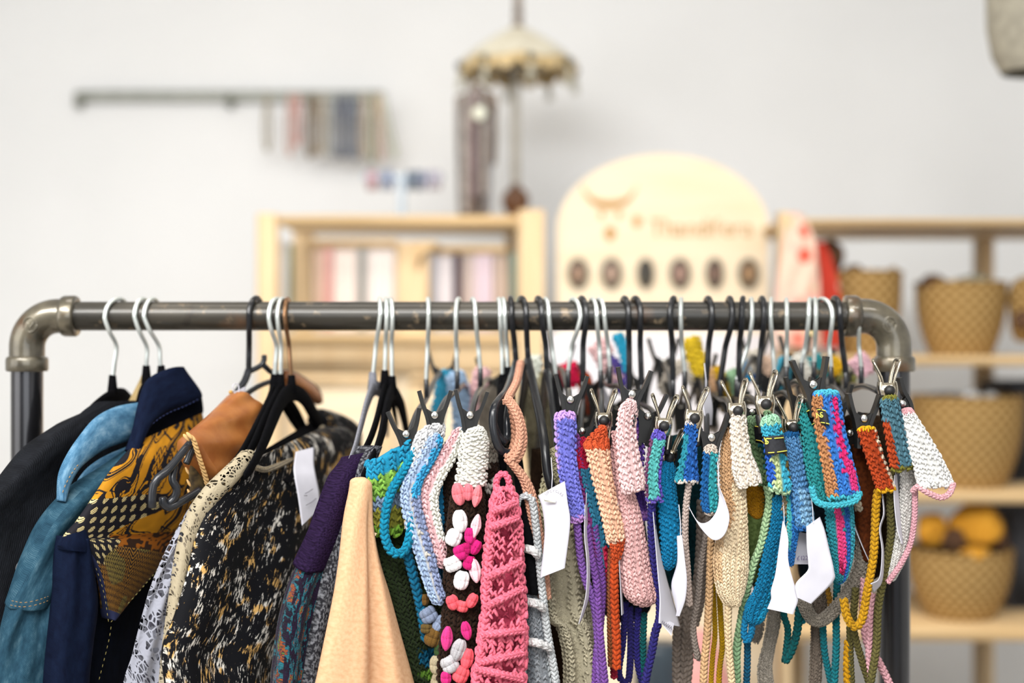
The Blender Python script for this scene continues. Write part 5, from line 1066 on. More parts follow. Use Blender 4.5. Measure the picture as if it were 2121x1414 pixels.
# --- white / pink granny square top
g = T('crochet_bralette', 'brown granny square crochet top with white and magenta flowers', 'crochet top', 978, 885, D)
knit(g, 'cup', LR=([(968, 890, 1.445), (956, 920, 1.442), (951, 960, 1.442), (944, 1010, 1.442)], [(992, 880, 1.448), (1006, 905, 1.45), (1006, 950, 1.45), (1003, 1005, 1.45)]), base='#f0eee5', s=15, style='h', ends=(.14, .0), bf=.012)
knit(g, 'edging', path=pwd([(953, 888, 18), (930, 938, 30), (902, 985, 34), (888, 1030, 34), (895, 1080, 32), (908, 1130, 28), (920, 1175, 20)], 1.446), base='#e9b9bd', bands=[(.58, 1, 0, .8, '#f2f0e6')], s=13, ends=(.08, .08))
LRb = ([(940, 1008, 1.448), (930, 1080, 1.446), (922, 1160, 1.446), (922, 1240, 1.446), (915, 1320, 1.446), (908, 1420, 1.446), (900, 1540, 1.446)], [(1000, 1008, 1.454), (1000, 1080, 1.456), (1002, 1160, 1.458), (992, 1240, 1.458), (985, 1320, 1.458), (978, 1420, 1.458), (972, 1540, 1.458)])
knit(g, 'body', LR=LRb, base='#2f1f16', s=17, bf=.012, bb=.02)
knit(g, 'back_panel', LR=([(920, 960, 1.466), (925, 1060, 1.468), (925, 1170, 1.47), (930, 1300, 1.47)], [(1020, 900, 1.485), (1030, 1000, 1.487), (1020, 1120, 1.49), (1010, 1300, 1.49)]), base='#2a1b13', bands=[(.55, 1, 0, .16, '#a79f92'), (.3, .6, .1, .22, '#a01f4e'), (.6, 1, .26, .34, '#ded8cf')], s=16)
mb = MB()
for x, y, rx, ry, c, a in ((950, 1022, 14, 24, '#ee7f89', -.2), (970, 1018, 12, 18, '#ec7a86', 0), (988, 1026, 10, 24, '#f08a92', .2), (953, 1078, 16, 24, '#f6f4f6', -.1), (986, 1088, 10, 26, '#f8d0da', .2), (940, 1112, 18, 18, '#f8f6f8', .4), (938, 1166, 20, 16, '#f5f3f5', -.4), (956, 1200, 17, 20, '#f8f6f8', .2), (984, 1180, 12, 26, '#f8d0da', -.15),
                           (974, 1108, 13, 17, '#d6297f', 0), (985, 1132, 12, 16, '#cf2277', .5), (955, 1142, 17, 16, '#d2267b', -.3), (972, 1164, 14, 15, '#c91f70', .2), (968, 1134, 12, 12, '#b81a64', 0),
                           (938, 1246, 14, 16, '#f0606c', -.4), (958, 1254, 14, 12, '#f2646e', .2), (978, 1242, 12, 16, '#f0606c', .5), (926, 1320, 12, 26, '#e0418c', .1), (966, 1304, 11, 20, '#d93282', -.2), (950, 1344, 16, 24, '#b9b7bb', .35), (932, 1374, 20, 18, '#c4c2c6', -.5), (968, 1362, 14, 22, '#f0606c', .2), (955, 1395, 18, 18, '#f2646e', .4), (924, 1402, 12, 14, '#d93282', 0), (930, 1440, 16, 20, '#c4c2c6', .2), (962, 1440, 16, 24, '#f0606c', 0)): bobble(mb, x, y, rx, ry, 1.436, c, 6, a)
mb.build('flower_motif', MAT['yarn'], g)

# --- hot pink openwork top
g = T('crochet_bralette', 'hot pink openwork crochet top over a black velvet hanger', 'crochet top', 1040, 1000, D)
cord(g, 'loop', [(1030, 1022, 1.442), (1028, 1000, 1.44), (1034, 984, 1.44), (1046, 982, 1.44), (1054, 996, 1.44), (1054, 1022, 1.442)], 13, '#f0728c', s=10)
PK = '#f2788f'; pkL = [(1024, 1012, 1.438), (1012, 1080, 1.435), (1003, 1180, 1.433), (998, 1280, 1.432), (990, 1345, 1.432), (976, 1425, 1.432), (960, 1540, 1.432)]; pkR = [(1064, 1012, 1.442), (1076, 1080, 1.442), (1082, 1180, 1.442), (1088, 1280, 1.442), (1087, 1345, 1.442), (1086, 1425, 1.442), (1086, 1540, 1.442)]
knit(g, 'body', LR=(pkL, pkR), base=PK, s=19, skin=False, skip=.22, bf=.014, bb=.02, fat=1.05)
knit(g, 'inner_layer', LR=([(x + 8, y, d + .012) for x, y, d in pkL], [(x - 6, y, d + .012) for x, y, d in pkR]), base='#dc5472', s=18, skip=.3, bf=.010, bb=.012)
mb = MB()
for a, b_ in ((pkL, 1), (pkR, -1)): cord(g, 'x', [(x + 8*b_, y, d - .004) for x, y, d in a], 20, PK, mb=mb, build=False)
mb.build('edge_cord', MAT['yarn'], g)
mb = MB()
for k, y in enumerate((1050, 1082, 1180, 1238, 1310, 1362, 1395, 1440)):
    f = (y - 1012)/528; xl = np.interp(y, [p[1] for p in pkL], [p[0] for p in pkL]); xr = np.interp(y, [p[1] for p in pkR], [p[0] for p in pkR]); dy = (-14, -16, -26, -30, -8, -16, 16, -20)[k]
    cord(g, 'cross_cord', [(xl + 8, y - dy*.6, 1.424), ((xl + xr)/2, y, 1.414), (xr - 8, y + dy*.6, 1.426)], 15, PK)

# --- peach braid, grey mohair, cream lace
g = T('crochet_bralette', 'peach braided strap looped through the graphite hanger end', 'crochet top', 1065, 850, D)
PB = [(1052, 828, 1.452), (1068, 850, 1.442), (1079, 885, 1.44), (1078, 920, 1.44), (1066, 946, 1.44), (1056, 952, 1.44), (1074, 975, 1.442), (1092, 1005, 1.445), (1104, 1055, 1.448), (1113, 1110, 1.45), (1122, 1170, 1.452), (1128, 1236, 1.452)]
for o_ in (-8, 0, 8): cord(g, 'strap', [(x + o_*(.6 if k < 3 else 1), y + (o_*.6 if 4 <= k <= 7 else 0), d + abs(o_)*.0004) for k, (x, y, d) in enumerate(PB)], 11.5, '#d7a086', s=10)
cord(g, 'strap', [(1058, 832, 1.462), (1066, 870, 1.464), (1068, 910, 1.464), (1058, 944, 1.46)], 18, '#cc9478', s=12)
cord(g, 'strap', [(1078, 752, 1.62), (1070, 790, 1.55), (1056, 818, 1.47), (1050, 832, 1.455)], 15, '#d7a086', s=11)
g = T('mohair_sweater', 'grey and white mohair top on a black velvet hanger', 'knitted top', 1090, 1040, D)
LRg = ([(1074, 1032, 1.452), (1073, 1100, 1.45), (1080, 1190, 1.447), (1084, 1290, 1.445), (1082, 1410, 1.445), (1080, 1540, 1.445)], [(1102, 1036, 1.458), (1112, 1120, 1.458), (1122, 1220, 1.458), (1134, 1310, 1.458), (1150, 1410, 1.46), (1172, 1540, 1.46)])
mb = MB(); cord(g, 'x', [(1088, 1026, 1.444), (1074, 1036, 1.444), (1072, 1080, 1.444), (1076, 1150, 1.442), (1082, 1230, 1.44), (1084, 1310, 1.44), (1084, 1400, 1.44), (1080, 1540, 1.44)], 11, '#b9bcc0', mb=mb, build=False); cord(g, 'x', [(1088, 1026, 1.444), (1102, 1036, 1.446), (1110, 1090, 1.446), (1116, 1150, 1.446), (1124, 1230, 1.446), (1134, 1310, 1.446), (1150, 1400, 1.446), (1170, 1540, 1.446)], 15, '#c0c4c6', mb=mb, build=False)
for y in (1138, 1248, 1330): cord(g, 'x', [(np.interp(y, [1030, 1540], [1090, 1096]), y - 2, 1.446), (np.interp(y, [1030, 1540], [1098, 1130]), y + 2, 1.432), (np.interp(y, [1030, 1220, 1540], [1102, 1120, 1168]), y + 10, 1.438)], 16, '#d3d2d2', mb=mb, build=False)
mb.build('edging', MAT['fuzzy'], g)
knit(g, 'body', LR=([(1080, 1235, 1.456), (1084, 1300, 1.452), (1082, 1410, 1.45), (1080, 1540, 1.45)], [(1120, 1235, 1.462), (1134, 1310, 1.46), (1150, 1410, 1.462), (1170, 1540, 1.462)]), base='#8f949a', bands=[(0, .3, 0, 1, '#5f656c'), (.7, 1, 0, 1, '#b4babd')], s=14, m='fuzzy', skip=.1)
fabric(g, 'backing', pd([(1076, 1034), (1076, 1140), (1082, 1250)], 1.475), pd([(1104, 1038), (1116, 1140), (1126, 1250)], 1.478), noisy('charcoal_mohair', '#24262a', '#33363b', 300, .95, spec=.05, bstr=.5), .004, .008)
g = T('lace_sweater', 'cream lacy knitted top hanging behind the big white tag', 'knitted top', 1160, 930, 1.5)
knit(g, 'shoulder', LR=([(1142, 928, 1.49), (1128, 985, 1.485), (1116, 1050, 1.485), (1110, 1120, 1.485)], [(1166, 918, 1.495), (1176, 985, 1.495), (1186, 1050, 1.495), (1200, 1120, 1.495)]), base='#cdc5a2', s=15, style='x')
knit(g, 'body', LR=([(1118, 1090, 1.492), (1124, 1190, 1.49), (1130, 1275, 1.49), (1156, 1300, 1.49), (1170, 1370, 1.49), (1168, 1450, 1.49), (1165, 1540, 1.49)], [(1205, 1080, 1.50), (1218, 1180, 1.5), (1228, 1270, 1.5), (1234, 1320, 1.5), (1240, 1380, 1.5), (1244, 1450, 1.5), (1248, 1540, 1.5)]), base='#c2b99f', s=12, style='x', skip=.05, fold=lambda u, v: .008*np.sin(6.28*1.7*u + 1.), bf=.012)
g = T('brown_gap_sheet', 'dark brown sheet added to darken the gap below the cream lacy top', 'knitted top', 1150, 1000, 1.6)
fabric(g, 'body', pd([(1100, 930), (1095, 1100), (1100, 1280), (1110, 1560)], 1.60), pd([(1230, 930), (1240, 1100), (1240, 1280), (1232, 1560)], 1.60), noisy('dark_brown_gap', '#1d140e', '#2a1e15', 300, .95, spec=.05, bstr=.6), .01, .03)  # dark sheet added so the pale background stays hidden in this gap
cord(g, 'tie', pd([(1190, 1240), (1200, 1330), (1210, 1420), (1215, 1540)], 1.585), 12, '#2a1d13')

# --- strips on clips, from left to right
g = T('crochet_bralette', 'lavender and periwinkle crochet strip with long purple ties', 'crochet top', 1171, 855, D)
knit(g, 'panel', path=pwd([(1170, 852, 34), (1171, 880, 40), (1173, 945, 37), (1180, 995, 34), (1190, 1040, 31), (1197, 1082, 28)], 1.443), base='#7577d2', bands=[(0, .16, 0, .5, '#b89be0'), (0, 1, 0, .13, '#c49ce2'), (0, 1, .93, 1, '#c18fd6')], s=12.5, ends=(.07, .04))
cord(g, 'tie', [(1195, 1080, 1.446), (1203, 1156, 1.448), (1213, 1200, 1.45), (1230, 1250, 1.452), (1238, 1320, 1.452), (1243, 1420, 1.452), (1246, 1540, 1.452)], 15, '#835aa8')
cord(g, 'tie', [(1216, 1090, 1.452), (1224, 1150, 1.452), (1236, 1210, 1.45), (1240, 1280, 1.448), (1246, 1350, 1.446), (1254, 1430, 1.446), (1260, 1540, 1.446)], 15, '#7a4f9c')
cord(g, 'tie', [(1232, 1090, 1.456), (1240, 1150, 1.456), (1248, 1210, 1.456), (1244, 1290, 1.454), (1236, 1350, 1.454), (1232, 1430, 1.454)], 14, '#744a96')
knit(g, 'side_panel', path=pwd([(1188, 895, 18), (1196, 950, 18), (1206, 1010, 18), (1216, 1080, 16)], 1.458), base='#8a4b96', s=12)
g = T('crochet_bralette', 'teal crochet strip with crimson tip, between lavender and peach strips', 'crochet top', 1205, 910, D)
knit(g, 'panel', LR=([(1204, 906, 1.458), (1189, 955, 1.456), (1200, 1000, 1.456), (1212, 1060, 1.456), (1226, 1120, 1.456), (1240, 1180, 1.458)], [(1214, 910, 1.462), (1220, 955, 1.464), (1232, 1000, 1.464), (1244, 1060, 1.464), (1256, 1120, 1.464), (1262, 1195, 1.464)]), base='#367f9f', bands=[(0, .22, .3, 1, '#8a3a7c'), (0, 1, 0, .27, '#c71f45'), (.5, 1, .84, 1, '#c02448')], s=12.5, ends=(.05, .1))
cord(g, 'tie', [(1254, 1180, 1.462), (1262, 1240, 1.464), (1268, 1320, 1.466), (1272, 1400, 1.468)], 14, '#9c2038')
g = T('crochet_bralette', 'peach crochet strip with orange tip and orange tie', 'crochet top', 1245, 885, D)
knit(g, 'panel', LR=([(1244, 882, 1.45), (1214, 915, 1.446), (1216, 935, 1.444), (1228, 988, 1.443), (1241, 1041, 1.443), (1253, 1094, 1.443), (1261, 1128, 1.443)], [(1252, 882, 1.452), (1258, 915, 1.452), (1259, 935, 1.452), (1264, 978, 1.452), (1273, 1030, 1.452), (1284, 1075, 1.452), (1292, 1118, 1.452)]), base='#f8c4a4', bands=[(0, 1, 0, .30, '#cb5530'), (0, 1, .96, 1, '#f0c8ae')], s=12.5, ends=(.04, .02))
knit(g, 'tip', LR=([(1262, 1124, 1.443), (1268, 1142, 1.443), (1270, 1160, 1.444)], [(1292, 1114, 1.45), (1288, 1134, 1.45), (1280, 1156, 1.45)]), base='#c45029', s=10, ends=(.02, .1))
cord(g, 'tie', [(1274, 1140, 1.447), (1272, 1200, 1.448), (1274, 1270, 1.45), (1277, 1330, 1.45), (1277, 1380, 1.45)], 17, '#b9481f', bands=[])
cord(g, 'tie', [(1266, 1140, 1.456), (1264, 1210, 1.457), (1264, 1290, 1.458), (1266, 1376, 1.458)], 13, '#8c5232')
g = T('crochet_bralette', 'pale pink crochet top with a folded tongue and wide cup below', 'crochet top', 1302, 835, D)
knit(g, 'strap', LR=([(1298, 828, 1.44), (1285, 850, 1.438), (1279, 890, 1.437), (1280, 935, 1.436), (1286, 988, 1.436), (1292, 1024, 1.436)], [(1310, 828, 1.444), (1317, 850, 1.446), (1312, 892, 1.447), (1321, 945, 1.447), (1331, 988, 1.447), (1331, 1012, 1.447)]), base='#f8d2d2', s=13.5, ends=(.07, .03), style='v')
knit(g, 'cup', LR=([(1262, 890, 1.462), (1268, 940, 1.46), (1272, 990, 1.458), (1281, 1062, 1.456), (1285, 1140, 1.456), (1290, 1210, 1.456), (1306, 1256, 1.458)], [(1290, 900, 1.466), (1300, 960, 1.466), (1308, 1030, 1.466), (1324, 1080, 1.466), (1338, 1150, 1.467), (1352, 1209, 1.468), (1361, 1252, 1.47)]), base='#e6b6b4', s=11.5, ends=(.02, .10), bf=.012)  # same pink yarn as the strap, its shade put into a darker base
g = T('crochet_bralette', 'purple crochet strip behind the pale pink tongue', 'crochet top', 1322, 870, 1.47)
knit(g, 'panel', path=pwd([(1325, 868, 22), (1322, 905, 24), (1318, 960, 26), (1318, 1010, 26), (1324, 1050, 25), (1331, 1082, 24)], 1.475), base='#6a48a6', bands=[(0, .5, .1, .3, '#9a62bd'), (.3, 1, .84, .93, '#b47fd0'), (0, 1, 0, .08, '#4f3f9e')], s=12)
for k, (pth, c) in enumerate((([(1296, 1250), (1290, 1330), (1282, 1395), (1300, 1412), (1306, 1350), (1305, 1260)], '#2b2666'), ([(1322, 1262), (1318, 1330), (1322, 1380), (1332, 1420), (1340, 1470)], '#2d2870'), ([(1334, 1272), (1332, 1330), (1331, 1420)], '#145a5c'))): cord(g, 'tie', pd(pth, 1.478), 13, c)
g = T('crochet_bralette', 'mint green crochet strip with purple edges and navy ties', 'crochet top', 1364, 895, D)
knit(g, 'panel', path=pwd([(1365, 892, 20), (1361, 920, 27), (1354, 960, 28), (1352, 1000, 28), (1357, 1040, 32)], 1.448), base='#5bb6b4', bands=[(0, .18, .2, 1, '#7a4a6e'), (.86, 1, .3, 1, '#6050b4'), (0, 1, 0, .15, '#6a5cc2'), (0, 1, .93, 1, '#6a58b8')], s=12, ends=(.08, .02))
cord(g, 'tie', [(1350, 1046, 1.452), (1350, 1110, 1.455), (1357, 1180, 1.458), (1366, 1240, 1.46), (1366, 1280, 1.462), (1357, 1310, 1.463), (1350, 1350, 1.464), (1338, 1405, 1.464), (1330, 1470, 1.464)], 16, '#2f2a70')
g = T('crochet_bralette', 'deep blue fine knitted tongue on the low bright clip', 'crochet top', 1382, 958, D)
knit(g, 'cup', LR=([(1374, 955, 1.468), (1366, 975, 1.464), (1363, 1005, 1.463), (1366, 1062, 1.462), (1371, 1130, 1.462), (1376, 1182, 1.463)], [(1390, 955, 1.472), (1396, 970, 1.473), (1396, 1000, 1.474), (1402, 1051, 1.474), (1409, 1130, 1.475), (1392, 1176, 1.475)]), base='#1786b8', s=9.5, ends=(.05, .06))
g = T('crochet_bralette', 'royal blue crochet piece with white rim, on the bright clip', 'crochet top', 1430, 875, D)
knit(g, 'panel', LR=([(1422, 872, 1.45), (1420, 890, 1.448), (1412, 945, 1.446), (1402, 985, 1.445), (1401, 998, 1.445)], [(1438, 872, 1.453), (1441, 890, 1.454), (1439, 935, 1.455), (1443, 985, 1.456), (1443, 998, 1.456)]), base='#2d69bc', bands=[(0, .16, .3, .9, '#2f8fa2'), (0, 1, 0, .1, '#dcd3cc'), (0, 1, .89, 1, '#e6dcd2')], s=12.5, ends=(.05, .01))
cord(g, 'tie', [(1427, 1000, 1.452), (1421, 1050, 1.454), (1419, 1110, 1.456), (1424, 1180, 1.458), (1428, 1250, 1.46)], 13, '#bfada4')
g = T('crochet_bralette', 'teal and navy striped crochet strip with cream rim on the wide black clip', 'crochet top', 1471, 930, D)
knit(g, 'panel', LR=([(1463, 922, 1.45), (1458, 945, 1.448), (1454, 998, 1.447), (1454, 1040, 1.447), (1462, 1066, 1.447)], [(1480, 922, 1.453), (1485, 945, 1.454), (1483, 998, 1.454), (1487, 1035, 1.454), (1476, 1066, 1.454)]), base='#38a4ae', bands=[(0, .42, .12, .95, '#1f5f9c'), (.88, 1, .2, .95, '#c9bab0'), (0, 1, 0, .19, '#dccdc0'), (0, 1, .95, 1, '#d8cabe')], s=11.5, ends=(.08, .08))
cord(g, 'tie', pd([(1468, 1066), (1462, 1110), (1452, 1170), (1446, 1240), (1436, 1300), (1444, 1360)], 1.475), 12, '#8a7f77')
g = T('crochet_bralette', 'cream crochet tongue with long pointed cup and thin tie', 'crochet top', 1527, 862, D)
knit(g, 'strap', LR=([(1514, 858, 1.444), (1515, 903, 1.442), (1518, 956, 1.441), (1524, 990, 1.441), (1534, 1012, 1.441)], [(1541, 858, 1.448), (1545, 903, 1.45), (1555, 945, 1.451), (1569, 978, 1.452), (1574, 1000, 1.452)]), base='#f8ebdc', s=12.5, ends=(.05, .02))
knit(g, 'cup', LR=([(1506, 880, 1.46), (1496, 930, 1.458), (1494, 985, 1.456), (1496, 1050, 1.455), (1484, 1120, 1.455), (1480, 1170, 1.455), (1487, 1220, 1.456), (1504, 1254, 1.457)], [(1524, 890, 1.464), (1532, 950, 1.465), (1537, 1005, 1.465), (1541, 1070, 1.465), (1545, 1130, 1.466), (1545, 1180, 1.466), (1535, 1226, 1.466), (1516, 1254, 1.466)]), base='#f0dab8', bands=[(0, .3, 0, .5, '#cba279'), (0, .12, .5, .8, '#d9b78f')], s=10, ends=(.02, .03), bf=.012)
cord(g, 'tie', [(1509, 1250, 1.46), (1508, 1310, 1.46), (1512, 1370, 1.46), (1518, 1440, 1.46), (1522, 1540, 1.46)], 14, '#e0c6a0')
cord(g, 'tie', [(1474, 1090, 1.47), (1472, 1150, 1.47), (1469, 1230, 1.47), (1465, 1310, 1.47), (1458, 1390, 1.47), (1454, 1540, 1.47)], 15, '#d2ab80')
g = T('knitted_tie', 'mustard knitted ties hanging below the cream pointed cup', 'knitted tie', 1478, 1190, 1.5)
cord(g, 'tie', pd([(1479, 1160), (1478, 1230), (1481, 1310), (1476, 1360), (1472, 1430), (1470, 1540)], 1.50), 10, '#bf9518'); cord(g, 'tie', pd([(1490, 1230), (1494, 1300), (1496, 1340), (1490, 1390), (1488, 1470), (1488, 1540)], 1.50), 11, '#c79d1c')
g = T('knitted_tie', 'grey-brown knitted ties between the royal blue piece and the tan tie', 'knitted tie', 1440, 1100, 1.52)
for pth, w in (([(1454, 1040), (1452, 1125), (1446, 1199), (1432, 1252), (1420, 1310), (1414, 1420)], 20), ([(1418, 1210), (1405, 1280), (1402, 1350), (1402, 1430), (1402, 1540)], 18), ([(1412, 1240), (1424, 1300), (1427, 1360), (1422, 1420), (1418, 1500)], 18), ([(1434, 1270), (1438, 1320), (1448, 1364)], 11), ([(1462, 1060), (1460, 1160), (1452, 1240), (1440, 1290)], 16)): cord(g, 'tie', pd(pth, 1.53), w, '#8a7e75')
g = T('crochet_bralette', 'sage green crochet piece behind the cream tongue, with pale green tie', 'crochet top', 1558, 865, 1.48)
knit(g, 'panel', LR=([(1548, 862, 1.478), (1546, 890, 1.476), (1553, 930, 1.475), (1564, 975, 1.474), (1574, 1008, 1.474)], [(1572, 862, 1.482), (1580, 890, 1.484), (1586, 930, 1.485), (1592, 975, 1.485), (1598, 1012, 1.485)]), base='#6f8c62', bands=[(0, 1, 0, .12, '#93b48c'), (.5, .8, .3, .8, '#2f7a80'), (.8, 1, .4, .8, '#6e5a2c')], s=12)
cord(g, 'tie', [(1590, 1010, 1.468), (1594, 1040, 1.466), (1586, 1085, 1.465), (1576, 1130, 1.465), (1560, 1170, 1.466), (1545, 1230, 1.468), (1536, 1280, 1.47), (1526, 1345, 1.47), (1526, 1410, 1.47), (1530, 1540, 1.47)], 16, '#86a880', bands=[(0, 1, 0, .4, '#a9c79a')])
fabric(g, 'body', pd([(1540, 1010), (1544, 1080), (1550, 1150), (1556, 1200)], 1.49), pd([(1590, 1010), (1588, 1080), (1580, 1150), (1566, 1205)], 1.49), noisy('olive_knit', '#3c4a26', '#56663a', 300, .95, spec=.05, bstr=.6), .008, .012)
g = T('crochet_bralette', 'ochre knitted cup hanging behind the cream tongue', 'crochet top', 1560, 1015, 1.48)
knit(g, 'cup', LR=([(1540, 985, 1.482), (1542, 1020, 1.482), (1550, 1055, 1.482), (1562, 1072, 1.482)], [(1582, 985, 1.486), (1581, 1030, 1.486), (1578, 1060, 1.486), (1570, 1074, 1.486)]), base='#b27c14', s=8.5, ends=(.02, .15))
g = T('crochet_bralette', 'mint and turquoise crochet strip wearing a black woven label', 'crochet top', 1596, 860, D)
LRt = ([(1582, 862, 1.444), (1578, 880, 1.442), (1583, 905, 1.442), (1588, 945, 1.441), (1592, 985, 1.441), (1597, 1020, 1.441)], [(1606, 858, 1.448), (1613, 875, 1.45), (1618, 903, 1.451), (1626, 950, 1.452), (1634, 1000, 1.452), (1631, 1024, 1.452)])
knit(g, 'panel', LR=LRt, base='#46b6d4', bands=[(.18, .5, .46, .9, '#cfe0a4'), (0, .16, .4, .9, '#2f62c4'), (.9, 1, .15, .8, '#6d5c30'), (0, 1, 0, .2, '#a8dab8'), (0, 1, .93, 1, '#bfe0b4')], s=12.5, ends=(.08, .05), uj=.05)
def woven_label(par, LR, name='care_label'):
    o = fabric(par, name, LR[0], LR[1], noisy('black_woven_label', '#15161c', '#20222a', 400, .7, bstr=.3), .0095, .006, nv=16, nt=40)
    mb = MB()
    for k in (0, -1):
        q = Loft(*LR, bf=.0105, bb=.006, e=.8); v = .12 if k == 0 else .88
        for t0, t1 in ((.25, .95), (1.25, 2.3)): mb.tube(q.ev(np.full(14, v), np.linspace(t0, t1, 14)), .0005, 6)
    mb.build('stripe', LABY, o); return o
LABY = mat('yellow_label_thread', '#e0dc5a', .7)
lb = woven_label(g, ([(1582, 904, 1.437), (1585, 923, 1.436), (1588, 942, 1.436)], [(1618, 901, 1.443), (1623, 920, 1.444), (1627, 936, 1.444)]))
tl = text_mesh('S', M(19, 1.43), P(1583.5, 920, 1.4295), (1, -.12, .1), (.1, 0, 1)); tl.tube([P(1583, 906, 1.431), P(1587.5, 918, 1.4295)], .0005, 6).build('lettering', LABY, lb, smooth=False)
tb = fabric(g, 'label_end', pd([(1561, 882), (1563, 900), (1565, 916)], 1.455), pd([(1584, 886), (1586, 903), (1588, 920)], 1.445), MAT['velvet'], .001, .001, nv=10, nt=16)
MB().tube(np.array([P(1564, 882.5, 1.452), P(1574, 884, 1.448)]), .0005, 6).tube(np.array([P(1566, 911, 1.452), P(1577, 913, 1.446), P(1584, 919, 1.443)]), .0005, 6).build('stripe', mat('dull_yellow_thread', '#a8952c', .7), tb)
knit(g, 'cup', LR=([(1603, 1025, 1.458), (1598, 1083, 1.457), (1582, 1147, 1.457), (1566, 1215, 1.457), (1547, 1252, 1.458), (1544, 1288, 1.458)], [(1634, 1030, 1.464), (1622, 1100, 1.464), (1612, 1150, 1.465), (1597, 1228, 1.465), (1580, 1280, 1.465), (1560, 1292, 1.465)]), base='#0f709a', bands=[(.5, .9, 0, .12, '#a08c6c'), (.62, 1, .2, .9, '#1a8ab4')], s=10, ends=(.02, .05))
cord(g, 'tie', pd([(1546, 1270), (1541, 1310), (1547, 1328), (1556, 1310), (1558, 1285)], 1.462), 13, '#14709c')
cord(g, 'tie', pd([(1548, 1325), (1548, 1370), (1546, 1430), (1546, 1540)], 1.475), 13, '#15506c')
g = T('crochet_bralette', 'denim blue crochet strip, darker at its clipped top', 'crochet top', 1640, 893, D)
knit(g, 'panel', LR=([(1630, 896, 1.458), (1624, 906, 1.456), (1630, 940, 1.454), (1638, 985, 1.453), (1645, 1040, 1.452), (1650, 1102, 1.452)], [(1648, 892, 1.46), (1654, 904, 1.462), (1662, 945, 1.463), (1670, 1000, 1.464), (1680, 1060, 1.464), (1685, 1096, 1.464)]), base='#5b90c2', bands=[(0, 1, 0, .2, '#1c5c94'), (.85, 1, .15, .6, '#3f97a0'), (.2, 1, .68, 1, '#8dbce0'), (0, 1, .96, 1, '#2f70b8')], s=11.5, ends=(.05, .03), uj=.06)
knit(g, 'edge_band', path=pwd([(1634, 985, 14), (1640, 1040, 20), (1643, 1090, 20), (1640, 1130, 15), (1637, 1172, 9)], 1.460), base='#2f78c0', bands=[(0, .4, .1, .8, '#4fb6b8')], s=10)
g = T('crochet_bralette', 'widest crochet piece, teal with brown, blue and hot pink stripes', 'crochet top', 1705, 815, D)
knit(g, 'panel', LR=([(1694, 808, 1.440), (1686, 826, 1.438), (1690, 880, 1.436), (1703, 950, 1.435), (1712, 1000, 1.435), (1718, 1038, 1.435)], [(1728, 808, 1.446), (1736, 826, 1.448), (1746, 889, 1.449), (1762, 956, 1.45), (1772, 996, 1.45), (1780, 1032, 1.45)]), base='#3c7fd4', bands=[(0, .2, .14, .95, '#bd8458'), (.52, .78, .15, .7, '#e82f78'), (.66, .88, .6, .95, '#e23a80'), (0, 1, 0, .13, '#52b9d4'), (0, 1, .95, 1, '#48b6c8')], s=12, ends=(.07, .02), uj=.03)
knit(g, 'side_panel', LR=([(1656, 832, 1.462), (1662, 889, 1.458), (1668, 950, 1.455), (1678, 1000, 1.452), (1690, 1038, 1.45)], [(1696, 845, 1.462), (1706, 900, 1.458), (1716, 960, 1.456), (1724, 1010, 1.455), (1730, 1040, 1.455)]), base='#2b8d90', bands=[(0, .5, 0, .12, '#2a7a74'), (.6, 1, .5, 1, '#36a2a6')], s=12, ends=(.02, .05))
cord(g, 'edging', [(1682, 1010, 1.445), (1690, 1036, 1.44), (1712, 1046, 1.434), (1745, 1044, 1.434), (1772, 1036, 1.436), (1780, 1022, 1.438)], 13, '#48b4c6')
knit(g, 'cup', LR=([(1710, 1044, 1.455), (1716, 1108, 1.454), (1722, 1165, 1.454), (1726, 1202, 1.455)], [(1764, 1044, 1.462), (1767, 1100, 1.463), (1762, 1160, 1.463), (1742, 1210, 1.463)]), base='#2c8794', bands=[(.22, .52, 0, .8, '#e4437f'), (.28, .5, .66, .85, '#a0204e'), (.56, .76, 0, 1, '#2f66b4'), (.78, 1, 0, 1, '#3fa6ba')], s=9.5, ends=(.02, .12))
lb = woven_label(g, ([(1689, 846, 1.436), (1694, 862, 1.434), (1698, 878, 1.434)], [(1706, 852, 1.436), (1711, 866, 1.436), (1712, 882, 1.436)]))
text_mesh('NS', M(16, 1.43), P(1690, 866, 1.4255), (1, -.1, .15), (-.1, 0, 1), .62).build('lettering', LABY, lb, smooth=False)
tb = fabric(g, 'label_end', pd([(1670, 850), (1676, 866), (1682, 880)], 1.452), pd([(1690, 843), (1692, 860), (1694, 874)], 1.442), MAT['velvet'], .001, .001, nv=10, nt=16)
MB().tube(np.array([P(1671, 852, 1.449), P(1677, 849, 1.445)]), .0005, 6).tube(np.array([P(1682, 879, 1.449), P(1691, 874, 1.441)]), .0005, 6).build('stripe', LABY, tb)
g = T('crochet_bralette', 'rust crochet piece with cream zigzag, mustard rim and mustard tie', 'crochet top', 1797, 890, D)
knit(g, 'panel', LR=([(1782, 886, 1.444), (1780, 898, 1.442), (1796, 950, 1.44), (1810, 990, 1.44), (1822, 1022, 1.44)], [(1806, 884, 1.448), (1812, 894, 1.45), (1828, 950, 1.451), (1844, 992, 1.451), (1852, 1016, 1.451)]), base='#b1441e', bands=[(.74, .95, .12, .9, '#e6d2b8'), (0, 1, 0, .16, '#e2b01a'), (0, 1, .93, 1, '#d9a21c')], s=12, ends=(.07, .03), uj=.05)
cord(g, 'tie', [(1818, 1018, 1.447), (1814, 1050, 1.448), (1812, 1108, 1.45), (1808, 1160, 1.45), (1796, 1225, 1.45), (1786, 1280, 1.45), (1771, 1298, 1.45), (1755, 1278, 1.452), (1748, 1244, 1.454)], 16, '#bd8d1a')
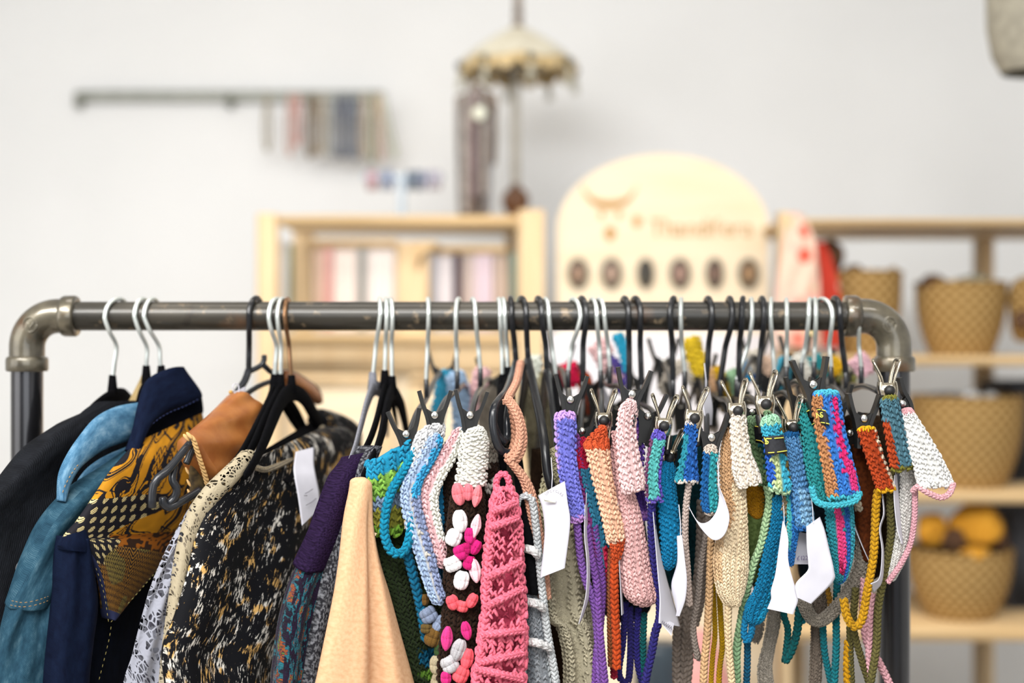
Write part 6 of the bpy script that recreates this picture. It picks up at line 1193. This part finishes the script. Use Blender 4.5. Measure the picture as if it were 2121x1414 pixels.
fabric(g, 'body', pd([(1768, 920), (1772, 1000), (1776, 1080), (1790, 1160)], 1.475), pd([(1812, 930), (1822, 1010), (1820, 1080), (1806, 1170)], 1.48), noisy('rust_brown_knit', '#3a1c0e', '#5a2c14', 300, .95, spec=.05, bstr=.6), .006, .012)
cord(g, 'tie', pd([(1758, 1330), (1756, 1380), (1758, 1440), (1758, 1540)], 1.478), 18, '#b98712')
g = T('crochet_bralette', 'slate grey-blue crochet strip with olive rim and rust side', 'crochet top', 1842, 822, D)
knit(g, 'panel', LR=([(1830, 822, 1.44), (1826, 838, 1.438), (1834, 890, 1.436), (1842, 940, 1.435), (1849, 980, 1.435)], [(1850, 818, 1.444), (1857, 832, 1.446), (1868, 880, 1.447), (1880, 930, 1.448), (1890, 970, 1.448)]), base='#517a8a', bands=[(0, .2, .42, .93, '#ad4420'), (0, 1, 0, .12, '#7f7c34'), (0, 1, .93, 1, '#77742e')], s=13, ends=(.07, .03))
cord(g, 'tie', [(1846, 978, 1.455), (1844, 1050, 1.458), (1845, 1110, 1.46), (1832, 1190, 1.462), (1819, 1258, 1.463), (1815, 1340, 1.463), (1802, 1425, 1.463), (1794, 1540, 1.463)], 15, '#625c34')
cord(g, 'tie', pd([(1772, 1220), (1768, 1300), (1786, 1370), (1803, 1430), (1812, 1540)], 1.472), 14, '#57512c'); cord(g, 'tie', pd([(1760, 1300), (1762, 1380), (1768, 1470), (1770, 1540)], 1.476), 13, '#57512c')
g = T('crochet_bralette', 'white crochet piece with pink rim at the right end of the row', 'crochet top', 1878, 850, D)
knit(g, 'panel', LR=([(1868, 850, 1.450), (1866, 866, 1.446), (1880, 920, 1.443), (1893, 960, 1.442), (1902, 992, 1.442), (1906, 1012, 1.442)], [(1880, 846, 1.452), (1891, 862, 1.454), (1918, 900, 1.455), (1940, 938, 1.456), (1960, 975, 1.456), (1974, 1008, 1.456)]), base='#f8f7f4', bands=[(0, 1, 0, .15, '#e4aab0')], s=13, ends=(.07, .02))
cord(g, 'edging', [(1892, 1016, 1.448), (1902, 1008, 1.442), (1922, 1020, 1.44), (1948, 1030, 1.441), (1966, 1022, 1.444), (1974, 1004, 1.448)], 12, '#e2acb4')
knit(g, 'cup', LR=([(1866, 900, 1.466), (1866, 1000, 1.462), (1860, 1080, 1.46), (1848, 1150, 1.46), (1838, 1200, 1.46)], [(1890, 930, 1.47), (1898, 1010, 1.47), (1892, 1080, 1.47), (1876, 1150, 1.47), (1844, 1204, 1.47)]), base='#e2dfda', s=8.5, ends=(.02, .05))
cord(g, 'edging', [(1895, 1014, 1.454), (1894, 1074, 1.455), (1886, 1124, 1.456), (1868, 1164, 1.457), (1840, 1204, 1.458)], 11, '#dba4ae')
cord(g, 'tie', pd([(1806, 1232), (1802, 1300), (1800, 1350), (1803, 1400)], 1.47), 14, '#d6a2aa'); cord(g, 'tie', pd([(1790, 1200), (1788, 1270), (1796, 1330), (1820, 1370), (1842, 1415), (1858, 1460)], 1.474), 15, '#d6a2aa')

# --- loose ties and straps below the row
g = T('knitted_tie', 'dark teal knitted tie looping below the two white tags', 'knitted tie', 1627, 1270, 1.5)
cord(g, 'tie', pd([(1622, 1240), (1624, 1275), (1632, 1304), (1628, 1350), (1626, 1368)], 1.492), 13, '#0f5a5c'); cord(g, 'tie', pd([(1657, 1230), (1652, 1300), (1640, 1345), (1628, 1366)], 1.488), 16, '#0d5456'); cord(g, 'tie', pd([(1656, 1286), (1668, 1284), (1682, 1270)], 1.494), 11, '#2f9cb0')
g = T('knitted_tie', 'wide grey knitted strap looping from behind the striped piece', 'knitted tie', 1760, 1100, 1.49)
knit(g, 'strap', path=[(1776, 1085, 1.484, 26), (1788, 1128, 1.482, 28), (1782, 1178, 1.48, 28), (1760, 1220, 1.48, 26), (1728, 1262, 1.48, 24), (1702, 1284, 1.48, 22), (1684, 1282, 1.482, 22), (1668, 1256, 1.484, 24), (1660, 1220, 1.486, 26)], base='#8d857a', s=9)
cord(g, 'button_end', pd([(1766, 1030), (1776, 1040), (1780, 1052)], 1.475), 18, '#b8ad98')
g = T('knitted_tie', 'grey-brown knitted strap hanging straight below the white tags', 'knitted tie', 1690, 1290, 1.51)
knit(g, 'strap', path=pwd([(1700, 1200, 34), (1696, 1260, 28), (1692, 1330, 22), (1688, 1420, 22), (1686, 1540, 22)], 1.505), base='#75695e', s=9)
g = T('knitted_tie', 'pale grey knitted strap below the left white tag', 'knitted tie', 1600, 1260, 1.51)
knit(g, 'strap', path=pwd([(1606, 1230, 26), (1602, 1290, 24), (1592, 1340, 22), (1584, 1385, 26), (1588, 1440, 30), (1590, 1540, 30)], 1.51), base='#a1998d', s=9); knit(g, 'strap', path=pwd([(1574, 1270, 18), (1570, 1310, 16), (1562, 1330, 12)], 1.52), base='#8a837a', s=9)
g = T('knitted_tie', 'teal knitted ties forming a long loop below the striped piece', 'knitted tie', 1731, 1215, 1.5)
cord(g, 'tie', pd([(1734, 1205), (1732, 1270), (1732, 1340), (1728, 1420), (1726, 1500)], 1.49), 14, '#19727c'); cord(g, 'tie', pd([(1704, 1290), (1708, 1350), (1718, 1400), (1726, 1440)], 1.496), 13, '#156a74')
cord(g, 'tie', pd([(1714, 1220), (1718, 1240), (1720, 1255)], 1.486), 11, '#8a6420')
# --- dark sheets added further back so the gaps in the row read as shade
for k, (l, r, c, lab, d) in enumerate((([(1186, 880), (1190, 1040), (1220, 1200), (1250, 1290)], [(1300, 880), (1330, 1040), (1350, 1200), (1345, 1290)], ('#0d1116', '#171d24'), 'near-black sheet added to darken the gaps behind the lavender and pink pieces', 1.55), ([(1340, 900), (1350, 1060), (1372, 1170), (1392, 1240)], [(1480, 900), (1486, 1040), (1474, 1170), (1440, 1250)], ('#0b2226', '#123238'), 'dark petrol sheet added to darken the gaps behind the royal blue and teal pieces', 1.56),
                                      ([(1500, 880), (1536, 1040), (1545, 1150), (1560, 1230)], [(1640, 880), (1630, 1040), (1612, 1150), (1590, 1240)], ('#16241a', '#22342a'), 'dark bottle green sheet added to darken the gaps behind the labelled mint strip', 1.57), ([(1630, 860), (1640, 1000), (1650, 1120), (1660, 1230)], [(1790, 860), (1800, 1000), (1790, 1100), (1690, 1240)], ('#121a20', '#1b262e'), 'dark slate sheet added to darken the gaps behind the striped piece', 1.56),
                                      ([(1745, 850), (1755, 1000), (1770, 1120), (1780, 1200)], [(1850, 860), (1856, 1000), (1850, 1110), (1830, 1200)], ('#20170f', '#2e2217'), 'dark umber sheet added to darken the gaps behind the rust and slate pieces', 1.55))):
    o = fabric(None, 'dark_gap_backing', pd(l, d), pd(r, d), noisy('gap_dark_%d' % k, c[0], c[1], 300, .95, spec=.05, bstr=.7, bdist=.002), .012, .03, fold=lambda u, v: .004*np.sin(6.28*3*u), ends=(.05, .15)); tag(o, lab, 'knitted top')

# --- blurred straps and scraps on the rear clips
RN = [('#7d7660', [(1120, 795), (1124, 860), (1130, 930), (1136, 1010)], 62, 'wide drab khaki knit far back among the plastic hangers'), ('#2c2a26', [(1170, 850), (1172, 900), (1176, 960)], 40, 'near-black knit far back behind the lavender strip'), ('#3a332b', [(1040, 860), (1044, 930), (1050, 1010)], 50, 'dark umber knit far back behind the graphite looped hanger'),('#3d9fc2', [(928, 768), (920, 800), (908, 850), (900, 900)], 24, 'blue strap on the rear clip behind the first front clips'), ('#a9c4e2', [(936, 770), (945, 795), (958, 840), (962, 900), (955, 940)], 36, 'light blue folded strap at a rear clip left of the pink one'), ('#efc3c6', [(1002, 760), (994, 790), (986, 830), (982, 860)], 26, 'pink strap at a rear clip above the granny square top'), ('#8d8478', [(1010, 800), (1015, 860), (1020, 920), (1020, 1000)], 40, 'taupe knit hanging far back above the granny square top'),
 ('#e9ece0', [(1110, 735), (1106, 765), (1095, 790), (1085, 800)], 22, 'white strap knotted high among the plastic hangers'), ('#bdb496', [(1108, 770), (1118, 830), (1130, 900), (1140, 980)], 14, 'pale khaki strap among the plastic hangers'), ('#8f8460', [(1122, 770), (1136, 840), (1150, 930), (1158, 1000)], 13, 'olive khaki strap among the plastic hangers'), ('#cfcab8', [(1090, 790), (1098, 860), (1105, 930), (1110, 1000)], 12, 'ivory strap nearest the peach braid'),
 ('#d71d4c', [(1172, 765), (1182, 790), (1192, 812)], 30, 'crimson knit scrap at the rear clip behind the lavender strip'), ('#c14c1e', [(1202, 785), (1212, 810), (1220, 850), (1228, 880)], 22, 'orange knit scrap at the rear behind the lavender clip'), ('#efc6c6', [(1234, 722), (1246, 738), (1252, 752)], 34, 'round pink knitted knot high beside two steel hooks'), ('#efc6c6', [(1240, 752), (1256, 770), (1270, 788), (1282, 806)], 22, 'pink strap running down from the round pink knot'), ('#57479a', [(1258, 756), (1275, 775), (1284, 800), (1286, 830)], 20, 'violet strap beside the pink knot strap'), ('#2fa2c6', [(1276, 706), (1286, 722), (1294, 750), (1298, 790)], 16, 'bright blue strap at a rear clip between black hooks'),
 ('#cfc5b8', [(1376, 830), (1386, 795), (1408, 772), (1430, 785), (1444, 820)], 18, 'beige strap arched over a rear clip'), ('#e2c12e', [(1430, 712), (1438, 740), (1446, 775), (1452, 800)], 28, 'yellow knit at a rear clip between black hooks'), ('#f0e4da', [(1448, 780), (1458, 815), (1470, 870), (1480, 910)], 18, 'ivory strap right of the yellow knit'), ('#d6aa1c', [(1480, 775), (1492, 800), (1502, 840), (1506, 870)], 20, 'mustard strap behind the cream clip'), ('#e0b48c', [(1466, 775), (1474, 800), (1480, 840)], 16, 'apricot strap between ivory and mustard straps'), ('#93b892', [(1516, 780), (1526, 805), (1530, 850), (1534, 890)], 26, 'sage strap rising behind the cream clip'), ('#2392c8', [(1534, 752), (1542, 775), (1552, 805)], 18, 'bright blue strap left of a white one near the right hooks'), ('#ddd4c6', [(1556, 738), (1558, 760), (1556, 790)], 24, 'off-white knit near the right hooks'), ('#1b4c9c', [(1568, 790), (1582, 810), (1592, 835)], 18, 'navy blue strap over the mint clip'),
 ('#50b4d0', [(1630, 755), (1622, 780), (1618, 815), (1620, 840)], 24, 'turquoise knit at a rear clip left of the striped piece'), ('#e6e2d8', [(1644, 750), (1656, 765), (1670, 785), (1676, 800)], 26, 'off-white knit at a rear clip above the striped piece'), ('#2a8f96', [(1684, 752), (1694, 775), (1700, 800)], 24, 'teal knit at a rear clip right of the off-white one'), ('#e4b422', [(1712, 762), (1726, 770), (1738, 786)], 26, 'yellow knit at a rear clip near the rightmost hooks'), ('#8a884a', [(1738, 790), (1752, 795), (1770, 810)], 20, 'olive knit below the yellow scrap'), ('#efc2ce', [(1770, 752), (1784, 768), (1796, 790)], 30, 'pink knit at the rearmost right clip'), ('#d6b7a0', [(1592, 752), (1586, 780), (1580, 800)], 18, 'tan strap near the mint clip')]
for c, pth, w, lab in RN:
    d = 1.83; o = knit(None, 'knitted_strap', path=pwd([(x, y - (14 if pth[0][0] > 1150 else 0), w*1.15) for x, y in pth], d), base=c, s=13, ends=(.12, .12)); tag(o, lab, 'strap', 'straps on the rear clips')
MBk = MB()

# --- paper tags
def ptag(label, L_, R_, cup=0., nv=30, extra=None):
    t = thing('price_tag', label, 'tag', P(*L_[0])); sheet(L_, R_, nv=nv, cup=cup).build('card', MAT['paper'], t)
    MB().tube(np.array([P(*L_[0])*.5 + P(*R_[0])*.5 + np.array((0, -.001, -.002)), P(*L_[0])*.5 + P(*R_[0])*.5 + np.array((0.001, .006, .012)), P(*L_[0])*.5 + P(*R_[0])*.5 + np.array((0.0, .012, .03))]), .0005, 6).build('string', MAT['paper'], t)
    return t
t = ptag('largest white tag, printed with an arc of small letters, beside the lavender strip', [(1115, 1026, 1.44), (1124, 1056, 1.438), (1128, 1110, 1.437), (1119, 1196, 1.436)], [(1170, 996, 1.432), (1176, 1040, 1.43), (1181, 1085, 1.43), (1170, 1176, 1.43)], cup=.002)
tp = P(1147, 1039, 1.4285); text_mesh('UPCYCLES', M(7.5, 1.43), tp, (1, -.12, -.08), (0.08, 0, 1), .95, arc=(M(20, 1.43), 2.55)).build('lettering', MAT['ink'], t, smooth=False)
o = MB().obox(P(1139, 1036, 1.4295), np.array([nrm([1, -.1, -.12]), nrm([.1, 1, 0]), nrm([.12, 0, 1])]), (M(12, 1.43), .0008, M(3.5, 1.43)), bev=.0004).build('fastener', mat('cream_plastic', '#efece0', .4), t)
ptag('narrow white tag twisted edge-on between the purple ties', [(1211, 1045, 1.44), (1210, 1110, 1.438), (1215, 1165, 1.437), (1213, 1230, 1.437), (1198, 1292, 1.437)], [(1216, 1045, 1.455), (1217, 1110, 1.452), (1221, 1165, 1.45), (1220, 1230, 1.45), (1206, 1278, 1.45)])
ptag('thin white tag edge beside the orange tie', [(1279, 1040, 1.448), (1281, 1142, 1.446), (1284, 1209, 1.446), (1287, 1274, 1.446)], [(1281, 1040, 1.466), (1283, 1142, 1.464), (1287, 1209, 1.464), (1291, 1270, 1.464)])
t = ptag('white tag with handwriting at its folded foot, left of the pair under the blue tongue', [(1352, 1060, 1.44), (1356, 1114, 1.438), (1362, 1188, 1.436), (1366, 1240, 1.435), (1364, 1290, 1.435)], [(1354, 1058, 1.47), (1362, 1114, 1.468), (1378, 1188, 1.466), (1394, 1245, 1.464), (1408, 1297, 1.462)])
sheet([(1364, 1284, 1.437), (1390, 1316, 1.437)], [(1370, 1276, 1.447), (1396, 1290, 1.452)], nv=6).build('folded_foot', MAT['paper'], t)
mb = MB()
for k in range(6): mb.tube(np.array([P(1370 + k*3.6, 1290 + k*2.2, 1.436), P(1373 + k*3.6, 1285 + k*2.2, 1.436), P(1373.5 + k*3.6, 1293 + k*2.2, 1.436)]), .0004, 5)
mb.build('handwriting', MAT['ink'], t)
ptag('curved white tag, right of the pair under the blue tongue', [(1405, 1110, 1.448), (1403, 1165, 1.446), (1391, 1210, 1.445), (1398, 1250, 1.445), (1405, 1276, 1.445)], [(1413, 1108, 1.440), (1419, 1160, 1.437), (1423, 1200, 1.436), (1420, 1240, 1.437), (1408, 1276, 1.44)], cup=.003)
ptag('white paper strip curled into a loop under the teal striped strip', [(1488, 1003, 1.442), (1490, 1028, 1.440), (1485, 1056, 1.440), (1470, 1078, 1.440), (1452, 1083, 1.442), (1437, 1070, 1.445), (1426, 1048, 1.448)], [(1488, 1003, 1.437), (1504, 1042, 1.432), (1511, 1074, 1.430), (1500, 1108, 1.430), (1478, 1118, 1.432), (1452, 1094, 1.438), (1427, 1052, 1.446)], nv=44)
ptag('white tag hanging left of two blank ones below the turquoise strip', [(1622, 1078, 1.45), (1612, 1148, 1.446), (1606, 1190, 1.445), (1597, 1222, 1.444), (1597, 1240, 1.444), (1589, 1260, 1.444)], [(1626, 1086, 1.446), (1633, 1116, 1.44), (1633, 1160, 1.438), (1644, 1205, 1.438), (1654, 1236, 1.438), (1643, 1272, 1.438)], nv=40)
ptag('broad blank white tag below the denim blue strip, cut to a point', [(1670, 1090, 1.44), (1671, 1130, 1.437), (1674, 1166, 1.436), (1672, 1182, 1.436), (1648, 1209, 1.435), (1651, 1237, 1.435)], [(1698, 1070, 1.445), (1708, 1098, 1.443), (1718, 1140, 1.442), (1727, 1180, 1.441), (1725, 1204, 1.441), (1680, 1250, 1.438)], nv=50)
t = ptag('shaded white tag with small figures behind the denim blue edge band', [(1648, 1100, 1.47), (1645, 1135, 1.47), (1641, 1168, 1.47)], [(1670, 1104, 1.474), (1673, 1135, 1.474), (1675, 1168, 1.474)])
text_mesh('£122', M(13, 1.47), P(1650, 1160, 1.4685), (1, 0, .02), (0, 0, 1), .85).build('lettering', mat('violet_ink', '#6a5f86', .8), t, smooth=False)
ptag('wavy white tag seen edge-on beside the mustard tie', [(1827, 1027, 1.448), (1829, 1064, 1.446), (1821, 1095, 1.445), (1826, 1141, 1.445), (1821, 1195, 1.445), (1803, 1208, 1.445)], [(1829, 1027, 1.462), (1832, 1064, 1.46), (1824, 1095, 1.459), (1830, 1141, 1.459), (1827, 1202, 1.459), (1810, 1226, 1.459)], nv=44)
ptag('white tag wedge hanging under the slate strip', [(1852, 984, 1.447), (1851, 1030, 1.445), (1857, 1090, 1.444), (1867, 1126, 1.444)], [(1857, 982, 1.46), (1861, 1030, 1.459), (1866, 1090, 1.458), (1870, 1128, 1.457)])
ptag('thin white tag edge right of the striped piece', [(1768, 1088, 1.47), (1784, 1128, 1.468), (1802, 1168, 1.467)], [(1770, 1086, 1.485), (1787, 1126, 1.483), (1804, 1166, 1.482)])
ptag('white tag with black marks on the rear straps left of the wide black clip', [(1454, 812, 1.56), (1456, 845, 1.55), (1464, 880, 1.545)], [(1470, 806, 1.58), (1476, 845, 1.57), (1474, 880, 1.565)])
ptag('white tag peeking under the pink knot strap', [(1240, 790, 1.7), (1248, 830, 1.69), (1258, 852, 1.69)], [(1242, 786, 1.72), (1262, 825, 1.71), (1266, 850, 1.71)])
